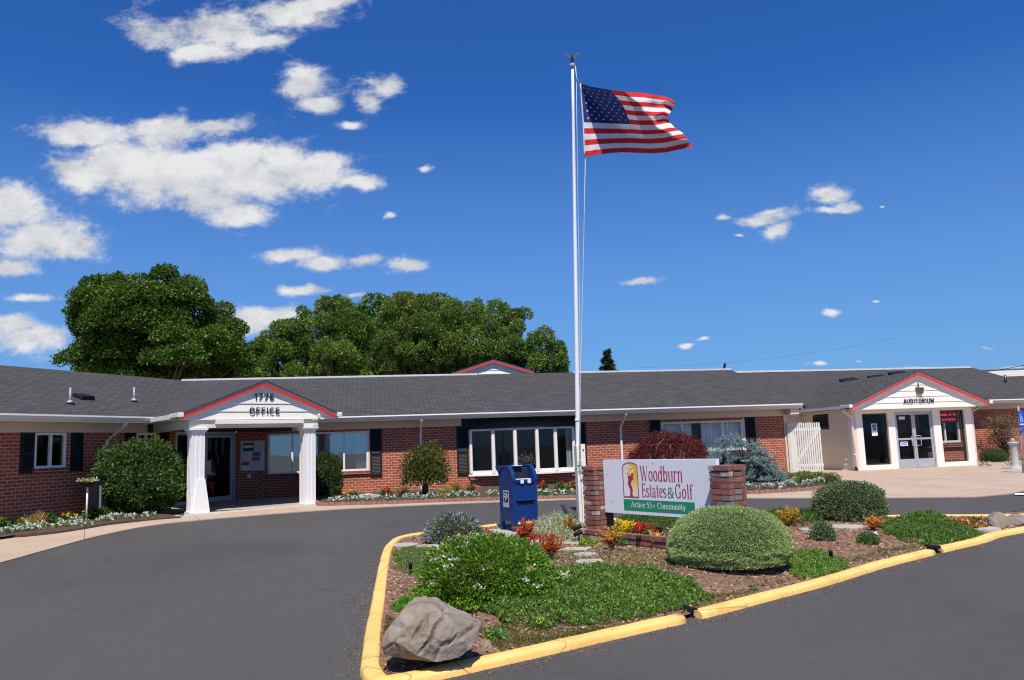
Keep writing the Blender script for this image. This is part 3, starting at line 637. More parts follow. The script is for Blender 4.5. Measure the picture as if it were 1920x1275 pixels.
# soffit, frieze, gutter
def eaves(fr, x0, x1, parent, y=0, ez=EZ, fz=FZ, ov=OV, gaps=(), mats=('beige', 'gutter')):
    xs = [x0]+[v for g in gaps for v in g]+[x1]
    for i in range(0, len(xs), 2): fb = MB(fr); fb.box(xs[i], xs[i+1], y-.05, y+.12, fz, ez-.14); fb.build('frieze', M[mats[0]], parent, bevel=.004)
    s = MB(fr); s.box(x0-.3, x1, y-ov+.02, y+.05, ez-.175, ez-.155); s.build('soffit', M[mats[0]], parent)
    g = MB(fr); p = [(y-ov-.11, ez-.01), (y-ov-.115, ez-.05), (y-ov-.085, ez-.09), (y-ov-.06, ez-.13), (y-ov+.0, ez-.13), (y-ov+.0, ez-.18), (y-ov+.03, ez-.18), (y-ov+.03, ez-.065), (y-ov+.015, ez-.065), (y-ov-.05, ez-.1), (y-ov-.1, ez-.01)]
    g.prism(p, 'x', x0, x1); g.build('gutter', M[mats[1]], parent)
gL = FL.loc(cross(FM, -OV-.1, FL, -OV-.1))[0]; gM = FM.loc(cross(FM, -OV-.1, FL, -OV-.1))[0]
eaves(FM, 1.75, RX, bld, gaps=((7.3, 11.45),)); eaves(FL, XL, -3.7, bld)
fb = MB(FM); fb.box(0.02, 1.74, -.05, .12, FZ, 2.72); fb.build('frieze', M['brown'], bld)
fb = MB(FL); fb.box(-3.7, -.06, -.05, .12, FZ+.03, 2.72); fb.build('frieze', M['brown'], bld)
# rake board, corner board, end soffit box on the right gable
rk = MB(FM); rk.prism([(-OV-.02, EZ-.2), (-OV-.02, EZ-.02), (RD, RZ-.02), (RD, RZ-.22)], 'x', RX-.02, RX+.025); rk.build('rake_board', M['gutter'], bld)
cb_ = MB(FM); cb_.box(XM, XM+.34, -OV+.05, .0, FZ+.03, EZ-.18); cb_.build('soffit_end', M['beige'], bld, bevel=.005); cb_ = MB(FM); cb_.box(XM-.01, XM+.14, -.03, .14, Z0-.1, FZ); cb_.build('corner_board', M['beige'], bld, bevel=.005)
# windows on the main wing
window(FM, bld, .98, 4.18, 1.1, 2.4, (1.75, 2.45, 3.4), glass='glass_blue', curtain=((3.78, 4.12), (2.2, 2.6)), sill='brick_sill')
window(FM, bld, 14.42, 17.5, 1.0, 2.36, (15.2, 16.72), glass='glass_clear', curtain=((14.46, 15.62), (15.98, 17.46)), sill='brick_sill')
for q_ in ((4.18, 4.23), (17.5, 17.58)): t = MB(FM); t.box(*q_, -.03, .05, 1.0, 2.44); t.build('window_trim', M['beige'], bld)
for a, b, c, d in ((4.25, 4.63, .9, 2.46), (7.13, 7.52, .82, 2.46), (11.25, 11.64, .82, 2.46), (13.98, 14.37, .9, 2.46), (17.6, 17.98, .9, 2.46)): shutter(FM, bld, a, b, c, d)
# bay window: five bowed lights
bx = [7.6, 8.34, 9.08, 9.84, 10.5, 11.18]; by = [-.03, -.22, -.3, -.3, -.22, -.03]
bay = MB(FM)
for i in range(5):
    p, q = Vector((bx[i], by[i], 0)), Vector((bx[i+1], by[i+1], 0)); d = (q-p).normalized(); n = Vector((d.y, -d.x, 0)); 
    for za, zb in ((.82, .94), (2.27, 2.34)):
        c = [p+n*.03, q+n*.03, q-n*.05, p-n*.05]; bay.hexa([(v.x, v.y, za) for v in c]+[(v.x, v.y, zb) for v in c])
for i in range(6):
    w_ = .065 if 0 < i < 5 else .055
    bay.prism([(bx[i]-w_, by[i]-.03), (bx[i]-w_*.6, by[i]-.07), (bx[i]+w_*.6, by[i]-.07), (bx[i]+w_, by[i]-.03), (bx[i]+w_, by[i]+.06), (bx[i]-w_, by[i]+.06)], 'z', .86, 2.31)
bay.prism([(7.5, .02), (7.5, -.08), (8.3, -.34), (9.04, -.42), (9.88, -.42), (10.56, -.34), (11.3, -.08), (11.3, .02)], 'z', .76, .82)
bf = bay.build('bay_window', M['white'], bld, bevel=.006)
for i in range(5):
    g = MB(FM); g.face([(bx[i], by[i], .9), (bx[i+1], by[i+1], .9), (bx[i+1], by[i+1], 2.3), (bx[i], by[i], 2.3)]); g.build('pane', M['glass'], bf)
g = MB(FM); g.box(7.65, 11.1, -.02, .5, .82, .87); g.build('window_seat', M['cream'], bf)
g = MB(FM); g.prism([(10.95, .1), (11.12, .1), (11.12, .14), (10.95, .14)], 'z', .9, 2.3); g.build('curtain', M['curtain'], bf)
g = MB(FM); lo = [(7.5, .0), (7.5, -.08), (8.3, -.34), (9.04, -.42), (9.88, -.42), (10.56, -.34), (11.3, -.08), (11.3, .0)]; tp = [(8.5, .0), (8.52, -.02), (8.75, -.06), (9.1, -.08), (9.8, -.08), (10.1, -.06), (10.32, -.02), (10.34, .0)]
for i in range(7): g.face([(*lo[i], 2.345), (*lo[i+1], 2.345), (*tp[i+1], 2.62), (*tp[i], 2.62)])
g.face([(*p, 2.345) for p in lo]); g.face([(*p, 2.62) for p in tp]); g.build('bay_roof', M['shingle'], bld)
g = MB(FM); g.box(7.32, 11.43, -.02, .02, 2.36, 2.74); g.build('bay_shade_panel', M['black'], bld)  # flat black panel, the shade above the bay put into its colour
g = MB(FM); g.box(7.55, 11.25, -.1, 0, .64, .745); g.build('brick_ledge', M['brick_sill'], bld, bevel=.004)
# dark lobby seen through the office door
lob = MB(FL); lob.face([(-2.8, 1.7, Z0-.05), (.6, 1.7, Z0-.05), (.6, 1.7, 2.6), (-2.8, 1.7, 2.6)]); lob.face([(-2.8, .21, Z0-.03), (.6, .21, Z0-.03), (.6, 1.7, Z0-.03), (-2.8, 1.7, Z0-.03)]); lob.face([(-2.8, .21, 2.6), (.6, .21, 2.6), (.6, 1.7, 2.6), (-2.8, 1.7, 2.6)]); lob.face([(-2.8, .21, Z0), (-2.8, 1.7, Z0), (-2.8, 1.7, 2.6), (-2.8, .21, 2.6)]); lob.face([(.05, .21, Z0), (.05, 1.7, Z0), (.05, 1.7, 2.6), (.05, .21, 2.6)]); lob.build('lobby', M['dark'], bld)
# windows on the left wing
window(FL, bld, -7.1, -6.24, 1.6, 2.46, (-6.66,), glass='glass', sill='brick_sill'); shutter(FL, bld, -7.46, -7.12, 1.5, 2.48); shutter(FL, bld, -6.1, -5.76, 1.5, 2.48)
window(FL, bld, -4.05, -3.35, 1.5, 2.46, (-3.7,)); shutter(FL, bld, -4.42, -4.08, 1.4, 2.48); shutter(FL, bld, -3.2, -2.9, 1.4, 2.48)
# office door and side light in the return wall
fr_ = MB(FL)
for a, b in ((-2.62, -2.54), (-1.5, -1.4), (-.14, -.05)): fr_.box(a, b, -.02, .1, Z0-.05, 2.5)
fr_.box(-2.54, -1.5, -.018, .1, 2.4, 2.5); fr_.box(-1.4, -.14, -.018, .1, 2.42, 2.5); fr_.box(-2.54, -1.5, -.018, .1, Z0-.05, Z0+.1)
dfr = fr_.build('door_frame', M['alu'], bld, bevel=.004)
g = MB(FL); g.face([(-2.54, .04, Z0+.1), (-1.5, .04, Z0+.1), (-1.5, .04, 2.4), (-2.54, .04, 2.4)]); g.build('pane', M['glass_dark'], dfr)
d_ = MB(FL)
for a, b, c, d in ((-1.38, -1.29, Z0, 2.41), (-.25, -.16, Z0, 2.41)): d_.box(a, b, .0, .05, c, d)
for c, d in ((Z0, Z0+.14), (2.32, 2.41)): d_.box(-1.29, -.25, .002, .05, c, d)
door = d_.build('door', M['alu'], bld, bevel=.004)
g = MB(FL); g.face([(-1.29, .03, Z0+.14), (-.25, .03, Z0+.14), (-.25, .03, 2.32), (-1.29, .03, 2.32)]); g.build('pane', M['glass_dark'], door)
g = MB(FL); g.tube([(-1.33, -.01, 1.25), (-1.33, -.07, 1.25), (-1.33, -.07, 1.6), (-1.33, -.01, 1.6)], .014); g.box(-1.46, -1.22, -.075, -.06, 1.22, 1.62); g.build('handle', M['alu'], door)
# porch: floor slab, columns, beam, gable
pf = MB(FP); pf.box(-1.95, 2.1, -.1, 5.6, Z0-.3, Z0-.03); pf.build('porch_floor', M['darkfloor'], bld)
pf = MB(FP); pf.box(-1.97, 2.12, -.16, -.1, Z0-.3, Z0-.01); pf.build('porch_step', mat('pale_step', (.6, .6, .55), .8, .1, 5), bld)
def column(cx, cy, parent, flare=False):
    mb = MB(FP); h = .165; n = 3; c = []
    # fluted square shaft: each face carries shallow grooves
    pts = []
    for k in range(4):
        a = k*pi/2; ux, uy = cos(a), sin(a); vx, vy = -uy, ux
        for i in range(n*2):
            t = -h+2*h*i/(n*2)
            dpt = h-(.009 if i % 2 and True else 0)
            pts.append((cx+ux*dpt+vx*t, cy+uy*dpt+vy*t)); pts.append((cx+ux*dpt+vx*(t+2*h/(n*2)*.86), cy+uy*dpt+vy*(t+2*h/(n*2)*.86)))
    mb.prism(pts, 'z', Z0+.02, 2.36)
    mb.box(cx-.2, cx+.2, cy-.2, cy+.2, 2.36, 2.42); mb.box(cx-.23, cx+.23, cy-.23, cy+.23, 2.42, 2.47)
    mb.box(cx-.2, cx+.2, cy-.2, cy+.2, Z0-.09, Z0+.02)
    if flare:
        a = [(cx-.1, cy-.26, Z0-.1), (cx+.3, cy-.26, Z0-.1), (cx+.3, cy+.1, Z0-.1), (cx-.1, cy+.1, Z0-.1)]; b = [(cx-.02, cy-.19, Z0+.83), (cx+.18, cy-.19, Z0+.83), (cx+.18, cy+.0, Z0+.83), (cx-.02, cy+.0, Z0+.83)]
        mb.hexa(a+b); mb.box(cx-.14, cx+.34, cy-.3, cy+.1, Z0-.12, Z0-.06)
    return mb.build('column', M['column_white'], parent)
def colmat():
    m, nt, b = nt_new('peeling_white_paint'); L = nt.links.new; tc = N(nt, 'ShaderNodeTexCoord'); z = N(nt, 'ShaderNodeTexNoise'); z.inputs['Scale'].default_value = 9; z.inputs['Detail'].default_value = 8; z.inputs['Roughness'].default_value = .7
    L(tc.outputs['Object'], z.inputs[0]); L(ramp(nt, [(.3, (.45, .41, .35)), (.35, (.77, .75, .71)), (.7, (.82, .8, .77))], z.outputs[0]), b.inputs['Base Color']); b.inputs['Roughness'].default_value = .6; return m
M['column_white'] = colmat()
column(-1.62, .12, bld, True); column(1.42, .12, bld)
pb = MB(FP); pb.box(-1.85, 1.68, -.02, .26, 2.47, 2.7); pb.box(-1.85, -1.6, .26, 3.2, 2.47, 2.7); pb.box(1.42, 1.68, .26, 1.2, 2.47, 2.7); pb.build('porch_beam', M['cream'], bld, bevel=.006)
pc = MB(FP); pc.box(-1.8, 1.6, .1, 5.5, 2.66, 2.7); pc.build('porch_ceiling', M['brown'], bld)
GL_, GR_, GP, GZ = -2.08, 2.22, .07, 3.66
ptx = lambda z: (GZ-z)
gb = MB(FP); gb.box(-1.95, 2.1, -.06, .0, 2.7, 2.76)
gw = MB(FP); gw.m = 0
zb = 2.68; hs_ = .125; k = 0; slp = (GZ-2.78)/((GR_-GL_)/2)
while zb < GZ-.12:
    zt = min(zb+.21, GZ-.06); xa = GP-(GZ-.06-zb)/slp; xb = GP+(GZ-.06-zb)/slp; ya = GP-(GZ-.06-zt)/slp; yb = GP+(GZ-.06-zt)/slp
    xa = max(xa, GL_+.02); xb = min(xb, GR_-.02); ya = max(ya, GL_+.02); yb = min(yb, GR_-.02)
    gw.hexa([(xa, -.075, zb), (xb, -.075, zb), (xb, .02, zb), (xa, .02, zb), (ya, -.05, zt), (yb, -.05, zt), (yb, .02, zt), (ya, .02, zt)]); zb = zt
gw.build('gable', M['white'], bld)
def gable_trim(fr, parent, xl, xr, xp, zl, zp, y0, yback, ofs=.12):
    """red rake boards with dark edge and grey drip, plus the two roof slopes behind"""
    L_ = [(xl, zl), (xp, zp), (xr, zl)]
    for (a, b) in ((L_[0], L_[1]), (L_[1], L_[2])):
        t = MB(fr); t.prism([(a[0], a[1]-.085), (a[0], a[1]), (b[0], b[1]), (b[0], b[1]-.085)], 'y', y0-.16, y0-.12); t.build('rake_trim', M['red'], parent)
        t = MB(fr); t.prism([(a[0], a[1]+.002), (a[0], a[1]+.05), (b[0], b[1]+.05), (b[0], b[1]+.002)], 'y', y0-.17, y0-.1); t.build('drip_edge', M['galv'], parent)
        t = MB(fr); t.prism([(a[0], a[1]-.1), (a[0], a[1]-.0), (b[0], b[1]-.0), (b[0], b[1]-.1)], 'y', y0-.118, y0-.02); t.build('rake_soffit', M['white'], parent)
    for (a, b) in ((L_[0], L_[1]), (L_[1], L_[2])):
        r = MB(fr); r.face([(a[0], y0-.19, a[1]+.052), (b[0], y0-.19, b[1]+.052), (b[0], yback, b[1]+.052), (a[0], yback, a[1]+.052)]); r.face([(a[0], y0-.19, a[1]+.07), (b[0], y0-.19, b[1]+.07), (b[0], yback, b[1]+.07), (a[0], yback, a[1]+.07)])
        r.face([(a[0], y0-.19, a[1]+.052), (b[0], y0-.19, b[1]+.052), (b[0], y0-.19, b[1]+.07), (a[0], y0-.19, a[1]+.07)])
        o = r.build('porch_roof', M['shingle'], parent)
gable_trim(FP, bld, GL_, GR_, GP, 2.78, GZ, 0, 6.2)
for a in (GL_-.03, GR_+.03):
    g = MB(FP); g.box(a-.07, a+.07, -.24, .5, 2.74, 2.86); g.build('gutter_end', M['gutter'], bld, bevel=.02)
# side gutters of the porch run back to the main gutters
for q_, nm_ in (((GL_-.1, GL_, .5, 2.9, 2.72, 2.84), 'gutter'), ((GL_, -1.85, -.05, 3.2, 2.7, 2.72), 'soffit'), ((GR_, GR_+.1, .5, 1.35, 2.72, 2.84), 'gutter'), ((1.68, GR_, -.05, 1.6, 2.7, 2.72), 'soffit')): g = MB(FP); g.box(*q_); g.build(nm_, M['gutter'], bld)
BG = {'1': (.35, [[(.05, .8), (.22, .97), (.22, 0)]]), '7': (.6, [[(.02, .93), (.56, .93), (.2, 0)]]), '6': (.6, [[(.5, .86), (.35, .94), (.2, .9), (.1, .7), (.08, .4), (.14, .14), (.3, .06), (.46, .12), (.53, .3), (.46, .5), (.3, .57), (.14, .48), (.08, .36)]]),
 'O': (.7, [[(.35+.27*cos(k*pi/8), .5+.44*sin(k*pi/8)) for k in range(17)]]), 'F': (.56, [[(.5, .93), (.1, .93)], [(.1, 1.), (.1, 0)], [(.1, .5), (.44, .5)]]), 'I': (.26, [[(.13, 1.), (.13, 0)]]),
 'C': (.66, [[(.34+.26*cos(radians(a)), .5+.44*sin(radians(a))) for a in range(45, 316, 27)]]), 'E': (.58, [[(.52, .93), (.1, .93)], [(.1, 1.), (.1, 0)], [(.1, .5), (.47, .5)], [(.1, .07), (.53, .07)]]),
 'A': (.66, [[(.04, 0), (.33, .97), (.62, 0)], [(.15, .3), (.51, .3)]]), 'U': (.66, [[(.1, 1.), (.1, .35), (.14, .16), (.33, .06), (.52, .16), (.56, .35), (.56, 1.)]]), 'D': (.66, [[(.1, 0), (.1, 1.)], [(.1, .93), (.32, .92), (.5, .8), (.57, .5), (.5, .2), (.32, .08), (.1, .07)]]),
 'T': (.58, [[(.02, .93), (.56, .93)], [(.29, .93), (.29, 0)]]), 'R': (.62, [[(.1, 0), (.1, 1.)], [(.1, .93), (.4, .92), (.5, .84), (.53, .72), (.48, .58), (.38, .5), (.1, .49)], [(.34, .49), (.56, 0)]]), 'M': (.78, [[(.1, 0), (.1, .97), (.39, .15), (.68, .97), (.68, 0)]])}
def blocktext(s, fr, xc, y, z, h, width, material, parent, label=None, th=.16, dep=.016):
    """raised block capitals: thick strokes standing proud of the siding"""
    tot = sum(BG[c][0]+.13 for c in s)-.13; k = width/(tot*h); x = xc-width/2; mb = MB(fr)
    for c in s:
        for q, pl in enumerate(BG[c][1]):
            P = [Vector((x+a*h*k, z+b*h)) for a, b in pl]
            for i in range(len(P)-1):
                t = (P[i+1]-P[i]).normalized(); w2 = th*h/2; n = Vector((-t.y, t.x))*w2; e = t*w2*.55; a, b = (P[i]-e if i else P[i]), (P[i+1]+e if i < len(P)-2 else P[i+1]); d = .0006*((i+q) % 3)
                mb.prism([tuple(a+n), tuple(b+n), tuple(b-n), tuple(a-n)], 'y', y-dep-d, y+d)
        x += (BG[c][0]+.13)*h*k
    return mb.build('lettering', material, parent, label=label, merge=False)
def text(s, fr, x, y, z, size, material, name, parent, ext=.02, bold=.0, sx=1., align='CENTER', label=None, spacing=1.):
    cu = bpy.data.curves.new('t', 'FONT'); cu.body = s; cu.size = size; cu.extrude = ext/2; cu.offset = bold; cu.align_x = align; cu.space_character = spacing
    o = bpy.data.objects.new('t', cu); COL.objects.link(o); dg = bpy.context.evaluated_depsgraph_get(); me = bpy.data.meshes.new_from_object(o.evaluated_get(dg))
    mb = MB(fr)
    for p in me.polygons: mb.face([(x+me.vertices[i].co.x*sx, y-me.vertices[i].co.z, z+me.vertices[i].co.y) for i in p.vertices])
    COL.objects.unlink(o); bpy.data.objects.remove(o); bpy.data.curves.remove(cu)
    return mb.build(name, material, parent, label=label)
blocktext('1776', FP, .09, -.078, 3.19, .18, .54, M['letter'], bld, th=.14, label='black raised numbers 1776 on the gable')
blocktext('OFFICE', FP, .1, -.088, 2.83, .165, .84, M['letter'], bld, label='black raised letters OFFICE on the gable')
g = MB(FP); g.box(-1.2, 1.2, -.14, -.02, 2.56, 2.66); g.build('light_housing', M['white'], bld, bevel=.01)
g = MB(FP); g.tube([(-1.17, -.1, 2.535), (1.17, -.1, 2.535)], .022, 8); g.build('light_tube', M['white'], bld)
# security camera
g = MB(FP); g.tube([(1.62, -.14, 2.7), (1.62, -.2, 2.76)], .015); g.tube([(1.62, -.2, 2.78), (1.54, -.34, 2.74)], .045, 10); g.box(1.45, 1.75, -.16, -.12, 2.66, 2.7); g.build('security_camera', M['white'], bld)
# downspouts
def downspout(fr, parent, x, ztop, zbot, y=0, w=.075, kick=0, ov=OV):
    mb = MB(fr); h = w/2
    mb.hexa([(x-h, y-ov-.03, ztop-.16), (x+h, y-ov-.03, ztop-.16), (x+h, y-ov+.05, ztop-.16), (x-h, y-ov+.05, ztop-.16), (x-h, y-ov-.03, ztop-.04), (x+h, y-ov-.03, ztop-.04), (x+h, y-ov+.05, ztop-.04), (x-h, y-ov+.05, ztop-.04)])
    path = [(x, y-ov+.01, ztop-.14), (x, y-ov+.02, ztop-.2), (x+kick, y-.06, ztop-.58), (x+kick, y-.045, ztop-.65), (x+kick, y-.045, zbot)]
    for i in range(len(path)-1):
        a, b = Vector(path[i]), Vector(path[i+1]); mb.hexa([(a.x-h, a.y-h*.7, a.z), (a.x+h, a.y-h*.7, a.z), (a.x+h, a.y+h*.7, a.z), (a.x-h, a.y+h*.7, a.z), (b.x-h, b.y-h*.7, b.z), (b.x+h, b.y-h*.7, b.z), (b.x+h, b.y+h*.7, b.z), (b.x-h, b.y+h*.7, b.z)])
    return mb.build('downspout', M['gutter'], parent)
downspout(FM, bld, 5.92, EZ-.05, Z0+.02); downspout(FM, bld, 12.95, EZ-.05, Z0+.02, kick=-.05); downspout(FL, bld, -4.95, EZ-.05, Z0+.02, kick=-.1)
# notice board and switch on the porch wall
nb = MB(FM); nb.box(.14, .88, -.07, 0, 1.24, 2.2); nbo = nb.build('notice_board', M['alu'], bld, bevel=.004)
g = MB(FM); g.box(.17, .85, -.078, -.072, 1.27, 2.17); g.build('board_back', mat('board_paper', (.55, .56, .57), .7, .1, 6), nbo)
for a, b, c, d, mm in ((.22, .56, 1.87, 2.13, 'brown'), (.24, .54, 1.97, 2.06, 'cream'), (.52, .76, 1.7, 1.84, 'blueprint'), (.5, .74, 1.55, 1.68, 'redprint'), (.19, .42, 1.42, 1.54, 'redprint'), (.19, .42, 1.28, 1.41, 'paper')):
    g = MB(FM); y_ = -.08-.002*(mm == 'cream'); g.box(a, b, y_-.002, y_, c, d); g.build('paper_notice', M[mm], nbo)
g = MB(FM); g.box(.36, .46, -.02, 0, 1.02, 1.13); g.build('switch_plate', M['paper'], bld)
# roof plumbing vents on the left slope
def roofz(fr, y, ez=EZ, sl=SL, ov=OV): return ez+sl*(y+ov)
def hitroof(px, py, fr, ez=EZ, sl=SL, ov=OV):
    lo, hi = 5., 80.
    for _ in range(60):
        m_ = (lo+hi)/2; p = at(px, py, m_); y = fr.loc(p)[1]
        if p.z > roofz(fr, y, ez, sl, ov): lo = m_
        else: hi = m_
    p = at(px, py, (lo+hi)/2); return fr.loc(p)
def hitroof2(px, py, fr, ez, sl, ov):
    """march along the sight ray until it passes under the roof plane"""
    Y = 12.
    while Y < 70:
        p = at(px, py, Y); y = fr.loc(p)[1]
        if y > -ov and p.z < ez+sl*(y+ov): return (*fr.loc(p), p.z)
        Y += .02
    return (*fr.loc(at(px, py, 30)), 4.)
for px, py in ((131, 757), (251, 753)):
    x, y, z = hitroof2(px, py, FL, EZ, SL, OV); g = MB(FL); g.tube([(x, y, z-.1), (x, y, z+.42)], .03, 10); g.lathe([(.13, .0), (.06, .05), (.04, .08)], (x, y, z+.02), 12); g.build('roof_vent_pipe', M['galv'], bld)
x, y, z = hitroof2(158, 748, FL, EZ, SL, OV); g = MB(FL); g.hexa([(x-.22, y-.15, z-.05), (x+.22, y-.15, z-.05), (x+.22, y+.2, z+.08), (x-.22, y+.2, z+.08), (x-.2, y-.17, z+.07), (x+.2, y-.17, z+.07), (x+.2, y+.2, z+.17), (x-.2, y+.2, z+.17)]); g.build('roof_vent', M['black'], bld, bevel=.01)
# small red-trimmed gable rising behind the ridge
FB = Frame(FM.w((10.6, RD+2.6, 0)), HM+0)
gw = MB(FB); zb = 4.3
dl = at(855, 703, 33.6); dr = at(995, 701, 34.9); dp = at(924, 677, 34.3)
FB = Frame((dp.x, dp.y), HM); gw = MB(FB); hwid = (FB.loc(dr)[0]-FB.loc(dl)[0])/2; zt = dp.z+.06; zl = (dl.z+dr.z)/2+.1; hwid *= 1.06
for i in range(3):
    a, b = i/3, (i+1)/3; za, zb = zl-.1+(zt-zl)*a, zl-.1+(zt-zl)*b; wa, wb = hwid*(1-a)*.93, hwid*(1-b)*.93+.001
    gw.hexa([(-wa, -.02, za), (wa, -.02, za), (wa, .1, za), (-wa, .1, za), (-wb, .0, zb), (wb, .0, zb), (wb, .1, zb), (-wb, .1, zb)])
gw.build('gable', M['white'], bld)
gable_trim(FB, bld, -hwid, hwid, 0, zl-.06, zt-.06, 0, 6.0)
g = MB(FB); g.box(-hwid-.6, hwid+.6, .02, 5.9, 3.2, zl-.12); g.build('roof_base', M['shingle'], bld)
# ------------------------------------------------------------------ auditorium
aud = thing('auditorium_building', 'white gabled AUDITORIUM entrance with glass doors and brick hall behind', 'building', tuple(FA.w((2.5, 0, Z0))))
AZ = 2.6
HY = 3.55; HE = 2.98; HRY = 9.8; HSL = .292; HRZ = HE+HSL*(HRY-HY+.6)
fw_ = MB(FA)     # front: white pilasters and low sills
for a, b in ((.0, .44), (1.5, 1.79), (3.42, 3.74), (4.8, 5.1)): fw_.box(a, b, -.02, .24, Z0-.02, AZ)
for a, b in ((.44, 1.5), (3.74, 4.8)): fw_.box(a, b, -.018, .22, Z0-.02, .53)
fw_.box(.44, 1.5, -.016, .22, 2.46, AZ); fw_.box(3.74, 4.8, -.016, .22, 2.5, AZ); fw_.box(1.79, 3.42, -.01, .22, 2.5, AZ)
fw_.build('wall', M['white'], aud, bevel=.006)
tr_ = MB(FA); tr_.box(.0, .16, -.026, -.021, Z0-.02, AZ); tr_.build('corner_board', mat('peach_corner', (.72, .56, .45), .6, .05, 3), aud); tr_ = MB(FA); tr_.box(5.1, 5.16, -.02, .3, Z0-.02, AZ); tr_.build('corner_board', mat('peach_corner', (.72, .56, .45), .6, .05, 3), aud)
side = MB(FA); zb = Z0-.02
while zb < 2.62:
    zt = min(zb+.2, 2.64)
    for (y0, y1) in ((.24, 1.5), (1.5, 2.62), (2.62, 5.4)):
        if y0 == 1.5 and zt > 1.98 and zb < 2.5: continue
        side.hexa([(-.028, y0, zb), (.1, y0, zb), (.1, y1, zb), (-.028, y1, zb), (-.005, y0, zt), (.1, y0, zt), (.1, y1, zt), (-.005, y1, zt)])
    zb = zt
side.build('siding', M['cream'], aud)
sw = MB(FA)
sw.box(-.03, .02, 1.5, 1.56, 1.98, 2.5); sw.box(-.03, .02, 2.56, 2.62, 1.98, 2.5); sw.box(-.03, .02, 1.56, 2.56, 1.98, 2.03); sw.box(-.03, .02, 1.56, 2.56, 2.45, 2.5); swo = sw.build('window', M['brown'], aud)
g = MB(FA); g.face([(.01, 1.56, 2.03), (.01, 2.56, 2.03), (.01, 2.56, 2.45), (.01, 1.56, 2.45)]); g.build('pane', M['glass_dark'], swo)
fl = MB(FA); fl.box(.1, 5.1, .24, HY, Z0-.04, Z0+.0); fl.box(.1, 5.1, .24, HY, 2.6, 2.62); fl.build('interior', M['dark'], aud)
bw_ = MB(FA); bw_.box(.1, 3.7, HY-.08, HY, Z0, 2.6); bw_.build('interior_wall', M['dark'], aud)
# glazed lights
def light(x0, x1, z0, z1, fm='brown', gm='glass_dark', y=.1, fw=.05, par=aud):
    mb = MB(FA); mb.box(x0, x0+fw, y-.03, y+.03, z0, z1); mb.box(x1-fw, x1, y-.03, y+.03, z0, z1); mb.box(x0+fw, x1-fw, y-.028, y+.03, z0, z0+fw); mb.box(x0+fw, x1-fw, y-.028, y+.03, z1-fw, z1)
    f = mb.build('window', M[fm], par); g = MB(FA); g.face([(x0+fw, y, z0+fw), (x1-fw, y, z0+fw), (x1-fw, y, z1-fw), (x0+fw, y, z1-fw)]); g.build('pane', M[gm], f); return f
wl_ = light(.44, 1.5, .53, 2.46); wr_ = light(3.74, 4.8, .53, 2.5, gm='glass_clear')
# clear glazed right-hand side of the entry
sg = MB(FA); sg.box(5.02, 5.1, .24, .34, Z0, 2.6); sg.box(5.02, 5.1, HY-.2, HY-.05, Z0, 2.6); sg.box(5.02, 5.1, .34, HY-.2, Z0, Z0+.1); sg.box(5.02, 5.1, .34, HY-.2, 2.4, 2.6)
sgo = sg.build('side_window', M['white'], aud); g = MB(FA); g.face([(5.06, .34, Z0+.1), (5.06, HY-.2, Z0+.1), (5.06, HY-.2, 2.4), (5.06, .34, 2.4)]); g.build('pane', M['glass_clear'], sgo)
# the two door leaves
dfm = MB(FA); dfm.box(1.79, 1.83, .0, .12, Z0, 2.5); dfm.box(3.38, 3.42, .0, .12, Z0, 2.5); dfm.box(1.83, 3.38, .002, .12, 2.45, 2.5); dfm.build('door_frame', M['alu'], aud)
for k, (a, b) in enumerate(((1.835, 2.6), (2.61, 3.375))):
    mb = MB(FA); s = .07; mb.box(a, a+s, .03, .08, Z0+.01, 2.445); mb.box(b-s, b, .03, .08, Z0+.01, 2.445)
    for c, d in ((Z0+.01, .7), (1.42, 1.49), (2.37, 2.445)): mb.box(a+s, b-s, .032, .08, c, d)
    d_ = mb.build('door', M['alu'], aud, bevel=.004)
    for c, d in ((.7, 1.42), (1.49, 2.37)):
        g = MB(FA); g.face([(a+s, .06, c), (b-s, .06, c), (b-s, .06, d), (a+s, .06, d)]); g.build('pane', M['glass_dark'], d_)
    xh = b-.06 if k == 0 else a+.06; e = -.13 if k == 0 else .13
    g = MB(FA); g.tube([(xh, .03, 1.2), (xh, -.06, 1.2), (xh+e, -.06, 1.2), (xh+e, -.06, 1.56), (xh, -.06, 1.56), (xh, .03, 1.56)], .016, 8); g.build('handle', M['alu'], d_)
def stick(x0, x1, z0, z1, y, m_, name='paper_notice', lab=None):
    g = MB(FA); g.box(x0, x1, y-.004, y-.001, z0, z1); return g.build(name, M[m_], aud, label=lab)
stick(.86, 1.1, 1.62, 2.08, .095, 'paper'); stick(.9, 1.06, 1.92, 2.05, .09, 'blueprint'); stick(.92, 1.05, 1.83, 1.9, .09, 'brown')
stick(2.02, 2.28, 2.2, 2.31, .055, 'paper', 'sticker'); stick(1.98, 2.3, 1.2, 1.36, .055, 'paper', 'sticker'); stick(2.0, 2.28, 1.3, 1.335, .05, 'blueprint', 'sticker'); stick(2.02, 2.26, 1.24, 1.262, .05, 'blueprint', 'sticker')
# red dot-matrix sign behind the right light
led = MB(FA); led.box(3.82, 4.62, .12, .2, 2.02, 2.42); ledo = led.build('message_sign', M['ledpanel'], aud)
ld = MB(FA); rr = random.Random(3)
for z, (xa, xb) in ((2.29, (3.86, 4.58)), (2.1, (3.9, 4.56))):
    x = xa
    while x < xb:
        if rr.random() > .1:
            for zz_ in range(4):
                for xx_ in range(3):
                    if rr.random() > .35: ld.box(x+xx_*.016, x+xx_*.016+.013, .114, .118, z+zz_*.02, z+zz_*.02+.016)
        x += .062
ld.build('led_dots', M['led'], ledo)
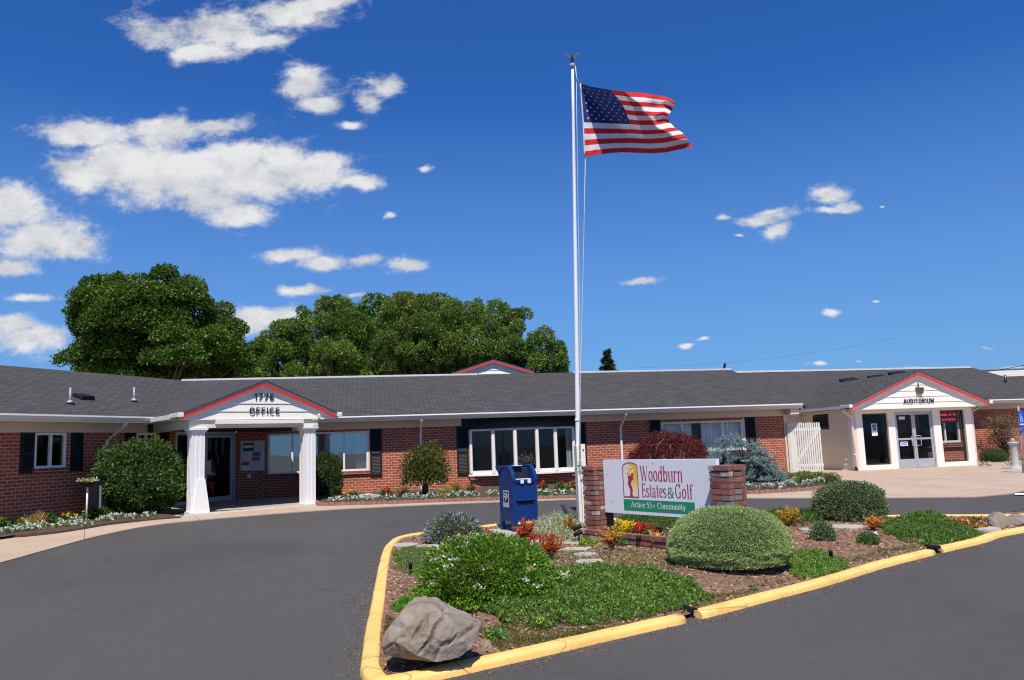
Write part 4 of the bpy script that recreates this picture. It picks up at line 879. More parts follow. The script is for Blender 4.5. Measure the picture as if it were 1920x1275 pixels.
# gable and roof of the entry
gl, gr_, gz, gp = -.3, 5.5, 2.72, 3.93
gx = (gl+gr_)/2; gw = MB(FA); zb = 2.6; slp = (gp-gz)/((gr_-gl)/2)
while zb < gp-.16:
    zt = min(zb+.22, gp-.08); f_ = lambda z: max(0.001, min((gr_-gl)/2-.03, (gp-.05-z)/slp)); wa, wb = f_(zb), f_(zt)
    gw.hexa([(gx-wa, -.42, zb), (gx+wa, -.42, zb), (gx+wa, -.34, zb), (gx-wa, -.34, zb), (gx-wb, -.4, zt), (gx+wb, -.4, zt), (gx+wb, -.34, zt), (gx-wb, -.34, zt)]); zb = zt
gw.build('gable', M['white'], aud)
g = MB(FA); g.box(gl, gr_, -.34, 0, 2.61, 2.63); g.box(-.0, 5.1, -.04, .2, 2.6, 2.68); g.build('soffit', M['beige'], aud)
gable_trim(FA, aud, gl-.02, gr_+.02, gx, gz, gp, -.4, 8.2)
for a in (gl-.05, gr_+.05):
    g = MB(FA); g.box(a-.07, a+.07, -.6, .0, gz-.04, gz+.08); g.build('gutter_end', M['gutter'], aud, bevel=.02)
for q_, nm_ in (((gl-.12, gl-.02, .0, 8., gz-.06, gz+.06), 'gutter'), ((gl-.02, -.03, -.3, 8., 2.61, 2.64), 'soffit'), ((gr_+.02, gr_+.12, .0, HY-.8, gz-.06, gz+.06), 'gutter'), ((5.1, gr_, -.3, HY, 2.61, 2.64), 'soffit')): g = MB(FA); g.box(*q_); g.build(nm_, M['gutter'], aud)
blocktext('AUDITORIUM', FA, gx-.02, -.432, 2.79, .165, 1.28, M['letter'], aud, label='black raised letters AUDITORIUM on the gable')
lf = MB(FA); lx = gx+.02; lf.tube([(lx, -.45, 3.6), (lx, -.45, 3.38)], .02); lf.hexa([(lx-.11, -.5, 3.17), (lx+.14, -.5, 3.13), (lx+.14, -.42, 3.13), (lx-.11, -.42, 3.17), (lx-.13, -.6, 3.36), (lx+.13, -.6, 3.36), (lx+.13, -.42, 3.39), (lx-.13, -.42, 3.39)])
lf.build('floodlight', mat('bronze_lamp', (.16, .14, .11), .5, .1, 6), aud, bevel=.01)
# white round downspout at the left corner
ds = MB(FA); ds.tube([(gl-.06, -.1, gz-.06), (gl-.05, -.12, 2.56), (-.06, -.1, 2.34), (-.05, -.09, 2.2), (-.05, -.09, Z0+.12)], .045, 10)
ds.tube([(-.05, -.09, .93), (-.05, -.09, .98)], .055, 10); ds.build('downspout', M['gutter'], aud)
ds = MB(FA); ds.tube([(-.05, -.09, Z0+.14), (-.04, -.13, Z0+.0)], .05, 10); ds.build('drain_elbow', M['black'], aud)
ds = MB(FA); ds.tube([(gr_+.02, -.1, gz-.06), (5.2, .02, 2.42), (5.2, .05, 2.2), (5.2, .05, Z0)], .035, 8); ds.build('downspout', M['gutter'], aud)
# brick hall behind
hw = MB(FA); hw.wall(3.7, 26, Z0-.1, 2.58, HY, [(6.0, 7.4, 1.2, 2.5), (10.8, 12.6, 1.2, 2.5)]); hw.build('wall', M['brick'], aud)
hw = MB(FA); hw.box(-14, 3.7, HY+.02, HY+.2, Z0-.1, 2.9); hw.build('wall', M['cream'], aud)
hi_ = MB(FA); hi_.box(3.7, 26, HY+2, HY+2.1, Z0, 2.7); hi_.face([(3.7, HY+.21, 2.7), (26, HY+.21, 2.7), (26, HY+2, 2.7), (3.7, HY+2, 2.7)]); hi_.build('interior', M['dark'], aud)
window(FA, aud, 6.0, 7.4, 1.2, 2.5, (6.7,), y=HY, sill='brick_sill', fw=.07); window(FA, aud, 10.8, 12.6, 1.2, 2.5, (11.7,), y=HY, sill='brick_sill')
shutter(FA, aud, 7.46, 7.98, 1.0, 2.55, HY); shutter(FA, aud, 5.5, 5.94, 1.1, 2.55, HY)
g = MB(FA); g.box(5.45, 8.0, HY-.1, HY, 1.0, 1.08); g.build('brick_ledge', M['brick_sill'], aud)
HX0, HXR, HXE = -14., 13.6, 17.5
def slab(pts, name='roof', par=aud, m_='shingle', th=.08, fr=FA):
    mb = MB(fr); lo = [(a, b, c-th) for a, b, c in pts]; mb.face(pts); mb.face(lo[::-1]); n = len(pts)
    for i in range(n): mb.face([pts[i], pts[(i+1) % n], lo[(i+1) % n], lo[i]])
    return mb.build(name, M[m_], par)
ey = HY-.6
XC = 13.0; slab([(HX0, ey, HE), (XC, ey, HE), (HXR, HRY, HRZ), (HX0, HRY, HRZ)]); slab([(HX0, HRY, HRZ), (HXR, HRY, HRZ), (XC, 16.6, HE), (HX0, 16.6, HE)])
g = MB(FA); g.face([(XC-.02, ey+.1, HE-.1), (XC-.02, 16.5, HE-.1), (HXR-.03, HRY, HRZ-.1)]); g.build('gable', M['cream'], aud)
g = MB(FA); g.prism([(HRY-.25, HRZ-.05), (HRY-.2, HRZ+.045), (HRY+.2, HRZ+.045), (HRY+.25, HRZ-.05)], 'x', HX0, HXR-.2); g.build('ridge_cap', M['ridge'], aud)
eaves(FA, 5.6, 26, aud, y=HY, ez=HE, fz=2.58, ov=.6)
# lower wing further right
LZR = 4.27; LYR = ey+(LZR-HE)/HSL; LX0 = XC+(HXR-XC)*(LYR-ey)/(HRY-ey); slab([(XC+.004, ey, HE), (40, ey, HE), (40, LYR, LZR), (LX0+.004, LYR, LZR)]); slab([(LX0+.004, LYR, LZR), (40, LYR, LZR), (40, LYR+4.4, HE), (LX0, LYR+4.4, HE)])
x, y, z = hitroof2(1886, 717, FA, HE, HSL, -ey)
g = MB(FA); g.tube([(x, y, z-.1), (x, y, z+.36)], .06, 10); g.build('roof_vent_pipe', M['bronze'], aud)
for px, py in ((1592, 720), (1645, 714), (1683, 707)):
    x, y, z = hitroof2(px, py, FA, HE, HSL, -ey)
    g = MB(FA); g.hexa([(x-.3, y-.1, z-.06), (x+.3, y-.1, z-.06), (x+.3, y+.25, z+.06), (x-.3, y+.25, z+.06), (x-.4, y-.3, z+.12), (x+.4, y-.3, z+.2), (x+.38, y+.25, z+.34), (x-.38, y+.25, z+.26)]); g.build('roof_vent', M['black'], aud, bevel=.01)
# white flat-topped building further back on the right
pw0 = at(1825, 695, 60); pw1 = at(2060, 690, 62)
wbld = thing('white_building', 'plain white flat-topped building rising behind the auditorium roof', 'building', (pw0.x+5, pw0.y, .36))
g = MB(); g.box(pw0.x, pw1.x+6, pw0.y, pw0.y+14, .3, pw0.z-.55); g.build('wall', M['white'], wbld)
g = MB(); g.box(pw0.x-.4, pw1.x+6.4, pw0.y-.4, pw0.y+14.4, pw0.z-.55, pw0.z-.02); g.build('parapet', M['white'], wbld)
g = MB(); g.box(pw0.x-.42, pw1.x+6.42, pw0.y-.45, pw0.y+14.45, pw0.z-.02, pw0.z+.04); g.build('coping', M['galv'], wbld)
# ------------------------------------------------------------------ picket gate between the wings
c_ = FM.w((XM+.16, -.12, 0)); e_ = at(1545, 880, 28.9); gf = Frame((c_.x, c_.y), math.degrees(atan2(e_.y-c_.y, e_.x-c_.x))); gwid = (Vector((e_.x, e_.y))-Vector((c_.x, c_.y))).length
gate = thing('picket_gate', 'white wooden picket gate with cross brace standing open beside the brick corner', 'gate', (c_.x, c_.y, Z0))
nb_ = 14
for i in range(nb_):
    a = gwid*i/nb_; g = MB(gf); g.box(a+.006, a+gwid/nb_-.018, -.02, 0, .42+.008*sin(i*2.1), 2.2+.012*sin(i*1.7)-.03*i/nb_); g.build('picket', M['white'], gate, bevel=.003)
g = MB(gf); g.box(.0, gwid, .002, .04, .62, .72); g.box(.0, gwid, .002, .04, 1.9, 2.0); g.build('rail', M['white'], gate)
g = MB(gf); g.prism([(.02, .72), (.14, .72), (gwid-.02, 1.9), (gwid-.14, 1.9)], 'y', .002, .035); g.build('brace', M['white'], gate)
g = MB(gf); g.box(-.1, -.02, -.04, .05, Z0-.05, 2.2); g.build('post', M['cream'], gate)
# ------------------------------------------------------------------ entrance sign
sgn = thing('entrance_sign', 'white entrance signboard of Woodburn Estates & Golf between two brick pillars', 'sign', tuple(FS.w((1.2, 0, .33))))
bd = MB(FS); bd.box(0, 2.39, 0, .068, .61, 1.46); board = bd.build('sign_board', M['signwhite'], sgn, bevel=.004)
for x0 in (.02, 2.22):
    g = MB(FS); g.box(x0, x0+.11, .012, .06, .3, .61); g.build('post', M['black'], sgn)
g = MB(FS); g.box(.13, 2.22, .02, .05, .36, .44); g.build('shade_strip', M['black'], sgn)  # black strip put in for the shade band below the board
for x_, z_ in ((.17, .79), (.1, 1.22), (1.15, 1.4), (.55, .645)):
    g = MB(FS); g.tube([(x_, .0, z_), (x_, -.006, z_)], .006, 8); g.build('screw', M['black'], board)
bm_list = [M['pillar_brick'], mat('sign_brick_dark', (.15, .07, .06), .9, .3, 6, .4, 60), mat('sign_brick_grey', (.2, .18, .17), .9, .25, 8, .4, 60), mat('sign_brick_pale', (.42, .34, .28), .9, .2, 9, .4, 60), mat('sign_brick_red', (.3, .1, .075), .9, .25, 5, .4, 60), mat('mortar', (.09, .07, .06), .95, .2, 9)]
rb_ = random.Random(5)
def brickcourse(mb, x0, x1, y0, y1, z, h, phase, ln=.2, dep=.095, proud=0.):
    """one course of bricks round a rectangle"""
    def run(a, b, f, ph):
        s = a; first = True
        while s < b-.01:
            e = min(b, s+(ln*(.5 if (ph and first) else 1))); first = False
            if b-e < .05: e = b
            mb.m = rb_.choices([0, 1, 2, 3, 4], [5, 2, 1.6, 1.1, 3])[0]; j = rb_.uniform(-.004, .004); f(s+.004, e-.004, j); s = e
    run(x0, x1, lambda s, e, j: mb.box(s, e, y0-proud+j, y0+dep, z+.005, z+h-.006), phase)
    run(x0, x1, lambda s, e, j: mb.box(s, e, y1-dep, y1+proud+j, z+.005, z+h-.006), not phase)
    run(y0+dep+.006, y1-dep-.006, lambda s, e, j: mb.box(x1-dep, x1+proud+j, s, e, z+.005, z+h-.006), not phase)
    run(y0+dep+.006, y1-dep-.006, lambda s, e, j: mb.box(x0-proud+j, x0+dep, s, e, z+.005, z+h-.006), phase)
def pillar(x0, x1, y0, y1, zb, zt):
    mb = MB(FS); n = 13; h = (zt-zb)/n
    mb.m = 5; mb.box(x0+.018, x1-.018, y0+.018, y1-.018, zb, zt-.01); mb.m = 0
    for i in range(n): brickcourse(mb, x0, x1, y0, y1, zb+i*h, h, i % 2 == 0, proud=.012 if i == n-1 else 0)
    mb.m = 4; mb.box(x0+.1, x1-.1, y0+.1, y1-.1, zt-.012, zt-.006)
    return mb.build('pillar', bm_list, sgn, bevel=.004)
pillar(-.32, -.015, -.19, .15, .33, 1.37); pillar(2.41, 2.76, -.19, .16, .33, 1.38)
# printed artwork, 1-2 mm proud of the board
LX = lambda cx: .46+(cx-487)/(672-487)*.35
LZ = lambda cy: 1.42-(cy-152)/(530-152)*.55
def flat(pts, y, name, m_, parent=board, fr=FS, **kw):
    mb = MB(fr); mb.face([(a, y, b) for a, b in pts]); return mb.build(name, m_, parent, **kw)
arch_o = [(487, 530), (487, 205)]+[(580-93*cos(a), 205-53*sin(a)) for a in np.linspace(.15, pi-.15, 14)]+[(672, 205), (672, 530)]
arch_i = [(496, 520), (496, 208)]+[(580-84*cos(a), 208-46*sin(a)) for a in np.linspace(.15, pi-.15, 14)]+[(663, 208), (663, 520)]
mb = MB(FS)
for i in range(len(arch_o)):
    j = (i+1) % len(arch_o); mb.face([(LX(p[0]), -.0035, LZ(p[1])) for p in (arch_o[i], arch_o[j], arch_i[j], arch_i[i])])
mb.build('logo_frame', M['crimson'], board)
def glowmat():
    m, nt, b = nt_new('yellow_gradient_print'); L = nt.links.new; tc = N(nt, 'ShaderNodeTexCoord'); s = N(nt, 'ShaderNodeSeparateXYZ'); L(tc.outputs['UV'], s.inputs[0])
    c = ramp(nt, [(0., (.8, .8, .82)), (.42, (.82, .78, .6)), (.75, (.85, .62, .05)), (1., (.85, .52, .02))], s.outputs[0]); L(c, b.inputs['Base Color']); b.inputs['Roughness'].default_value = .5; return m
GW = glowmat(); mb = MB(FS)
for i in range(12):
    for j in range(20):
        q = [(i/12, j/20), ((i+1)/12, j/20), ((i+1)/12, (j+1)/20), (i/12, (j+1)/20)]
        pts = [(497+a*165, 168+b*350) for a, b in q]
        if pts[0][1] < 205 and min(p[1]-(208-46*sqrt(max(0, 1-((p[0]-580)/85)**2))) for p in pts) < 0: continue
        uv = [(max(0, min(1, 1.25-sqrt(((a-.85)/.75)**2+((b-.08)/.95)**2))), 0) for a, b in q]
        mb.face([(LX(x), -.0015, LZ(z)) for x, z in pts], uv)
mb.build('logo_sunlight', GW, board)
flat([(LX(a), LZ(b)) for a, b in [(505, 195), (560, 200), (612, 193), (610, 208), (565, 215), (520, 212)]], -.0035, 'logo_ray', M['signwhite'])
flat([(LX(a), LZ(b)) for a, b in [(590, 285), (575, 268), (618, 226), (636, 240)]], -.0035, 'logo_ray', M['signwhite'])
golfer = [(547, 253), (553, 262), (560, 283), (572, 300), (590, 295), (598, 290), (592, 275), (600, 268), (613, 270), (619, 282), (613, 296), (617, 312), (613, 335), (600, 345), (584, 372), (590, 405), (601, 430), (602, 465), (597, 492), (592, 502), (605, 508), (606, 516), (585, 522), (566, 522), (568, 500), (573, 465), (572, 440), (562, 420), (551, 395), (548, 365), (556, 335), (549, 312), (558, 298), (550, 275)]
flat([(LX(a), LZ(b)) for a, b in golfer], -.005, 'golfer', M['crimson'])
# stroke lettering with thick stems and hairline serifs (condensed Bodoni-like)
def arc(cx, cy, rx, ry, a0, a1, n=14): return [(cx+rx*cos(radians(a0+(a1-a0)*i/n)), cy+ry*sin(radians(a0+(a1-a0)*i/n))) for i in range(n+1)]
X_ = .66
def serif(x, y, w=.07): return [(x-w, y), (x+w, y)]
GLY = {
 'o': (.42, [arc(.21, .33, .14, .33, 0, 360, 24)]), 'd': (.44, [arc(.2, .33, .13, .33, 20, 340, 22), [(.34, 1.0), (.34, 0)], serif(.3, 1., .04), serif(.37, 0., .04)]),
 'b': (.44, [[(.1, 1.), (.1, 0)], serif(.06, 1., .05), arc(.23, .33, .13, .33, 160, -160, 22)]), 'u': (.46, [[(.1, X_), (.1, .15)], arc(.2, .15, .1, .15, 180, 300, 8), [(.36, X_), (.36, 0)], serif(.06, X_, .04), serif(.32, X_, .04), serif(.4, 0, .04)]),
 'r': (.34, [[(.1, X_), (.1, 0)], serif(.1, 0), serif(.06, X_, .04), arc(.22, .45, .11, .21, 170, 40, 8)]), 'n': (.46, [[(.1, X_), (.1, 0)], serif(.1, 0), serif(.06, X_, .04), arc(.23, .48, .12, .18, 170, 10, 10), [(.35, .5), (.35, 0)], serif(.35, 0)]),
 'W': (.74, [[(.06, 1.), (.22, 0)], [(.22, 0.), (.36, 1.)], [(.32, 1.), (.5, 0)], [(.5, 0.), (.66, 1.)], serif(.08, 1., .1), serif(.34, 1., .1), serif(.66, 1., .08)]),
 'E': (.46, [[(.12, 1.), (.12, 0)], [(.04, 1.), (.38, 1.), (.39, .82)], [(.04, 0.), (.4, 0.), (.42, .2)], [(.12, .52), (.3, .52)], [(.3, .6), (.3, .44)]]),
 's': (.34, [arc(.17, .5, .1, .16, 20, 200, 10)+arc(.17, .33, .12, .1, 150, 120, 2)+[(.17, .35), (.25, .26)]+arc(.17, .16, .11, .16, 20, -160, 10)]),
 't': (.28, [[(.13, .9), (.13, .12)], arc(.2, .12, .07, .12, 180, 300, 6), [(.02, X_), (.26, X_)]]),
 'a': (.42, [arc(.18, .5, .1, .16, 170, 30, 8), [(.3, .5), (.3, .06)], arc(.35, .06, .05, .06, 180, 300, 4), arc(.19, .19, .11, .19, 60, 300, 14)]),
 'e': (.38, [arc(.2, .33, .13, .33, 10, 320, 22), [(.07, .36), (.33, .36)]]),
 'G': (.56, [arc(.28, .5, .2, .5, 45, 325, 26), [(.44, .42), (.44, .04)], [(.34, .42), (.52, .42)], [(.44, 1.), (.44, .78)]]), 'l': (.22, [[(.11, 1.), (.11, 0)], serif(.11, 0), serif(.08, 1., .04)]),
 'f': (.3, [[(.12, .84), (.12, 0)], arc(.21, .84, .09, .16, 180, 30, 8), serif(.12, 0), [(.03, X_), (.26, X_)]]),
 '&': (.62, [arc(.24, .78, .12, .2, -60, 240, 16), [(.16, .62), (.48, .06), (.56, .0)], arc(.24, .27, .18, .27, 110, 330, 14)+[(.46, .3), (.5, .48)], [(.42, .5), (.58, .5)]]),
 'A': (.66, [[(.06, 0), (.31, 1.)], [(.31, 1.), (.56, 0)], [(.16, .34), (.47, .34)], serif(.08, 0, .08), serif(.56, 0, .1)]),
 'c': (.44, [arc(.24, .33, .17, .33, 40, 320, 20)]), 'i': (.26, [[(.13, X_), (.13, 0)], serif(.13, 0), serif(.08, X_, .05), [(.13, .93), (.13, .8)]]),
 'v': (.5, [[(.06, X_), (.24, 0)], [(.24, 0), (.42, X_)], serif(.08, X_), serif(.4, X_, .06)]), '5': (.5, [[(.14, .95), (.12, .56)], [(.14, .95), (.4, .95)], arc(.23, .3, .17, .3, 130, -140, 18)]),
 '+': (.6, [[(.3, .15), (.3, .65)], [(.06, .4), (.54, .4)], [(.06, .42), (.54, .42)]]), 'C': (.68, [arc(.35, .5, .26, .5, 45, 315, 26), [(.56, .96), (.56, .7)]]),
 'm': (.8, [[(.12, X_), (.12, 0)], serif(.12, 0), serif(.07, X_, .05), arc(.26, .46, .13, .2, 170, 10, 8), [(.4, .5), (.4, 0)], serif(.4, 0), arc(.54, .46, .13, .2, 170, 10, 8), [(.68, .5), (.68, 0)], serif(.68, 0)]),
 'y': (.5, [[(.06, X_), (.25, .02)], [(.42, X_), (.2, -.2), (.1, -.26)], serif(.08, X_), serif(.4, X_, .06)]), ' ': (.24, [])}
def lettering(s, x0, x1, z0, h, thick, thin, m_, y=-.004, wid=None, label=None, wf=1.):
    tot = sum(GLY[c][0] for c in s)*wf; k = (x1-x0)/(tot*h); mb = MB(FS); x = x0; cw = h*k*wf
    for c in s:
        w_, st = GLY[c]
        for q, pl in enumerate(st):
            P = [Vector((x+a*cw, z0+b*h)) for a, b in pl]; L_, R_ = [], []
            for i, p in enumerate(P):
                t = (P[min(i+1, len(P)-1)]-P[max(i-1, 0)]).normalized(); w2 = (thin+(thick-thin)*abs(t.y)**1.5)/2
                if c in 'AWv&' and len(P) == 2 and t.x*t.y > 0 and abs(t.x) > .05: w2 = thin*1.1/2
                if c == 'u' and 0: pass
                n = Vector((-t.y, t.x)); L_.append(p+n*w2); R_.append(p-n*w2)
            for i in range(len(P)-1): mb.face([(v.x, y-.0004*q, v.y) for v in (L_[i], L_[i+1], R_[i+1], R_[i])])
        x += w_*cw
    return mb.build('lettering', m_, board, label=label, merge=False)
lettering('Woodburn', .86, 1.75, 1.135, .225, .021, .007, M['crimson'], label='crimson serif words Woodburn')
lettering('Estates', .87, 1.4, .895, .2, .02, .007, M['crimson'], label='crimson serif word Estates')
lettering('&', 1.42, 1.56, .895, .15, .02, .008, M['green_print'], label='green ampersand')
lettering('Golf', 1.57, 1.93, .895, .2, .02, .007, M['crimson'], label='crimson serif word Golf')
flat([(.455, .665), (1.945, .665), (1.945, .84), (.455, .84)], -.002, 'banner', M['green_print'], label='green strip reading Active 55+ Community')
lettering('Active 55+ Community', .62, 1.77, .722, .088, .0135, .006, M['signwhite'], label='white words Active 55+ Community')
# ------------------------------------------------------------------ planter wall round the sign
pl_ = MB(FS); pl_.m = 5; PX0, PX1, PY0, PY1 = -.46, 2.95, -.34, .34
pl_.box(PX0+.015, PX1-.015, PY0+.015, PY0+.085, .1, .35); pl_.box(PX0+.015, PX0+.085, PY0, PY1, .1, .35); pl_.box(PX0+.015, PX1-.015, PY1-.085, PY1-.015, .1, .35); pl_.box(PX1-.085, PX1-.015, PY0, PY1, .1, .35)
for i in range(3): brickcourse(pl_, PX0, PX1, PY0, PY1, .115+i*.083, .083, i % 2 == 0, ln=.215, proud=.012 if i == 2 else 0)
pl_.build('brick_planter', bm_list, label='low rectangular brick planter wall round the foot of the sign', cat='planter', origin=FS.w((1.2, 0, .12)), bevel=.004)
g = MB(FS); g.box(PX0+.1, PX1-.1, PY0+.1, PY1-.1, .1, .322); g.build('planter_soil', M['bed'], kind='structure', label='soil inside the sign planter')
# ------------------------------------------------------------------ mailbox
mp_ = at(974, 993, 15.6); FB_ = Frame((mp_.x, mp_.y), 27); mz = G(mp_.x, mp_.y)+.085
pad = MB(Frame((mp_.x, mp_.y), 27)); pad.box(-.55, .6, -.5, .5, mz-.08, mz+.012); pad.build('mailbox_pad', M['stone'], kind='structure', label='small concrete pad under the mailbox', bevel=.01)
mz += .012
mbx = thing('mailbox', 'blue street collection mailbox with arched top and open dark letter slot', 'mailbox', (mp_.x, mp_.y, mz))
def arcp(r0, r1, a0, a1, n, cy, cz): return [(cy+r0*cos(radians(a0+(a1-a0)*i/n)), cz+r1*sin(radians(a0+(a1-a0)*i/n))) for i in range(n+1)]
BH = .17; ct = mz+.93; ry = .29; rzz = .28
prof_full = [(-ry, mz+BH)]+arcp(ry, rzz, 180, 0, 20, 0, ct)+[(ry, mz+BH)]
g = MB(FB_); 
for x0, x1 in ((-.26, -.2), (.2, .26)): g.prism(prof_full, 'x', x0, x1)
cen = [(-ry+.012, mz+BH), (-ry+.012, ct), (-ry+.03, ct+.02), (-.04, ct+.03), (-.02, ct+.235)]+arcp(ry-.012, rzz-.012, 82, 0, 12, 0, ct)+[(ry-.012, mz+BH)]
g.prism(cen, 'x', -.2, .2); g.build('body', M['mailblue'], mbx, bevel=.006)
g = MB(FB_)
for sx_ in (-1, 1):
    for rr_ in (0, 1):
        a = arcp(ry+.012, rzz+.012, 180, 0, 24, 0, ct); b = arcp(ry-.02, rzz-.02, 180, 0, 24, 0, ct)
    for i in range(24):
        xa, xb = (.2, .272) if sx_ > 0 else (-.272, -.2); g.hexa([(xa, *b[i]), (xb, *b[i]), (xb, *b[i+1]), (xa, *b[i+1]), (xa, *a[i]), (xb, *a[i]), (xb, *a[i+1]), (xa, *a[i+1])])
g.build('hood_rim', M['mailblue'], mbx)
g = MB(FB_); g.face([(-.198, -.05, ct+.033), (.198, -.05, ct+.033), (.198, -.028, ct+.228), (-.198, -.028, ct+.228)]); g.face([(-.198, -.2, ct+.035), (.198, -.2, ct+.035), (.198, -.05, ct+.034), (-.198, -.05, ct+.034)]); g.build('letter_slot', M['slot'], mbx)
g = MB(FB_); g.box(-.2, .2, -ry-.02, -ry+.01, ct-.03, ct+.022); g.build('pull_lip', M['mailblue'], mbx, bevel=.006)
g = MB(FB_); g.box(-.18, .14, -ry+.0, -ry+.12, ct+.024, ct+.036); g.box(-.1, -.03, -ry-.024, -ry-.021, ct-.05, ct+.02); g.box(.05, .12, -ry-.024, -ry-.021, ct-.05, ct+.02); g.build('label_sticker', M['paper'], mbx)
g = MB(FB_); g.box(-.12, .06, -.1, .02, ct+rzz-.006, ct+rzz+.003); g.build('label_sticker', M['paper'], mbx)
g = MB(FB_); g.box(-.205, .205, -ry-.012, -ry+.012, ct-.36, ct-.345); g.prism([(-ry-.035, ct-.365), (-ry+.01, ct-.35), (-ry+.01, ct-.39)], 'x', -.17, .17); g.build('door_lip', M['mailblue'], mbx)
g = MB(FB_); g.box(-.16, .16, -ry-.003, -ry+.015, ct-.425, ct-.392); g.build('door_shade_strip', M['slot'], mbx)  # raised dark strip, recess shade under the lip put into its colour
g = MB(FB_)   # drive-up snorkel at the back
g.hexa([(-.2, ry-.06, ct-.08), (.2, ry-.06, ct-.08), (.2, ry+.02, ct-.02), (-.2, ry+.02, ct-.02), (-.2, -.02, ct+rzz-.01), (.2, -.02, ct+rzz-.01), (.2, ry+.3, ct+rzz-.005), (-.2, ry+.3, ct+rzz-.005)]); g.build('snorkel', M['mailblue'], mbx, bevel=.008)
for sx_ in (-1, 1):
    for sy_ in (-1, 1):
        xa, xb = sorted((sx_*.262, sx_*.225)); g = MB(FB_)
        if sy_ < 0: pts = [(-ry, mz), (-ry+.06, mz), (-ry+.075, mz+.12), (-ry+.13, mz+BH+.01), (-ry, mz+BH+.01)]
        else: pts = [(ry, mz), (ry-.06, mz), (ry-.075, mz+.12), (ry-.13, mz+BH+.01), (ry, mz+BH+.01)]
        g.prism(pts, 'x', xa, xb); yb_ = (-ry, -ry+.035) if sy_ < 0 else (ry-.035, ry); x2, x3 = sorted((sx_*.225, sx_*.17)); g.box(x2, x3, yb_[0], yb_[1], mz, mz+BH+.01); g.build('leg', M['mailblue'], mbx)
def side_decal(pts, off, m_, name='decal'):
    g = MB(FB_); g.face([(-.262-off, -y, z) for y, z in pts]); return g.build(name, M[m_], mbx)
zz0 = mz+.44
side_decal([(-.12, zz0), (.12, zz0), (.12, zz0+.31), (-.12, zz0+.31)], .002, 'paper'); side_decal([(-.1, zz0+.09), (.1, zz0+.09), (.1, zz0+.29), (-.1, zz0+.29)], .004, 'letter', 'eagle_square')
ds_ = [(-.1, .25), (-.02, .262), (.06, .25), (.085, .22), (.08, .19), (.045, .16), (-.02, .125), (-.07, .1), (.0, .16), (.04, .19), (.05, .21), (.02, .235), (-.04, .238), (-.1, .235)]
side_decal([(a, zz0+b) for a, b in ds_], .006, 'paper', 'eagle_emblem'); side_decal([(-.03, zz0+.17), (.02, zz0+.19), (.0, zz0+.215), (-.06, zz0+.21), (-.1, zz0+.2)][::-1], .006, 'paper', 'eagle_emblem')
FD = Frame(FB_.w((-.266, 0, 0)), 27-90)
text('UNITED STATES', FD, 0, -.001, zz0+.052, .03, M['letter'], 'lettering', mbx, .0, 0, .9); text('POSTAL SERVICE', FD, 0, -.001, zz0+.018, .03, M['letter'], 'lettering', mbx, .0, 0, .84)
# ------------------------------------------------------------------ flagpole
PY = 14.9; pt = at(1073.5, 128, PY); pbm = at(1084, 840, PY); zg = IZ(pbm.x, pbm.y); pb_ = pbm+(pbm-pt)*((pbm.z-zg+.1)/(pt.z-pbm.z))
fp = thing('flagpole', 'tall white flagpole with bronze eagle finial and white timber foot posts', 'flagpole', (pb_.x, pb_.y, zg))
g = MB(); g.tube([tuple(pb_+(pt-pb_)*i/10) for i in range(11)], [.05-.024*i/10 for i in range(11)], 16); pole = g.build('pole', M['steel_white'], fp)
pj = at(1083, 790, PY); g = MB(); g.tube([tuple(pj), tuple(pj+(pt-pb_).normalized()*.04)], .051, 16); g.build('joint_ring', M['steel_white'], pole)
FPo = Frame((pbm.x, pbm.y), 12); zt_ = at(1084, 833, PY).z
g = MB(FPo); g.box(-.065, -.012, -.11, .06, zg-.1, zt_-.02); g.build('foot_post', M['white'], fp, bevel=.006)
g = MB(FPo); g.box(-.005, .1, -.115, -.055, zg-.1, zt_+.0); g.build('foot_post', M['white'], fp, bevel=.006)
for x_, z_ in ((.06, zt_-.1), (.04, zg+.42), (.075, zg+.4), (.065, zg+.3)):
    g = MB(FPo); g.tube([(x_, -.115, z_), (x_, -.13, z_)], .013, 8); g.build('bolt', M['bronze'], fp)
zc = at(1082, 872, PY).z; g = MB(FPo); g.tube([(-.06, -.15, zc+.06), (-.03, -.15, zc+.03), (-.03, -.15, zc-.03), (-.06, -.15, zc-.06)], .01, 6); g.tube([(-.03, -.11, zc), (-.03, -.15, zc)], .012, 6); g.build('cleat', M['galv'], fp)
g = MB(FPo); pth = [(-.03+.035*sin(k*.9)+.003*k, -.16-.004*(k % 3), zc+.05-.02*k+.05*cos(k*.9)) for k in range(16)]; g.tube(pth+[(.04, -.14, zc-.3), (.055, -.13, zc-.36)], .007, 6); g.build('rope_coil', M['rope'], fp)
g = MB(); up_ = (pt-pb_).normalized(); g.lathe([(.028, -.02), (.05, .02), (.06, .05), (.06, .075), (.03, .085)], tuple(pt), 16); g.build('truck', M['galv'], fp)
eg = thing('finial', None, None); COL.objects.unlink(eg); bpy.data.objects.remove(eg)
g = MB(); e0 = pt+Vector((0, 0, .085)); g.tube([tuple(e0), tuple(e0+Vector((0, 0, .06)))], .008, 6)
g.tube([tuple(e0+Vector((0, .02, .04))), tuple(e0+Vector((0, 0, .09))), tuple(e0+Vector((0, -.02, .15))), tuple(e0+Vector((0, -.05, .175)))], [.01, .035, .028, .008], 8)
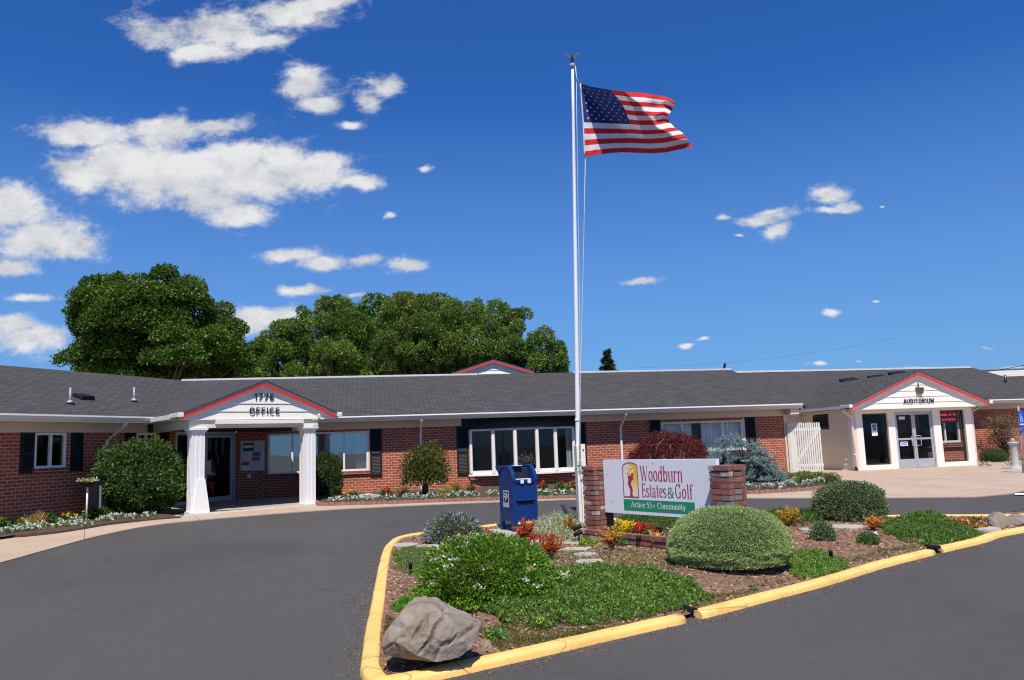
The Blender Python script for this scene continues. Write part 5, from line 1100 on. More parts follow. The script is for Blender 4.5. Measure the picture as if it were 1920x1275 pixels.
for s_ in (-1, 1):
    w_ = [e0+Vector((s_*x, .01, z)) for x, z in ((.01, .12), (.05, .17), (.1, .235), (.145, .255), (.14, .22), (.09, .17), (.04, .11))]
    g.face([tuple(v+Vector((0, -.008, 0))) for v in w_]); g.face([tuple(v+Vector((0, .008, 0))) for v in w_]); n_ = len(w_)
    for i in range(n_): g.face([tuple(w_[i]+Vector((0, -.008, 0))), tuple(w_[(i+1) % n_]+Vector((0, -.008, 0))), tuple(w_[(i+1) % n_]+Vector((0, .008, 0))), tuple(w_[i]+Vector((0, .008, 0)))])
g.build('eagle_finial', M['bronze'], fp)
# halyard
g = MB(); g.tube([tuple(pt+Vector((.055, -.03, .03))), tuple(at(1081, 145, PY-.04)), tuple(at(1087.5, 157, PY-.04))], .008, 6); h0 = at(1097.5, 298, PY-.04); h1 = FPo.w((-.03, -.15, zc+.06))
g.tube([tuple(h0), tuple(at(1095.5, 400, PY-.06)), tuple(at(1092, 560, PY-.08)), tuple(at(1087.5, 740, PY-.1)), tuple(h1)], .006, 6)
g.tube([tuple(at(1080.5, 138, PY)), tuple(at(1082.5, 300, PY)), tuple(at(1086.5, 560, PY)), tuple(at(1088, 700, PY-.05)), tuple(h1+Vector((.02, 0, 0)))], .005, 6); g.build('halyard', M['rope'], fp)
# ------------------------------------------------------------------ flag
def interp(tab, t):
    for i in range(len(tab)-1):
        if t <= tab[i+1][0]+1e-9:
            a, b = tab[i], tab[i+1]; s = (t-a[0])/(b[0]-a[0]+1e-12); s = max(0, min(1, s)); return Vector([a[k]+(b[k]-a[k])*s for k in range(1, len(a))])
    return Vector(tab[-1][1:])
TT = [(0, 1089, 157), (.18, 1111, 163), (.4, 1145, 168.5), (.55, 1172, 172), (.7, 1202, 173.5), (.83, 1228, 178), (.93, 1248, 181), (1, 1266, 189)]
TBm = [(0, 1097, 294.5), (.12, 1119, 290), (.26, 1144, 287), (.4, 1168, 285.5), (.52, 1191, 286.5), (.67, 1219, 287.5), (.8, 1247, 286), (.92, 1278, 279.5), (1, 1298, 275.5)]
TLf = [(0, 1089, 157), (.5, 1094, 224), (1, 1097, 294.5)]
TRt = [(0, 1266, 189), (.12, 1264, 199), (.28, 1257, 211), (.4, 1251, 220), (.5, 1255, 228), (.62, 1266, 240), (.74, 1279, 248), (.87, 1290, 262), (1, 1298, 275.5)]
def flag_px(u, v):
    T, B, Lf, Rt = interp(TT, u), interp(TBm, u), interp(TLf, v), interp(TRt, v)
    c = (1-v)*T+v*B+(1-u)*Lf+u*Rt-((1-u)*(1-v)*TLv0+u*(1-v)*TRv0+(1-u)*v*BLv0+u*v*BRv0)
    c.y += 5*sin(pi*v)*sin(u*pi)*(1-.5*u); c.x += 36*sin(pi*v)*(u/.42 if u < .42 else (1-u)/.58)**.8
    return c
TLv0, TRv0, BLv0, BRv0 = Vector((1089, 157)), Vector((1266, 189)), Vector((1097, 294.5)), Vector((1298, 275.5))
def flag_depth(u, v):
    x, z = 2.1*u, -1.36*v; d = .81*x+.587*z; soft = .03
    dd = soft*math.log(1+math.exp(min(60, d/soft))); cap = .88
    y = -1.12*(dd-.04*math.log(1+math.exp(min(60, (dd-cap)/.04))))+.5*max(0, dd-cap-.03)
    y += .012*sin(22*x+9*z)*min(1, u*3)*(.3 if d < 0 else .5)
    e = max(0, u-.5)/.5; y += e*(.05*sin(11*v*2.2+3*u)+.06*e*sin(17*v+5)+.03*sin(30*u+12*v))
    y += .022*sin(9*v+16*u)*e+ (.02*sin(46*v+7*u))*(u < .35)*0
    if v > .6 and u < .35: y += .008*sin(70*u+6*v)
    return y
NU, NV = 96, 65
grid = [[at(*flag_px(i/NU, j/NV), PY-.03+flag_depth(i/NU, j/NV)) for i in range(NU+1)] for j in range(NV+1)]
fb_ = at(1090, 225, PY-.03)
flg = thing('flag', 'stars and stripes flag streaming to the right from the pole', 'flag', tuple(fb_))
def clothmat(name, c):
    m = leafless(name, c); return m
def leafless(name, c):
    m, nt, b = nt_new(name); L = nt.links.new; b.inputs['Base Color'].default_value = (*c, 1); b.inputs['Roughness'].default_value = .8; b.inputs['Specular IOR Level'].default_value = .2
    tc = N(nt, 'ShaderNodeTexCoord'); wv_ = N(nt, 'ShaderNodeTexNoise'); wv_.inputs['Scale'].default_value = 9; wv_.inputs['Detail'].default_value = 5; L(tc.outputs['Object'], wv_.inputs[0]); bump(nt, b, wv_.outputs[0], .5, .03)
    t = N(nt, 'ShaderNodeBsdfTranslucent'); t.inputs[0].default_value = (*c, 1); ms = N(nt, 'ShaderNodeMixShader'); ms.inputs[0].default_value = .2; L(b.outputs[0], ms.inputs[1]); L(t.outputs[0], ms.inputs[2]); L(ms.outputs[0], nt.nodes['Material Output'].inputs[0]); return m
FMs = [leafless('flag_red_cloth', (.62, .03, .035)), leafless('flag_white_cloth', (.75, .75, .76)), leafless('flag_blue_cloth', (.025, .04, .17))]
g = MB(); g.sm = True
for j in range(NV):
    for i in range(NU):
        u, v = (i+.5)/NU, (j+.5)/NV; st = int(v*13); g.m = 2 if (v < 7/13 and u < .4) else (0 if st % 2 == 0 else 1)
        g.face([grid[j][i], grid[j][i+1], grid[j+1][i+1], grid[j+1][i]])
g.build('cloth', FMs, flg)
def fpos(u, v):
    a = u*NU; b = v*NV; i, j = int(a), int(b); s, t = a-i, b-j
    return (grid[j][i]*(1-s)+grid[j][i+1]*s)*(1-t)+(grid[j+1][i]*(1-s)+grid[j+1][i+1]*s)*t
g = MB(); 
for r in range(9):
    for c in range(6 if r % 2 == 0 else 5):
        u = .4*((c*2+1+(r % 2))/12); v = 7/13*((r+1)/10); P = [fpos(u+.0115*(1 if k % 2 == 0 else .42)*sin(k*pi/5), v-.0175*(1 if k % 2 == 0 else .42)*cos(k*pi/5)) for k in range(10)]; cc_ = fpos(u, v)
        for s_ in (-.012, .012):
            for k in range(10): g.face([cc_+Vector((0, s_, 0)), P[k]+Vector((0, s_, 0)), P[(k+1) % 10]+Vector((0, s_, 0))])
g.build('stars', FMs[1], flg)
g = MB(); g.tube([tuple(grid[j][0]+Vector((-.008, 0, 0))) for j in range(0, NV+1, 5)], .014, 6); g.build('header', M['rope'], flg)
# ------------------------------------------------------------------ rocks
def rock(name, label, c, R, seed, squash=.8, n=26, material=None, rot=0., pts=None, sub=3, amp=.05, cracks=()):
    bm = bmesh.new(); rr = random.Random(seed)
    if pts is None:
        pts = []
        for i in range(n):
            z = rr.uniform(-.5, 1); a = rr.uniform(0, 2*pi); q = sqrt(max(0, 1-z*z)); k = rr.uniform(.8, 1.1); pts.append((R[0]*q*cos(a)*k, R[1]*q*sin(a)*k, R[2]*z*k))
    for p in pts: bm.verts.new(p)
    r = bmesh.ops.convex_hull(bm, input=bm.verts); bmesh.ops.delete(bm, geom=[e for e in r['geom_interior'] if isinstance(e, bmesh.types.BMVert)], context='VERTS')
    bmesh.ops.triangulate(bm, faces=bm.faces)
    bmesh.ops.subdivide_edges(bm, edges=bm.edges[:], cuts=2, use_grid_fill=True)
    for _ in range(sub-1): bmesh.ops.subdivide_edges(bm, edges=bm.edges[:], cuts=1, use_grid_fill=True)
    bmesh.ops.smooth_vert(bm, verts=bm.verts, factor=.08, use_axis_x=True, use_axis_y=True, use_axis_z=True)
    bm.normal_update(); s = max(R)
    for v in bm.verts:
        q = v.co/s; d = mnoise.fractal(q*2.2+Vector((seed, 0, 0)), .9, 2.1, 5)*amp*s+abs(mnoise.noise(Vector((q.x*5+q.z*2, q.y*5, q.z*1.5+seed))))*-.04*s*(amp/.05)
        v.co += v.normal*d
    for ax_, az_, bx_, bz_, w_, dp_ in cracks:
        a_ = Vector((ax_, az_)); b_ = Vector((bx_, bz_)); ab = b_-a_
        for v in bm.verts:
            if v.normal.y > -.1: continue
            q = Vector((v.co.x+.012*mnoise.noise(v.co*14), v.co.z+.012*mnoise.noise(v.co*14+Vector((5, 0, 0))))); t = max(0, min(1, (q-a_).dot(ab)/ab.dot(ab))); d = (q-a_-ab*t).length
            if d < w_: v.co -= v.normal*dp_*(1-d/w_)*(1-.6*abs(2*t-1))
    cs, sn = cos(rot), sin(rot)
    for v in bm.verts: x, y = v.co.x, v.co.y; v.co.x, v.co.y = x*cs-y*sn, x*sn+y*cs
    me = bpy.data.meshes.new(name); bm.to_mesh(me); bm.free(); me.materials.append(material or M['rock'])
    o = bpy.data.objects.new(name, me); COL.objects.link(o); o.location = c; return setp(o, label, 'rock' if name != 'stepping_stone' else 'stepping stone')
def rockmat():
    m, nt, b = nt_new('grey_brown_rock'); L = nt.links.new; tc = N(nt, 'ShaderNodeTexCoord')
    a = N(nt, 'ShaderNodeTexNoise'); a.inputs['Scale'].default_value = 3.2; a.inputs['Detail'].default_value = 10; a.inputs['Roughness'].default_value = .7; a.inputs['Distortion'].default_value = .8; L(tc.outputs['Object'], a.inputs[0])
    c = ramp(nt, [(.25, (.11, .072, .046)), (.42, (.215, .168, .125)), (.58, (.28, .235, .185)), (.8, (.4, .33, .26))], a.outputs[0]); L(c, b.inputs['Base Color']); b.inputs['Roughness'].default_value = .85
    mp = N(nt, 'ShaderNodeMapping'); mp.inputs['Rotation'].default_value = (.3, .9, .2); mp.inputs['Scale'].default_value = (1, 2, 1.3); L(tc.outputs['Object'], mp.inputs[0])
    v = N(nt, 'ShaderNodeTexVoronoi', feature='DISTANCE_TO_EDGE'); v.inputs['Scale'].default_value = 1.5; L(mp.outputs[0], v.inputs[0]); n2 = N(nt, 'ShaderNodeTexNoise'); n2.inputs['Scale'].default_value = 14; n2.inputs['Detail'].default_value = 12; n2.inputs['Roughness'].default_value = .7; L(tc.outputs['Object'], n2.inputs[0])
    r = N(nt, 'ShaderNodeMapRange'); L(v.outputs[0], r.inputs[0]); r.inputs[2].default_value = .06; ad = N(nt, 'ShaderNodeMath', operation='ADD'); L(r.outputs[0], ad.inputs[0]); L(n2.outputs[0], ad.inputs[1]); bump(nt, b, ad.outputs[0], .8, .02); return m
M['rock'] = rockmat()
bY = 6.42; o_ = at(806, 1235, bY); O = Vector((o_.x, o_.y, IZ(o_.x, o_.y)-.02))
def bp(cx, cy, dy): return tuple(at(660+cx/3.807, 940+cy/3.807, bY+dy)-O)
bq = lambda cx, cy: (bp(cx, cy, .03)[0], bp(cx, cy, .03)[2])
bpts = [bp(*p) for p in [(205, 1040, -.02), (235, 930, .02), (300, 865, .08), (350, 820, .05), (400, 745, .16), (445, 690, .26), (520, 675, .3), (600, 680, .34), (680, 735, .34), (760, 800, .36), (930, 850, .3), (935, 880, .25), (905, 900, .14), (820, 895, .06), (700, 840, .02), (640, 795, .06), (560, 800, .02), (500, 860, -.02), (380, 900, -.06), (905, 960, .12), (850, 1050, .02), (760, 1125, -.02), (600, 1150, -.1), (480, 1110, -.12), (350, 1100, -.08), (215, 1105, 0), (300, 1000, -.12), (600, 1000, -.1), (760, 980, -.03),
    (300, 900, .42), (500, 760, .55), (800, 860, .55), (260, 1050, .4), (850, 1020, .45), (600, 1060, .55)]]
rock('boulder', 'big grey-brown angular boulder on the kerb corner of the island', O, (.45, .35, .4), 3, pts=bpts, amp=.035, sub=4, cracks=[(*bq(650, 812), *bq(505, 1050), .02, .05), (*bq(525, 840), *bq(440, 965), .022, .045), (*bq(760, 930), *bq(700, 1010), .012, .02), (*bq(330, 960), *bq(250, 1040), .016, .02)])
p = gr(912, 1216, Z=IZ); rock('rock', 'small dark stone tucked beside the big boulder', (p.x, p.y+.03, p.z-.03), (.06, .06, .11), 9)
p = gr(1874, 985, Z=IZ); rock('boulder', 'brown mossy boulder beside the orange flowers, larger of two', (p.x-.02, p.y, p.z-.02), (.29, .24, .24), 21, rot=.2)
p = gr(1905, 982, Z=IZ); rock('boulder', 'flat slanting brown rock right of the mossy boulder', (p.x+.05, p.y, p.z-.03), (.3, .24, .22), 35, rot=-.3)
p = gr(190, 962); rock('rock', 'tan stone at the foot of the big dark green bush', (p.x, p.y, p.z), (.28, .2, .14), 41, material=M['stone'])
p = gr(692, 936); rock('rock', 'flat tan rock in the bed in front of the brick wall', (p.x, p.y, p.z), (.5, .28, .22), 44, material=M['stone'])
rock('rock', 'small dark rock left of the flat tan rock', (p.x-.62, p.y-.3, p.z), (.14, .12, .14), 47, material=M['stone'])
for (px, py), r, lb_ in (((758, 1023), .24, 'pale stepping stone by the kerb left of the lavender bush'), ((800, 1026), .22, 'pale stepping stone just below the lavender bush'), ((1071, 1019), .22, 'rectangular stepping stone nearest the flagpole spotlight'), ((1081, 1031), .22, 'bluish round stepping stone below the rectangular one'), ((1097, 1041), .17, 'speckled stepping stone in the middle of the short path'), ((1106, 1055), .2, 'largest round tan stepping stone at the near end of the path'), ((1586, 989), .3, 'pale stepping stone behind the small grey-green shrub'), ((1518, 994), .18, 'half-buried stepping stone left of the small grey-green shrub'), ((1838, 992), .3, 'pale stepping stone in front of the two rocks')):
    p = gr(px, py, Z=IZ); mb = MB(); n = 4 if 'rectangular' in lb_ else 14; rr_ = random.Random(px)
    pr = [(p.x+r*cos(2*pi*k/n+.5)*rr_.uniform(.9, 1.05)*(1.3 if n == 4 else 1), p.y+r*sin(2*pi*k/n+.5)*rr_.uniform(.9, 1.05)) for k in range(n)]
    mb.prism(pr, 'z', p.z-.03, p.z+.025); mb.build('stepping_stone', M['stone'], label=lb_, cat='stepping stone', group='stepping stones in the island', origin=(p.x, p.y, p.z), bevel=.008)
# ------------------------------------------------------------------ small fittings
for (px, py), lb_ in (((770, 1077), 'short black path light left of the white-flowering shrub'), ((1559, 1054), 'short black path light right of the round clipped shrub')):
    p = gr(px, py, Z=IZ); t_ = thing('path_light', lb_, 'path light', tuple(p), 'black path lights in the mulch'); g = MB(); g.tube([tuple(p-Vector((0, 0, .05))), tuple(p+Vector((0, 0, .085)))], .018, 10); g.build('stem', M['black'], t_)
    g = MB(); g.lathe([(.022, 0), (.026, .05), (.03, .055), (.028, .075), (.005, .085)], (p.x, p.y, p.z+.075), 12); g.build('lamp_head', M['black'], t_)
p = gr(1086, 1018, Z=IZ); t_ = thing('spotlight', 'black double spotlight on a stake aimed at the sign beside the yellow shrub', 'spotlight', tuple(p)); g = MB(); g.tube([tuple(p), tuple(p+Vector((0, 0, .2)))], .012, 8); g.build('stake', M['black'], t_)
for dz, dx in ((.15, -.02), (.24, -.03)):
    g = MB(); q = p+Vector((dx, 0, dz)); g.tube([tuple(q+Vector((-.06, -.02, -.03))), tuple(q+Vector((.04, 0, .01))), tuple(q+Vector((.06, .01, .02)))], [.028, .036, .04], 12); g.build('lamp_head', M['black'], t_)
p = FS.w((1.13, PY0-.03, .28)); t_ = thing('spotlight', 'black stake light standing against the planter wall', 'spotlight', tuple(p)); g = MB(); g.tube([tuple(p-Vector((0, 0, .17))), tuple(p)], .014, 8); g.build('stake', M['black'], t_); g = MB(); g.lathe([(.02, 0), (.035, .02), (.035, .07), (.015, .075)], tuple(p), 12); g.build('lamp_head', M['black'], t_)
for (px, py), lb_, r in (((1303, 1149), 'black drain pipe end poking through the near kerb gap', .042), ((1760, 1030), 'black drain pipe end in the far kerb gap', .05)):
    p = gr(px, py, .05); mb = MB(); d_ = Vector((.3, -.95, 0)); q = p+Vector((-.02, .1, 0)); n = 14
    mb.tube([tuple(q-d_*.15), tuple(q+d_*.1)], r, n, cap=False); mb.tube([tuple(q-d_*.15), tuple(q+d_*.1)], r*.8, n, cap=False); mb.build('drain_pipe', M['black'], label=lb_, cat='pipe', origin=tuple(p))
p = gr(1303, 1141, Z=IZ); rock('rock', 'small terracotta stone chip on the near drain pipe', (p.x-.05, p.y-.02, p.z+.02), (.03, .025, .03), 71, material=M['terracotta'])
# left bed: bowl on a thin white post, and a dark bin
p = at(162.5, 960, 19.2); p.z = G(p.x, p.y)+.05; t_ = thing('pedestal_bowl', 'dark bowl of dry flowers on a thin white post by the left brick wall', 'bowl', tuple(p)); g = MB(); g.tube([tuple(p), tuple(p+Vector((0, 0, .86)))], .022, 8); g.build('post', M['white'], t_)
g = MB(); g.lathe([(.03, 0), (.08, .02), (.15, .07), (.18, .12), (.17, .13), (.1, .1)], (p.x, p.y, p.z+.82), 18); g.build('bowl', M['black'], t_)
P_ = np.array([(p.x+RNG.uniform(-.18, .18), p.y+RNG.uniform(-.16, .16), p.z+.93+RNG.uniform(0, .05)) for _ in range(140)]); leafmesh('dry_flowers', P_, np.tile([0, 0, 1.], (140, 1)), .07, .04, cols(140, (.55, .4, .22), (.5, .5, .2)), parent=t_)
p = at(181, 955, 20.0); p.z = G(p.x, p.y)+.05; t_ = thing('litter_bin', 'dark square litter bin half hidden behind the big bush', 'bin', tuple(p)); FQ = Frame((p.x, p.y), 60); g = MB(FQ); g.box(-.2, .2, -.2, .2, p.z, p.z+.95); g.build('body', M['black'], t_, bevel=.02); g = MB(FQ); g.box(-.22, .22, -.22, .22, p.z+.95, p.z+1.06); g.build('lid', M['black'], t_, bevel=.02); g = MB(FQ); g.box(-.07, -.02, -.21, -.2, p.z+.25, p.z+.8); g.build('latch_strip', M['galv'], t_)
# bollard-shaped ash urn and accessible-parking sign on the right
p = gr(1905, 880, .0); t_ = thing('ash_urn', 'pale grey-green concrete ash urn column near the right flower bed', 'urn', tuple(p)); g = MB(); g.lathe([(.22, 0), (.22, .03), (.15, .09), (.115, .16), (.11, .8), (.13, .84), (.17, .86), (.17, .92), (.06, .93)], tuple(p), 24); g.build('column', M['greyconc'], t_); g = MB(); g.lathe([(.055, 0), (.05, .1), (.02, .12)], (p.x, p.y, p.z+.925), 14); g.build('cap', M['greyconc'], t_)
p = gr(1919, 888, .0); tp_ = at(1908, 762, p.y); t_ = thing('parking_sign', 'blue accessible parking sign on a thin grey post at the right edge', 'sign', tuple(p)); g = MB(); g.tube([tuple(p), (tp_.x+.02, p.y, tp_.z)], .027, 10); g.build('post', M['galv'], t_)
FQ = Frame((tp_.x+.03, p.y), 30); zt2 = at(1912, 770, p.y).z
g = MB(FQ); g.box(-.15, .15, -.035, -.03, zt2-.46, zt2); sp_ = g.build('sign_plate', M['bluesign'], t_, bevel=.001)
g = MB(FQ); g.box(-.1, .1, -.035, -.03, zt2-.68, zt2-.52); g.build('sign_plate', M['bluesign'], t_)
g = MB(FQ); yq = -.038; hx, hz = -.01, zt2-.12
def ring(cx, cz, r, w2, a0, a1, n=20):
    for i in range(n):
        a, b = radians(a0+(a1-a0)*i/n), radians(a0+(a1-a0)*(i+1)/n); g.face([(cx+(r-w2)*cos(a), yq, cz+(r-w2)*sin(a)), (cx+(r+w2)*cos(a), yq, cz+(r+w2)*sin(a)), (cx+(r+w2)*cos(b), yq, cz+(r+w2)*sin(b)), (cx+(r-w2)*cos(b), yq, cz+(r-w2)*sin(b))])
ring(hx, hz, .008, .012, 0, 360); ring(hx+.01, hz-.15, .06, .01, 110, 400)
for a, b in (((hx, hz-.03), (hx+.01, hz-.13)), ((hx+.01, hz-.12), (hx+.06, hz-.125)), ((hx+.06, hz-.12), (hx+.09, hz-.2)), ((hx+.0, hz-.06), (hx+.05, hz-.07))):
    t2 = (Vector(b)-Vector(a)).normalized(); n2 = Vector((-t2.y, t2.x))*.01; g.face([(a[0]+n2.x, yq, a[1]+n2.y), (b[0]+n2.x, yq, b[1]+n2.y), (b[0]-n2.x, yq, b[1]-n2.y), (a[0]-n2.x, yq, a[1]-n2.y)])
g.box(-.11, .11, -.038, -.036, zt2-.44, zt2-.4); g.build('wheelchair_symbol', M['paper'], sp_)
# overhead wires
for a, b, sag, lb_ in ((at(1780, 701, 58), at(2060, 640, 50), .5, 'dark overhead wire rising over the white building'), (at(1180, 690, 130), at(1680, 634, 130), 1.0, 'faint distant overhead wire above the roofs')):
    mb = MB(); n = 24; mb.tube([tuple(a+(b-a)*i/n-Vector((0, 0, sag*4*(i/n)*(1-i/n)))) for i in range(n+1)], .022 if a.y < 100 else .012, 5); mb.build('overhead_wire', M['black'], label=lb_, cat='wire', origin=tuple((a+b)/2))
p = at(1359, 697, FM.w((RX-.3, RD, 0)).y); p.z = RZ+.05; mb = MB(); mb.tube([tuple(p), tuple(p+Vector((.01, 0, .1))), tuple(p+Vector((.03, 0, .2))), tuple(p+Vector((.06, 0, .24)))], [.02, .06, .045, .01], 8); mb.tube([tuple(p+Vector((-.01, 0, .08))), tuple(p+Vector((-.08, 0, -.04)))], [.03, .012], 6); mb.build('bird', M['black'], label='small dark bird perched on the end of the roof ridge', cat='bird', origin=tuple(p))
# vase of flowers inside the bay window
p = FM.w((9.45, .12, .87)); t_ = thing('flower_basket', 'basket of mixed cut flowers standing inside the bay window', 'flower basket', tuple(p)); g = MB(Frame((p.x, p.y), HM)); g.prism([(-.2, .0), (.2, .0), (.24, .17), (-.24, .17)], 'y', -.1, .1)
g.V = [Vector((v.x, v.y, v.z+p.z)) for v in g.V]; g.build('basket', mat('wicker', (.5, .33, .12), .8, .2, 20), t_)
D_ = dirs(260, .0, 1); P_ = np.array(p)+np.array([0, 0, .2])+D_*np.array([.4, .18, .42])*RNG.uniform(.5, 1, (260, 1)); fc = np.array([(.3, .3, .6), (.6, .3, .4), (.7, .68, .4), (.55, .07, .06), (.5, .5, .7), (.08, .16, .05)])[RNG.integers(0, 6, 260)]; leafmesh('blossoms', P_, D_, .09, .06, fc, PETAL, t_)
# ------------------------------------------------------------------ shrubs
def bush(name, label, cat, base, rad, n, ln, wd, ca, cb, cat_m=None, zc=.35, jit=.6, seed=1, lumpamp=.14, f=2.2, shell=(.82, 1.03), inner=True, group=None, stem=None, zmin=-.6, sq=1., core=.78, lum=.25, droop=0., tip=None, skirt=True):
    """dome of leaves round an added core that stops light passing through. base on the ground, zc: height of the widest level as a share of the height"""
    x, y, z = base; H = rad[2]; cz = z+H*zc; t = thing(name, label, cat, (x, y, z), group)
    D = dirs(n, -1, 1); r = lump(D, seed, f, lumpamp)*RNG.uniform(shell[0], shell[1], n)
    up = np.where(D[:, 2] > 0, H*(1-zc), H*zc)
    rr = np.abs(D[:, 2])**(2/sq) if sq != 1 else None
    sc = (np.abs(D[:, 0])**2+np.abs(D[:, 1])**2)**.5
    if sq != 1:
        k = 1/((sc**(2*sq)+np.abs(D[:, 2])**(2*sq))**(1/(2*sq))); r = r*k
    hs_ = np.where(D[:, 2] < 0, (1-.12*np.abs(D[:, 2])**2)/(sc+1e-6)*np.minimum(1, sc*3), 1.) if skirt else 1.
    P = np.stack([x+D[:, 0]*rad[0]*r*hs_, y+D[:, 1]*rad[1]*r*hs_, cz+D[:, 2]*up*r], 1); m = P[:, 2] > z+.01; P, D = P[m], D[m]; n = len(P)
    C = cols(n, ca, cb, lum)
    if tip is not None:
        k = RNG.random(n) < tip[1]; C[k] = cols(int(k.sum()), tip[0], tip[0], .2)
    leafmesh('foliage', P, D, ln, wd, C, cat_m or LEAF, t, jit=jit, droop=droop)
    if inner: blob('branches_or_core', (x, y, cz), (rad[0], rad[1], (H*(1-zc)+H*zc)*.5/1. if False else H*max(zc, 1-zc)), M['twig'], t, seed, core, floor=z-.02)  # dark solid core added to block light through the foliage
    return t
def P3(px, py, Z=IZ, dz=0): p = gr(px, py, dz, Z=Z); return Vector((p.x, p.y, Z(p.x, p.y)))
# big clipped sage dome
c = P3(1370, 1078); c = Vector((c.x+.16, c.y+.62, 0)); c.z = IZ(c.x, c.y)
bush('round_shrub', 'large clipped dome-shaped sage green shrub in front of the sign pillar', 'shrub', c, (.755, .7, .68), 90000, .019, .010, (.2, .275, .09), (.41, .52, .2), NEEDLE, .3, .6, 3, .055, 3., (.92, 1.02), sq=1.1, core=.91, lum=.2)
# green shrub with white flower clusters
c = P3(905, 1146); c = Vector((c.x+.01, c.y+.6, 0)); c.z = IZ(c.x, c.y)
fs = bush('flowering_shrub', 'low bright green shrub dotted with white flower clusters behind the boulder', 'shrub', c, (.69, .6, .62), 52000, .036, .013, (.04, .115, .008), (.18, .33, .025), LEAF, .3, .5, 8, .2, 3.4, (.78, 1.04), core=.8, sq=1.05, lum=.35, tip=((.34, .48, .08), .1))
D = dirs(44, .0, .98); r = lump(D, 8, 3.4, .2)*1.05; Q = np.stack([c.x+D[:, 0]*.69*r, c.y+D[:, 1]*.6*r, c.z+.186+D[:, 2]*.44*r], 1)
PP, CC, DD = [], [], []
for i in range(44):
    k = 34; PP.append(Q[i]+RNG.normal(0, 1, (k, 3))*[.035, .035, .014]); dry = RNG.random() < .45; CC.append(cols(k, (.5, .27, .14) if dry else (.78, .76, .66), (.75, .68, .5), .12)); DD.append(np.tile(D[i], (k, 1)))
leafmesh('blossoms', np.concatenate(PP), np.concatenate(DD), .025, .018, np.concatenate(CC), PETAL, fs, jit=.8)
# lavender-coloured bush
c = P3(848, 1021); c = Vector((c.x, c.y+.35, 0)); c.z = IZ(c.x, c.y)
bush('lavender_bush', 'spiky bush with pale lavender flower tips by the left kerb', 'shrub', c, (.5, .42, .46), 6500, .075, .013, (.06, .11, .035), (.12, .18, .06), LEAF, .25, .45, 12, .16, tip=((.48, .5, .68), .3))
c = P3(1603, 978); c = Vector((c.x+.1, c.y+.4, 0)); c.z = IZ(c.x, c.y)
bush('round_shrub', 'dark green rounded shrub with a browned patch, right of the sign', 'shrub', c, (.6, .52, .63), 19000, .038, .014, (.06, .1, .035), (.22, .29, .13), NEEDLE, .45, .6, 15, .1, 3.4, (.84, 1.04), sq=1.1, core=.86, tip=((.3, .12, .07), .02))
c = P3(1543, 1012); bush('small_shrub', 'small grey-green shrub alone in the mulch', 'shrub', (c.x, c.y, c.z), (.17, .15, .24), 1500, .04, .014, (.08, .13, .05), (.22, .28, .14), NEEDLE, .4, .7, 17, .15)
c = P3(1628, 1018); bush('small_shrub', 'tiny bright green shrub beside the white tag', 'shrub', (c.x, c.y, c.z), (.15, .13, .15), 900, .035, .014, (.05, .12, .02), (.14, .24, .05), LEAF, .4, .7, 18, .15)
p = P3(1642, 1012); mb = MB(Frame((p.x, p.y), 20)); mb.hexa([(-.05, -.01, p.z+.04), (.04, -.01, p.z+.07), (.04, 0, p.z+.07), (-.05, 0, p.z+.04), (-.05, .01, p.z+.09), (.04, .01, p.z+.12), (.04, .02, p.z+.12), (-.05, .02, p.z+.09)]); mb.build('plant_tag', M['paper'], label='little white plant tag stuck in the mulch', cat='tag', origin=tuple(p))
# red, orange and yellow barberry-like bushes: upright sprays
def spray(name, label, px, py, w_, h, n, ca, cb, seed=1, green=None, yoff=0.):
    c = P3(px, py); c = Vector((c.x, c.y+yoff, c.z)); t = thing(name, label, 'shrub', tuple(c), 'small coloured shrubs in the island'); rr = random.Random(seed); mb = MB(); PP, DD = [], []
    for k in range(26):
        a = rr.uniform(0, 2*pi); s = rr.uniform(.15, 1); tipp = Vector((cos(a)*w_*s, sin(a)*w_*s*.8, h*rr.uniform(.6, 1.05)*(1.1-.35*s))); mid = tipp*.5+Vector((0, 0, h*.08)); mb.tube([tuple(c), tuple(c+mid), tuple(c+tipp)], [.006, .004, .002], 4, cap=False)
        for i in range(n//26):
            q = rr.uniform(.3, 1.02); pos = (mid*(2*q) if q < .5 else mid+(tipp-mid)*(2*q-1)); PP.append(np.array(c+pos)+RNG.normal(0, .014, 3)); DD.append(np.array(tipp.normalized()))
    mb.build('stems', M['bark'], t); C = cols(len(PP), ca, cb, .25)
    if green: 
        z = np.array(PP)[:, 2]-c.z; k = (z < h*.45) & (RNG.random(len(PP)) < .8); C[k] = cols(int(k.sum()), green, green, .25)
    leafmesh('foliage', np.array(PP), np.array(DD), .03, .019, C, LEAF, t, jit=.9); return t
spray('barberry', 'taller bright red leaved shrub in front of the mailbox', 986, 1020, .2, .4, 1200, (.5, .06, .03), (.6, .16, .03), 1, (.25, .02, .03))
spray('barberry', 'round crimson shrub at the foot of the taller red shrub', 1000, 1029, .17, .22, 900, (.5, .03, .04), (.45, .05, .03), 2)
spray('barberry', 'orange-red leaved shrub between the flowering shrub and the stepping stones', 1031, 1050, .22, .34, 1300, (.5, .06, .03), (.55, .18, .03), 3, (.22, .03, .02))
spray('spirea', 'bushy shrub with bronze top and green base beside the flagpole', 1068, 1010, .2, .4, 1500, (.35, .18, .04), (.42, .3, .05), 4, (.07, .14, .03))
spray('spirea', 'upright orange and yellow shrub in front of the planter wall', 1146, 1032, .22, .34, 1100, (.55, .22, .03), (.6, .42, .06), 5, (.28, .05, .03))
spray('spirea', 'low bush of peach orange blooms beside the clipped dome shrub', 1229, 1027, .2, .22, 700, (.75, .42, .1), (.75, .5, .25), 6, (.2, .05, .03))
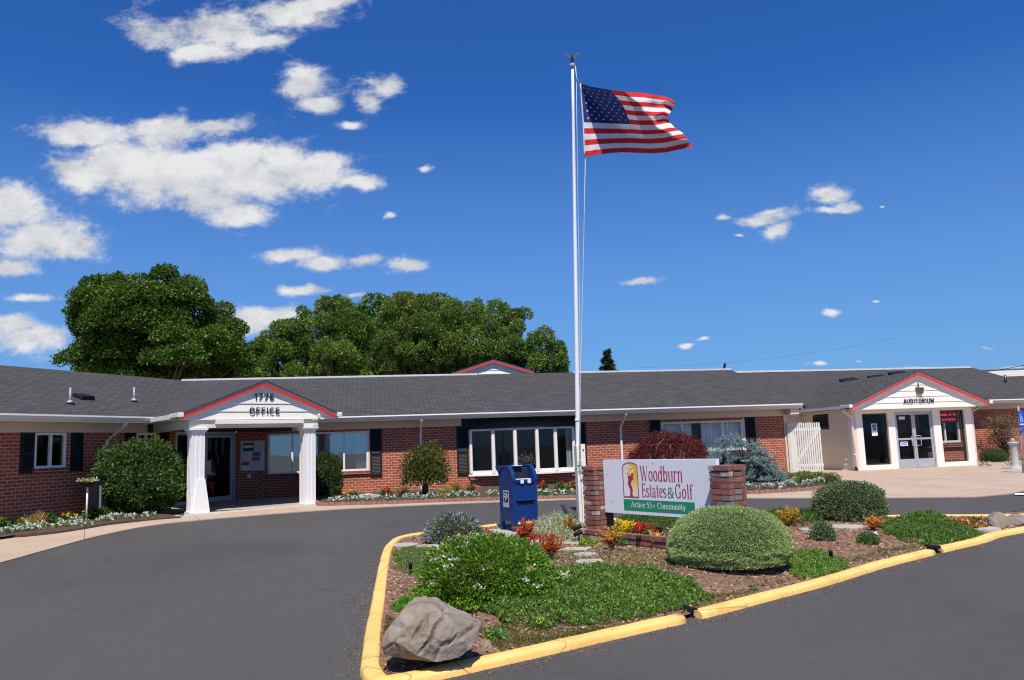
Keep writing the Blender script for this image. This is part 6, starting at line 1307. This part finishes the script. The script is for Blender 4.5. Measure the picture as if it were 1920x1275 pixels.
spray('spirea', 'yellow and orange bush at the left of the dark rounded shrub', 1481, 988, .27, .34, 1500, (.55, .25, .03), (.6, .45, .05), 7, (.3, .18, .05))
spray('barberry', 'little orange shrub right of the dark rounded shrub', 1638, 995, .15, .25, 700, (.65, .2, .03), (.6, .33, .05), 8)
# ------------------------------------------------------------------ ground covers (each a mat nobody could count)
def samp(poly, n):
    insf = (lambda v: idist(v[0], v[1]) > .02) if poly is ISI else (lambda v: inside(v, poly))
    P = np.array(poly); lo, hi = P.min(0), P.max(0); out = []
    while len(out) < n:
        q = RNG.uniform(lo, hi, (n, 2)); out += [tuple(v) for v in q if insf(v)]
    return out[:n]
def carpet(name, label, pxpoly, n, h, ln, wd, ca, cb, Z=IZ, material=None, fl=None, edge=.15, jit=.7, lum=.25, sc=3., ragged=.04):
    poly = [V2(gr(*p, dz=h*.3, Z=Z)) for p in pxpoly]; pts = samp(poly, n); PP = []
    for x0_, y0_ in pts:
        wq = mnoise.noise_vector(Vector((x0_*4, y0_*4, 1)))*ragged*2.5; x, y = x0_+wq.x, y0_+wq.y
        if Z is IZ and idist(x, y) < .03: continue
        e = min(1, bdist((x, y), poly)/edge); hh = h*(.25+.75*e)*(.7+.5*mnoise.noise(Vector((x*sc, y*sc, 2)))+.25*mnoise.noise(Vector((x*sc*3, y*sc*3, 4)))); PP.append((x, y, Z(x, y)+hh*RNG.uniform(.35, 1.)))
    PP = np.array(PP); n = len(PP); C = cols(n, ca, cb, lum)
    if fl: k = (RNG.random(n) < fl[1]); C[k] = cols(int(k.sum()), fl[0], fl[0], .1)
    return leafmesh(name, PP, np.tile([0, 0, .8], (n, 1)), ln, wd, C, material or LEAF, None, jit=jit, kind='stuff', label=label)
carpet('ground_cover', 'dense green ground cover spreading in front of the clipped dome shrub', [(955, 1110), (1045, 1068), (1130, 1064), (1215, 1070), (1270, 1082), (1315, 1098), (1338, 1112), (1310, 1124), (1245, 1140), (1160, 1157), (1060, 1168), (985, 1160), (925, 1152), (905, 1135)], 60000, .19, .026, .015, (.075, .15, .022), (.22, .34, .07), edge=.14, sc=5., lum=.38, ragged=.05)
carpet('ground_cover', 'patchy grass-like cover by the left kerb', [(735, 1034), (775, 1024), (820, 1030), (815, 1060), (780, 1078), (742, 1066)], 7000, .06, .035, .01, (.08, .15, .03), (.2, .28, .08))
carpet('ground_cover', 'low green spreading juniper at the right of the island', [(1645, 985), (1690, 970), (1735, 962), (1775, 972), (1810, 988), (1850, 1000), (1815, 1010), (1750, 1020), (1700, 1012), (1665, 1000)], 26000, .13, .035, .016, (.06, .13, .02), (.17, .28, .055), sc=5., ragged=.06)
carpet('ground_cover', 'green mat behind the dome shrub along the far kerb', [(1420, 962), (1470, 956), (1560, 962), (1545, 976), (1500, 980), (1440, 980)], 12000, .2, .045, .015, (.03, .09, .02), (.12, .2, .04))
carpet('ground_cover', 'bright green weeds between the dome shrub and the near kerb', [(1487, 1034), (1530, 1030), (1575, 1048), (1592, 1062), (1545, 1076), (1500, 1084), (1480, 1065)], 9000, .08, .04, .018, (.1, .2, .03), (.24, .36, .08))
carpet('ground_cover', 'green mat behind the sign', [(1155, 975), (1190, 968), (1245, 972), (1300, 980), (1290, 990), (1180, 985)], 7000, .17, .045, .015, (.03, .09, .02), (.12, .2, .04))
carpet('ground_cover', 'bright weed tuft left of the boulder top', [(737, 1138), (760, 1118), (782, 1122), (775, 1142), (750, 1146)], 1100, .06, .05, .016, (.06, .2, .02), (.16, .34, .05))
carpet('yellow_flower_weeds', 'tiny yellow-flowered weeds beside the big boulder', [(900, 1180), (960, 1160), (1060, 1180), (1180, 1168), (1260, 1150), (1230, 1160), (1060, 1205), (930, 1222), (900, 1210)], 6500, .03, .02, .009, (.06, .09, .02), (.2, .17, .06), fl=((.75, .5, .03), .05), jit=.9)
carpet('yellow_flower_weeds', 'tiny yellow-flowered weeds along the left kerb', [(712, 1185), (722, 1150), (750, 1170), (745, 1190), (722, 1215)], 1300, .03, .02, .009, (.06, .08, .02), (.2, .12, .06), fl=((.75, .45, .03), .07), jit=.9)
carpet('white_flower_patch', 'soft patch of fine white flowers between mailbox and flagpole', [(978, 1010), (985, 985), (1015, 975), (1060, 972), (1105, 985), (1090, 1004), (1050, 1014)], 24000, .29, .028, .010, (.26, .32, .12), (.16, .25, .07), fl=((.8, .76, .62), .33), material=PETAL, edge=.3, sc=5)
carpet('mulch_weeds', 'sparse green weeds scattered through the mulch', [(1060, 1030), (1250, 1035), (1300, 1080), (1180, 1060), (1060, 1062), (1010, 1050)], 2600, .03, .03, .01, (.08, .13, .03), (.22, .24, .07), jit=1.)
carpet('mulch_weeds', 'thin green weeds along the near kerb', [(1290, 1150), (1480, 1085), (1600, 1055), (1740, 1022), (1700, 1020), (1560, 1055), (1440, 1092), (1280, 1135)], 3200, .025, .028, .01, (.09, .12, .03), (.25, .24, .07), jit=1.)
carpet('orange_flower_patch', 'orange and peach flowers left of the mossy boulder', [(1778, 985), (1800, 972), (1840, 972), (1850, 984), (1820, 992)], 1800, .16, .05, .04, (.1, .12, .04), (.2, .1, .05), fl=((.8, .42, .12), .4), material=PETAL)
carpet('orange_flower_patch', 'small orange flowers behind the lavender bush', [(893, 1000), (915, 994), (930, 1000), (915, 1008)], 450, .18, .04, .03, (.1, .12, .04), (.2, .1, .05), fl=((.75, .3, .08), .5), material=PETAL)
# mulch chips
pts = samp(ISI, 30000); PP = np.array([(x, y, IZ(x, y)+.003) for x, y in pts]); n = len(PP); Dn = RNG.normal(0, 1, (n, 3)); Dn[:, 2] = np.abs(Dn[:, 2])*.25; Cm = cols(n, (.27, .15, .09), (.46, .3, .2), .3)
leafmesh('mulch_chips', PP, Dn, .05, .018, Cm, mat_chip := leafmat('bark_chip', 0., .9, .1), None, jit=.1, kind='stuff', label='loose bark chips over the island bed')
# grit swept against the kerb
pp = []
for i in range(7500):
    k = RNG.integers(0, nI); t = (Vector(ISL[(k+1) % nI])-Vector(ISL[k-1])).normalized(); o = -abs(RNG.normal(0, .1))-.01
    x, y = ISL[k][0]-t.y*o+RNG.normal(0, .05), ISL[k][1]+t.x*o+RNG.normal(0, .05)
    if not inside((x, y), ISL): pp.append((x, y, G(x, y)+.003))
pp = np.array(pp); n = len(pp); Dn = RNG.normal(0, 1, (n, 3)); Dn[:, 2] = np.abs(Dn[:, 2])*.2
leafmesh('grit', pp, Dn, .016, .01, cols(n, (.25, .2, .16), (.12, .09, .07), .3), mat_chip, None, jit=.1, kind='stuff', label='grit and litter swept against the yellow kerb')
# ------------------------------------------------------------------ planter flowers
def clump(name, label, c, w_, h, n, gcol, fcol, nf, fs_=.03, group=None, ln=.05, fz=.9, cat='flowers', wd=.022):
    t = thing(name, label, cat, tuple(c), group); D = dirs(n, .0, 1); P = np.array(c)+D*np.array([w_, w_, h*.8])*RNG.uniform(.35, 1, (n, 1)); leafmesh('leaves', P, D, ln, wd, cols(n, gcol, tuple(v*1.9 for v in gcol), .25), LEAF, t)
    if nf:
        D = dirs(nf, .25, 1); Q = np.array(c)+D*np.array([w_*.95, w_*.95, h*fz]); k = 6; PP = np.repeat(Q, k, 0)+RNG.normal(0, fs_*.3, (nf*k, 3)); leafmesh('blossoms', PP, np.repeat(D, k, 0)*.4+[0, 0, .1], fs_, fs_*.8, cols(nf*k, fcol, tuple(min(1, v*1.15) for v in fcol), .08), PETAL, t, jit=.8)
    return t
def onp(px, py):
    lo, hi = 8., 18.      # where the sight line crosses the middle of the planter's front half
    for _ in range(40):
        m_ = (lo+hi)/2
        if FS.loc(at(px, 985, m_))[1] < -.13: lo = m_
        else: hi = m_
    p = at(px, 985, lo); return Vector((p.x, p.y, .325))
for k, (px, py) in enumerate(((1164, 992), (1176, 993), (1186, 994))): clump('pansy', ['leftmost yellow pansy clump in the sign planter', 'middle yellow pansy clump in the sign planter', 'yellow pansy clump next to the red flowers'][k], onp(px, py), .11, .2, 150, (.08, .15, .03), (.9, .62, .02), 20, .036, 'yellow pansies in the sign planter')
for k, (px, py) in enumerate(((1198, 996), (1210, 997), (1221, 998))): clump('petunia', ['red flower clump beside the yellow pansies', 'middle red flower clump in the sign planter', 'rightmost red flower clump in the sign planter'][k], onp(px, py), .11, .18, 140, (.06, .12, .03), (.65, .02, .04), 18, .034, 'red flowers in the sign planter')
clump('petunia', 'single pale pink bloom in the sign planter', onp(1250, 1003), .07, .15, 60, (.08, .13, .03), (.8, .5, .5), 8, .03)
clump('weed', 'yellow-green tuft at the left end of the planter wall', P3(1103, 1022), .15, .1, 350, (.16, .24, .03), (.6, .6, .1), 4, .015, ln=.06, cat='weed'); clump('weed', 'green sprig between planter wall and orange shrub', P3(1168, 1022), .13, .14, 260, (.07, .16, .05), (.2, .4, .1), 2, .015, cat='weed')
clump('weed', 'small green weed with yellow blooms by the ground cover edge', P3(1014, 1178), .09, .1, 200, (.1, .18, .03), (.8, .65, .05), 7, .022, cat='weed'); clump('weed', 'light green weed in the bare soil right of the boulder', P3(931, 1195), .09, .08, 180, (.1, .2, .04), (.2, .4, .1), 0, .02, cat='weed')
clump('weed', 'yellow blooms between boulder and flowering shrub', P3(873, 1150), .07, .09, 120, (.1, .18, .03), (.8, .7, .1), 9, .025, cat='weed')
# ------------------------------------------------------------------ bedding flowers along the walls
def GB(x, y): return G(x, y)+.07
ORD = 'first second third fourth fifth sixth seventh eighth ninth tenth eleventh twelfth thirteenth fourteenth fifteenth sixteenth seventeenth eighteenth'.split()
LW = [(8, 1000), (24, 997), (42, 990), (60, 994), (80, 988), (104, 979), (117, 987), (141, 979), (156, 985), (195, 977), (212, 973), (228, 971), (246, 972), (278, 969)]
for k, (px, py) in enumerate(LW): clump('alyssum', f'{ORD[k]} white alyssum clump from the left in the left wing bed', P3(px, py, GB), .2, .13, 150, (.08, .14, .04), (.78, .78, .74), 17, .034, 'white alyssum in the left wing bed', ln=.06)
for (px, py), lb_ in (((45, 984), 'yellow marigold plant at the left of the dry grass tuft'), ((129, 977), 'yellow marigold plant halfway along the left wing bed'), ((165, 974), 'yellow marigold plant by the thin white post')): clump('marigold', lb_, P3(px, py, GB), .16, .24, 240, (.04, .1, .02), (.85, .5, .01), 3, .07, 'marigolds in the left wing bed', ln=.08, wd=.035)
for (px, py), lb_ in (((3, 992), 'red geranium at the left edge of the picture'), ((90, 981), 'red geranium right of the dry grass tuft'), ((196, 972), 'salmon geranium near the big dark bush')): clump('geranium', lb_, P3(px, py, GB), .17, .28, 240, (.04, .1, .02), (.65, .04, .02) if 'red' in lb_ else (.75, .3, .22), 3, .07, 'geraniums in the left wing bed', ln=.09, wd=.045)
clump('dry_grass', 'tuft of dry straw-coloured grass among the marigolds', P3(68, 984, GB), .16, .26, 300, (.3, .22, .08), (.4, .3, .1), 0, ln=.16, wd=.012, cat='grass')
MWh = [(628, 941), (658, 939), (690, 938), (728, 937), (768, 935), (785, 936), (812, 933), (848, 933), (866, 930), (886, 931), (925, 929), (1013, 929), (1030, 928), (1046, 928), (1066, 927)]
for k, (px, py) in enumerate(MWh): clump('alyssum', f'{ORD[k]} white alyssum clump from the left in the main wing bed', P3(px, py, GB), .21, .17, 130, (.08, .14, .04), (.78, .78, .74), 16, .038, 'white alyssum in the main wing bed', ln=.06)
for k, (px, py, c_) in enumerate(((725, 932, 0), (757, 931, 1), (857, 928, 0), (884, 927, 0), (1019, 924, 0), (1050, 922, 0), (1074, 921, 0))): clump('geranium', ['red geranium in front of the flat tan rock', 'pink geranium left of the reddish shrub', 'red geranium beside the straw grass', 'red geranium below the bay window left corner', 'red geranium just right of the mailbox', 'red geranium midway between mailbox and flagpole', 'red geranium beside the flagpole foot'][k], P3(px, py, GB), .17, .32, 220, (.05, .12, .02), ((.65, .05, .02), (.7, .1, .25))[c_], 4, .08, 'geraniums in the main wing bed', ln=.09, wd=.045)
for (px, py), lb_, fc in (((656, 936), 'orange marigold near the office porch', (.85, .35, .01)), ((663, 934), 'yellow marigold near the office porch', (.8, .7, .05))): clump('marigold', lb_, P3(px, py, GB), .14, .22, 160, (.04, .1, .02), fc, 3, .07, 'marigolds in the main wing bed', ln=.08, wd=.035)
clump('dry_grass', 'straw-coloured grass tuft right of the reddish shrub', P3(840, 929, GB), .3, .26, 500, (.25, .2, .05), (.4, .3, .1), 0, ln=.18, wd=.014, cat='grass')
for (px, py), lb_ in (((1404, 918), 'white alyssum clump at the left foot of the blue spruce'), ((1438, 917), 'white alyssum clump in front of the blue spruce'), ((1458, 916), 'white alyssum clump at the right foot of the blue spruce'), ((1480, 912), 'white alyssum clump below the picket gate'), ((1492, 905), 'larger white alyssum clump below the picket gate'), ((1517, 911), 'white alyssum clump between the yellow-green shrubs'), ((1535, 906), 'white alyssum clump near the rounded tip of the bed')): clump('alyssum', lb_, P3(px, py, GB), .22, .17, 130, (.08, .14, .04), (.78, .78, .74), 16, .038, 'white alyssum at the right end of the bed', ln=.06)
for (px, py), lb_, w_ in (((1478, 898), 'small yellow-green shrub at the brick corner', .18), ((1512, 905), 'yellow-green shrub in front of the gate', .27), ((1508, 898), 'dark green shrub close under the gate', .24), ((1537, 903), 'green shrub left of the rounded bed tip', .28), ((1558, 905), 'yellow-green shrub at the rounded tip of the bed', .27)): bush('low_shrub', lb_, 'shrub', tuple(P3(px, py, GB)), (w_, w_*.8, w_*.95), 900, .05, .02, (.09, .16, .02), (.3, .36, .06), LEAF, .4, .6, px, .15, group='low shrubs at the right end of the bed')
for (px, py), lb_ in (((1846, 874), 'white flower clump left of the ash urn'), ((1893, 873), 'white flower clump behind the ash urn'), ((1915, 872), 'white flower clump right of the ash urn')): clump('alyssum', lb_, P3(px, py, GB), .24, .17, 110, (.08, .14, .04), (.7, .7, .66), 13, .045, 'white alyssum beside the auditorium', ln=.06)
# ------------------------------------------------------------------ shrubs along the building
c = P3(268, 966, GB); c = Vector((c.x-.32, c.y+.5, c.z)); bush('evergreen_bush', 'big dark green leafy bush left of the office porch', 'shrub', tuple(c), (1.14, .9, 1.95), 30000, .08, .04, (.018, .045, .01), (.12, .2, .045), LEAF, .38, .8, 31, .18, 2.4, (.7, 1.07), sq=.84, skirt=False, core=.74, lum=.35)
p = Vector((*V2(FM.w((2.75, -.85, 0))), G(-5.5, 25)+.05)); bush('evergreen_bush', 'dark clipped bush right of the office porch column', 'shrub', tuple(p), (.62, .5, 1.3), 9000, .06, .03, (.015, .04, .008), (.08, .13, .03), LEAF, .45, .8, 33, .1, core=.8)
c = P3(797, 927, GB); t = bush('red_tipped_shrub', 'rounded shrub with reddish new growth on a short trunk before the downspout', 'shrub', (c.x, c.y+.1, c.z+.28), (.66, .52, 1.2), 7500, .075, .035, (.025, .06, .01), (.12, .18, .03), LEAF, .42, .8, 37, .22, 2.4, (.45, 1.12), core=.55, tip=((.33, .08, .03), .14), lum=.35)
g = MB(); 
for k in range(4): g.tube([(c.x+.03*k-.05, c.y+.1, c.z-.05), (c.x+.05*k-.08, c.y+.1, c.z+.25), (c.x+.14*(k-1.5), c.y+.1, c.z+.6)], [.035, .028, .018], 7)
g.build('trunk', M['bark'], t)
# weeping red maple
p = gr(1250, 905, .0); p = Vector((p.x-.12, 25.6, G(p.x, 25.6)+.05)); t = thing('red_maple', 'weeping dark red laceleaf maple behind the sign', 'tree', tuple(p)); g = MB(); rr = random.Random(8); PP, DD = [], []
for k in range(15):
    a = 2*pi*k/15+rr.uniform(-.2, .2); L1 = rr.uniform(.55, 1.0); pth = [p, p+Vector((.08*cos(a), .06*sin(a), .8)), p+Vector((L1*.5*cos(a), L1*.4*sin(a), 1.3+rr.uniform(-.15, .1))), p+Vector((L1*1.1*cos(a), L1*.85*sin(a), 1.2)), p+Vector((L1*1.35*cos(a), L1*cos(.3)*sin(a), .85))]; g.tube([tuple(v) for v in pth], [.05, .035, .022, .014, .006], 6)
g.build('trunk', mat('maple_bark', (.2, .13, .09), .9, .2, 8), t)
for k in range(100):
    a = rr.uniform(0, 2*pi); s = sqrt(rr.random()); ex, ey = 1.25*s*cos(a), 1.0*s*sin(a); ez = (1.56-.1*s-.8*s**3)*(1+.05*rr.uniform(-1, 1)); n = 190; q = RNG.normal(0, 1, (n, 3))*[.17, .15, .07]; q[:, 2] -= (q[:, 0]**2+q[:, 1]**2)*2.2; PP.append(np.array(p)+[ex, ey, ez]+q); DD.append(np.tile([cos(a)*.5, sin(a)*.5, -.6], (n, 1)))
    if s > .75:
        n = 90; q = RNG.normal(0, 1, (n, 3))*[.12, .12, .25]; PP.append(np.array(p)+[ex, ey, ez-.5]+q); DD.append(np.tile([cos(a)*.3, sin(a)*.3, -.9], (n, 1)))
PP = np.concatenate(PP); leafmesh('foliage', PP, np.concatenate(DD), .1, .02, cols(len(PP), (.075, .012, .013), (.17, .028, .026), .3), leafmat('red_leaf', .2, .5, .3, (1.6, .5, .4)), t, jit=.5)
# blue spruce: spreading clumps
p = Vector((6.72, 24.4, G(6.7, 24.4)+.05)); t = thing('blue_spruce', 'low spreading silvery blue spruce against the brick wall', 'tree', tuple(p)); PP, DD, CC = [], [], []; rr = random.Random(4)
outl = [(1325, 872), (1330, 850), (1350, 838), (1352, 825), (1372, 818), (1392, 824), (1402, 835), (1420, 826), (1434, 840), (1438, 856), (1452, 868), (1460, 884), (1472, 894), (1465, 908), (1440, 912), (1405, 912), (1370, 915), (1335, 912)]
ow = [(lambda q: (q.x, q.z))(at(a, b, p.y)) for a, b in outl]; cl = []
while len(cl) < 66:
    x, z = rr.uniform(min(q[0] for q in ow), max(q[0] for q in ow)), rr.uniform(min(q[1] for q in ow), max(q[1] for q in ow))
    if inside((x, z), ow) and bdist((x, z), ow) > .08: cl.append((x, p.y+rr.uniform(-.75, .5)*min(1, bdist((x, z), ow)/.4+.3), z))
g = MB()
for x, y, z in cl:
    g.tube([tuple(p+Vector((0, 0, .05))), tuple(Vector((p.x*.4+x*.6, p.y*.4+y*.6, p.z*.5+z*.5))), (x, y, z-.05)], [.03, .02, .01], 5, cap=False)
    for s_ in range(15):
        d0 = Vector((rr.uniform(-1, 1), rr.uniform(-1.2, .6), rr.uniform(-.1, .7))).normalized(); n = 46; tt_ = RNG.uniform(0, .24, (n, 1)); PP.append(np.array([x, y, z])+tt_*np.array(d0)); DD.append(np.tile(np.array(d0)*.7, (n, 1)))
g.build('branches_or_core', M['bark'], t); PP = np.concatenate(PP); DD = np.concatenate(DD); k = np.array([v[2] > p.z for v in PP]); PP, DD = PP[k], DD[k]
leafmesh('needles', PP, DD, .055, .013, cols(len(PP), (.16, .25, .26), (.32, .42, .42), .22), NEEDLE, t, jit=.55)
blob('light_block_core', (p.x-.05, p.y+.1, p.z+.5), (1.0, .45, .6), M['twig'], t, 5, .8, floor=p.z)  # unseen solid core added to block light through the needles
# right-hand wing planting
pr_ = Vector((*V2(FA.w((8.9, 2.4, 0))), .42)); p = at(1889, 868, FA.w((9.0, 2.4, 0)).y); t = thing('dying_shrub', 'half-dead shrub with pinkish brown twigs against the right brick wall', 'shrub', (p.x, p.y, .4)); p.z = .4; rr = random.Random(6); g = MB(); PP, DD = [], []
for k in range(46):
    a = rr.uniform(0, 2*pi); s = rr.uniform(.2, .7); h = rr.uniform(.5, 1.75); e = Vector((s*cos(a), s*.7*sin(a), h)); g.tube([tuple(p), tuple(p+Vector((e.x*.3, e.y*.3, h*.5))), tuple(p+e)], [.03, .015, .005], 5, cap=False); n = 75; PP.append(np.array(p+e)+RNG.normal(0, .13, (n, 3))); DD.append(np.tile([e.x, e.y, .7], (n, 1)))
g.build('branches_or_core', M['bark'], t); PP = np.concatenate(PP); leafmesh('foliage', PP, np.concatenate(DD), .085, .03, cols(len(PP), (.3, .17, .12), (.12, .11, .05), .3), LEAF, t, jit=.9)
p = at(1866, 878, FA.w((8, 1.8, 0)).y); bush('low_shrub', 'dark green mound with a yellow bloom left of the ash urn', 'shrub', (p.x, p.y, .42), (.5, .4, .48), 4000, .06, .014, (.03, .06, .015), (.1, .16, .04), NEEDLE, .35, .5, 61, .12, tip=((.7, .45, .02), .004))
# ------------------------------------------------------------------ trees behind the building
def tree(name, label, outline, Y, depth, nclump, rcl, nleaf, ln, wd, ca, cb, seed, up=0., stretch=1., yellowing=.25, trunk=True, group='trees behind the brick building', jit=.9, lum=.3):
    rr = random.Random(seed); ow = [(lambda q: (q.x, q.z))(at(a, b, Y)) for a, b in outline]; xs = [q[0] for q in ow]; zs = [q[1] for q in ow]; cx = sum(xs)/len(xs)
    t = thing(name, label, 'tree', (cx, Y, G(cx, Y)), group); cl = []; R = (max(xs)-min(xs))/2; tries = 0
    while len(cl) < nclump and tries < 40000:
        tries += 1; x, z = rr.uniform(min(xs), max(xs)), rr.uniform(min(zs), max(zs))
        if not inside((x, z), ow): continue
        e = bdist((x, z), ow)
        if z > min(zs)+1.2 and e < rcl*.35: continue
        r = rcl*rr.uniform(.65, 1.25); r = min(r, max(e*1.25, rcl*.6)); dd = depth*sqrt(min(1, e/(R*.8))+.02); y = Y+rr.choice((-1, -1, -1, 1))*dd*sqrt(rr.random())*rr.choice((1, .75))
        cl.append((x, y, z, r))
    PP, DD, CC = [], [], []; tot = sum(c[3]**2 for c in cl)
    for x, y, z, r in cl:
        n = int(nleaf*r*r/tot); D = dirs(n, -.55, 1.); q = lump(D, x*3+z, 2.5, .22)*RNG.uniform(.45, 1.05, n)**.6; P = np.array([x, y, z])+D*r*np.array([1, 1, .72*stretch])*q[:, None]; b = 1+rr.uniform(-.28, .28); yl = rr.random()*yellowing  # random yellow-green shift per clump, part of the leaf colour
        c_ = cols(n, ca, cb, lum)*b; c_[:, 0] *= 1+yl; PP.append(P); DD.append(D+[0, 0, up]); CC.append(c_)
    leafmesh('crown', np.concatenate(PP), np.concatenate(DD), ln, wd, np.concatenate(CC), LEAF, t, jit=jit)
    g = MB(); base = Vector((cx, Y, G(cx, Y)-.2)); zt3 = max(zs)
    g.tube([tuple(base), tuple(base+Vector((.1, 0, (zt3-base.z)*.3))), tuple(base+Vector((-.1, .1, (zt3-base.z)*.6))), tuple(base+Vector((.1, 0, (zt3-base.z)*.85)))], [.035*zt3+.05, .028*zt3, .015*zt3, .05], 10)
    for x, y, z, r in cl[::2]:
        zo = base.z+(z-base.z)*.45; g.tube([(base.x, base.y, zo), (base.x*.45+x*.55, base.y*.45+y*.55, zo+(z-zo)*.6), (x, y, z)], [.14, .08, .03], 5, cap=False)
    g.build('trunk', M['bark'], t); return t
tree('maple_tree', 'broad dark green rounded tree at the left behind the roof', [(128, 700), (132, 660), (138, 636), (164, 626), (156, 592), (172, 555), (182, 528), (210, 516), (242, 505), (272, 512), (310, 508), (352, 511), (382, 526), (398, 550), (414, 558), (422, 584), (432, 604), (462, 604), (476, 628), (480, 655), (492, 700), (492, 740), (128, 740)], 46, 5.0, 130, 1.1, 170000, .155, .11, (.025, .068, .01), (.1, .2, .022), 1, yellowing=.35)
tree('leafy_tree', 'low dark tree filling the gap right of the big round tree', [(455, 715), (458, 660), (470, 632), (492, 626), (515, 640), (530, 720)], 52, 2.5, 30, .85, 18000, .18, .12, (.03, .07, .01), (.1, .19, .03), 2)
tree('birch_tree', 'light feathery tree with two pointed tops left of centre', [(470, 725), (485, 645), (508, 618), (532, 597), (545, 606), (558, 590), (574, 572), (586, 592), (600, 640), (604, 725)], 50, 2.5, 85, .55, 50000, .12, .075, (.05, .105, .018), (.2, .32, .06), 3, .6, 1.5)
tree('birch_tree', 'tall feathery tree left of the dome-shaped tree', [(588, 725), (592, 600), (600, 575), (613, 558), (630, 562), (648, 554), (660, 566), (676, 590), (700, 610), (705, 725)], 49, 2.6, 88, .55, 56000, .12, .075, (.045, .1, .016), (.19, .3, .055), 4, .6, 1.5)
tree('maple_tree', 'dark dome-shaped tree standing furthest back in the row', [(640, 720), (650, 580), (670, 560), (710, 552), (745, 556), (780, 548), (815, 549), (850, 562), (876, 585), (895, 720)], 58, 4.5, 80, 1.15, 44000, .2, .14, (.03, .075, .01), (.11, .21, .025), 5)
tree('birch_tree', 'dense feathery tree in front of the dome-shaped tree', [(690, 725), (697, 620), (715, 585), (735, 560), (752, 549), (770, 556), (790, 556), (815, 560), (850, 565), (885, 590), (905, 725)], 50, 3.2, 120, .6, 84000, .12, .075, (.05, .1, .018), (.2, .31, .06), 6, .5, 1.35)
tree('poplar_tree', 'bright green tree with upright shoots at the right end of the row', [(835, 725), (840, 610), (858, 585), (878, 572), (895, 566), (915, 562), (925, 566), (945, 562), (956, 582), (985, 584), (1008, 594), (1030, 608), (1050, 628), (1057, 655), (1064, 690), (1064, 725)], 50, 3.2, 130, .56, 90000, .12, .08, (.045, .1, .02), (.19, .31, .06), 7, .9, 1.5)
# lone conifer further off
Yc = 75; p = at(1140, 700, Yc); tp4 = at(1139, 657, Yc); p.z = .36; t = thing('conifer_tree', 'small dark conifer standing alone right of the flagpole', 'tree', tuple(p)); g = MB(); g.tube([tuple(p), (p.x, p.y, tp4.z)], [.25, .04], 8); g.build('trunk', M['bark'], t); PP, DD = [], []
for k in range(230):
    f_ = RNG.random(); z = tp4.z-f_*(tp4.z-p.z); r = .12+.36*(tp4.z-z); r = min(r, 2.2)*RNG.uniform(.6, 1.05); a = RNG.uniform(0, 2*pi); n = 60; tt_ = RNG.uniform(.15, 1, (n, 1)); PP.append(np.array([p.x, p.y, z])+tt_*np.array([cos(a)*r, sin(a)*r, -.12*r])+RNG.normal(0, .06, (n, 3))); DD.append(np.tile([cos(a), sin(a), -.1], (n, 1)))
PP = np.concatenate(PP); leafmesh('crown', PP, np.concatenate(DD), .26, .08, cols(len(PP), (.02, .04, .015), (.06, .09, .035), .3), NEEDLE, t, jit=.5)
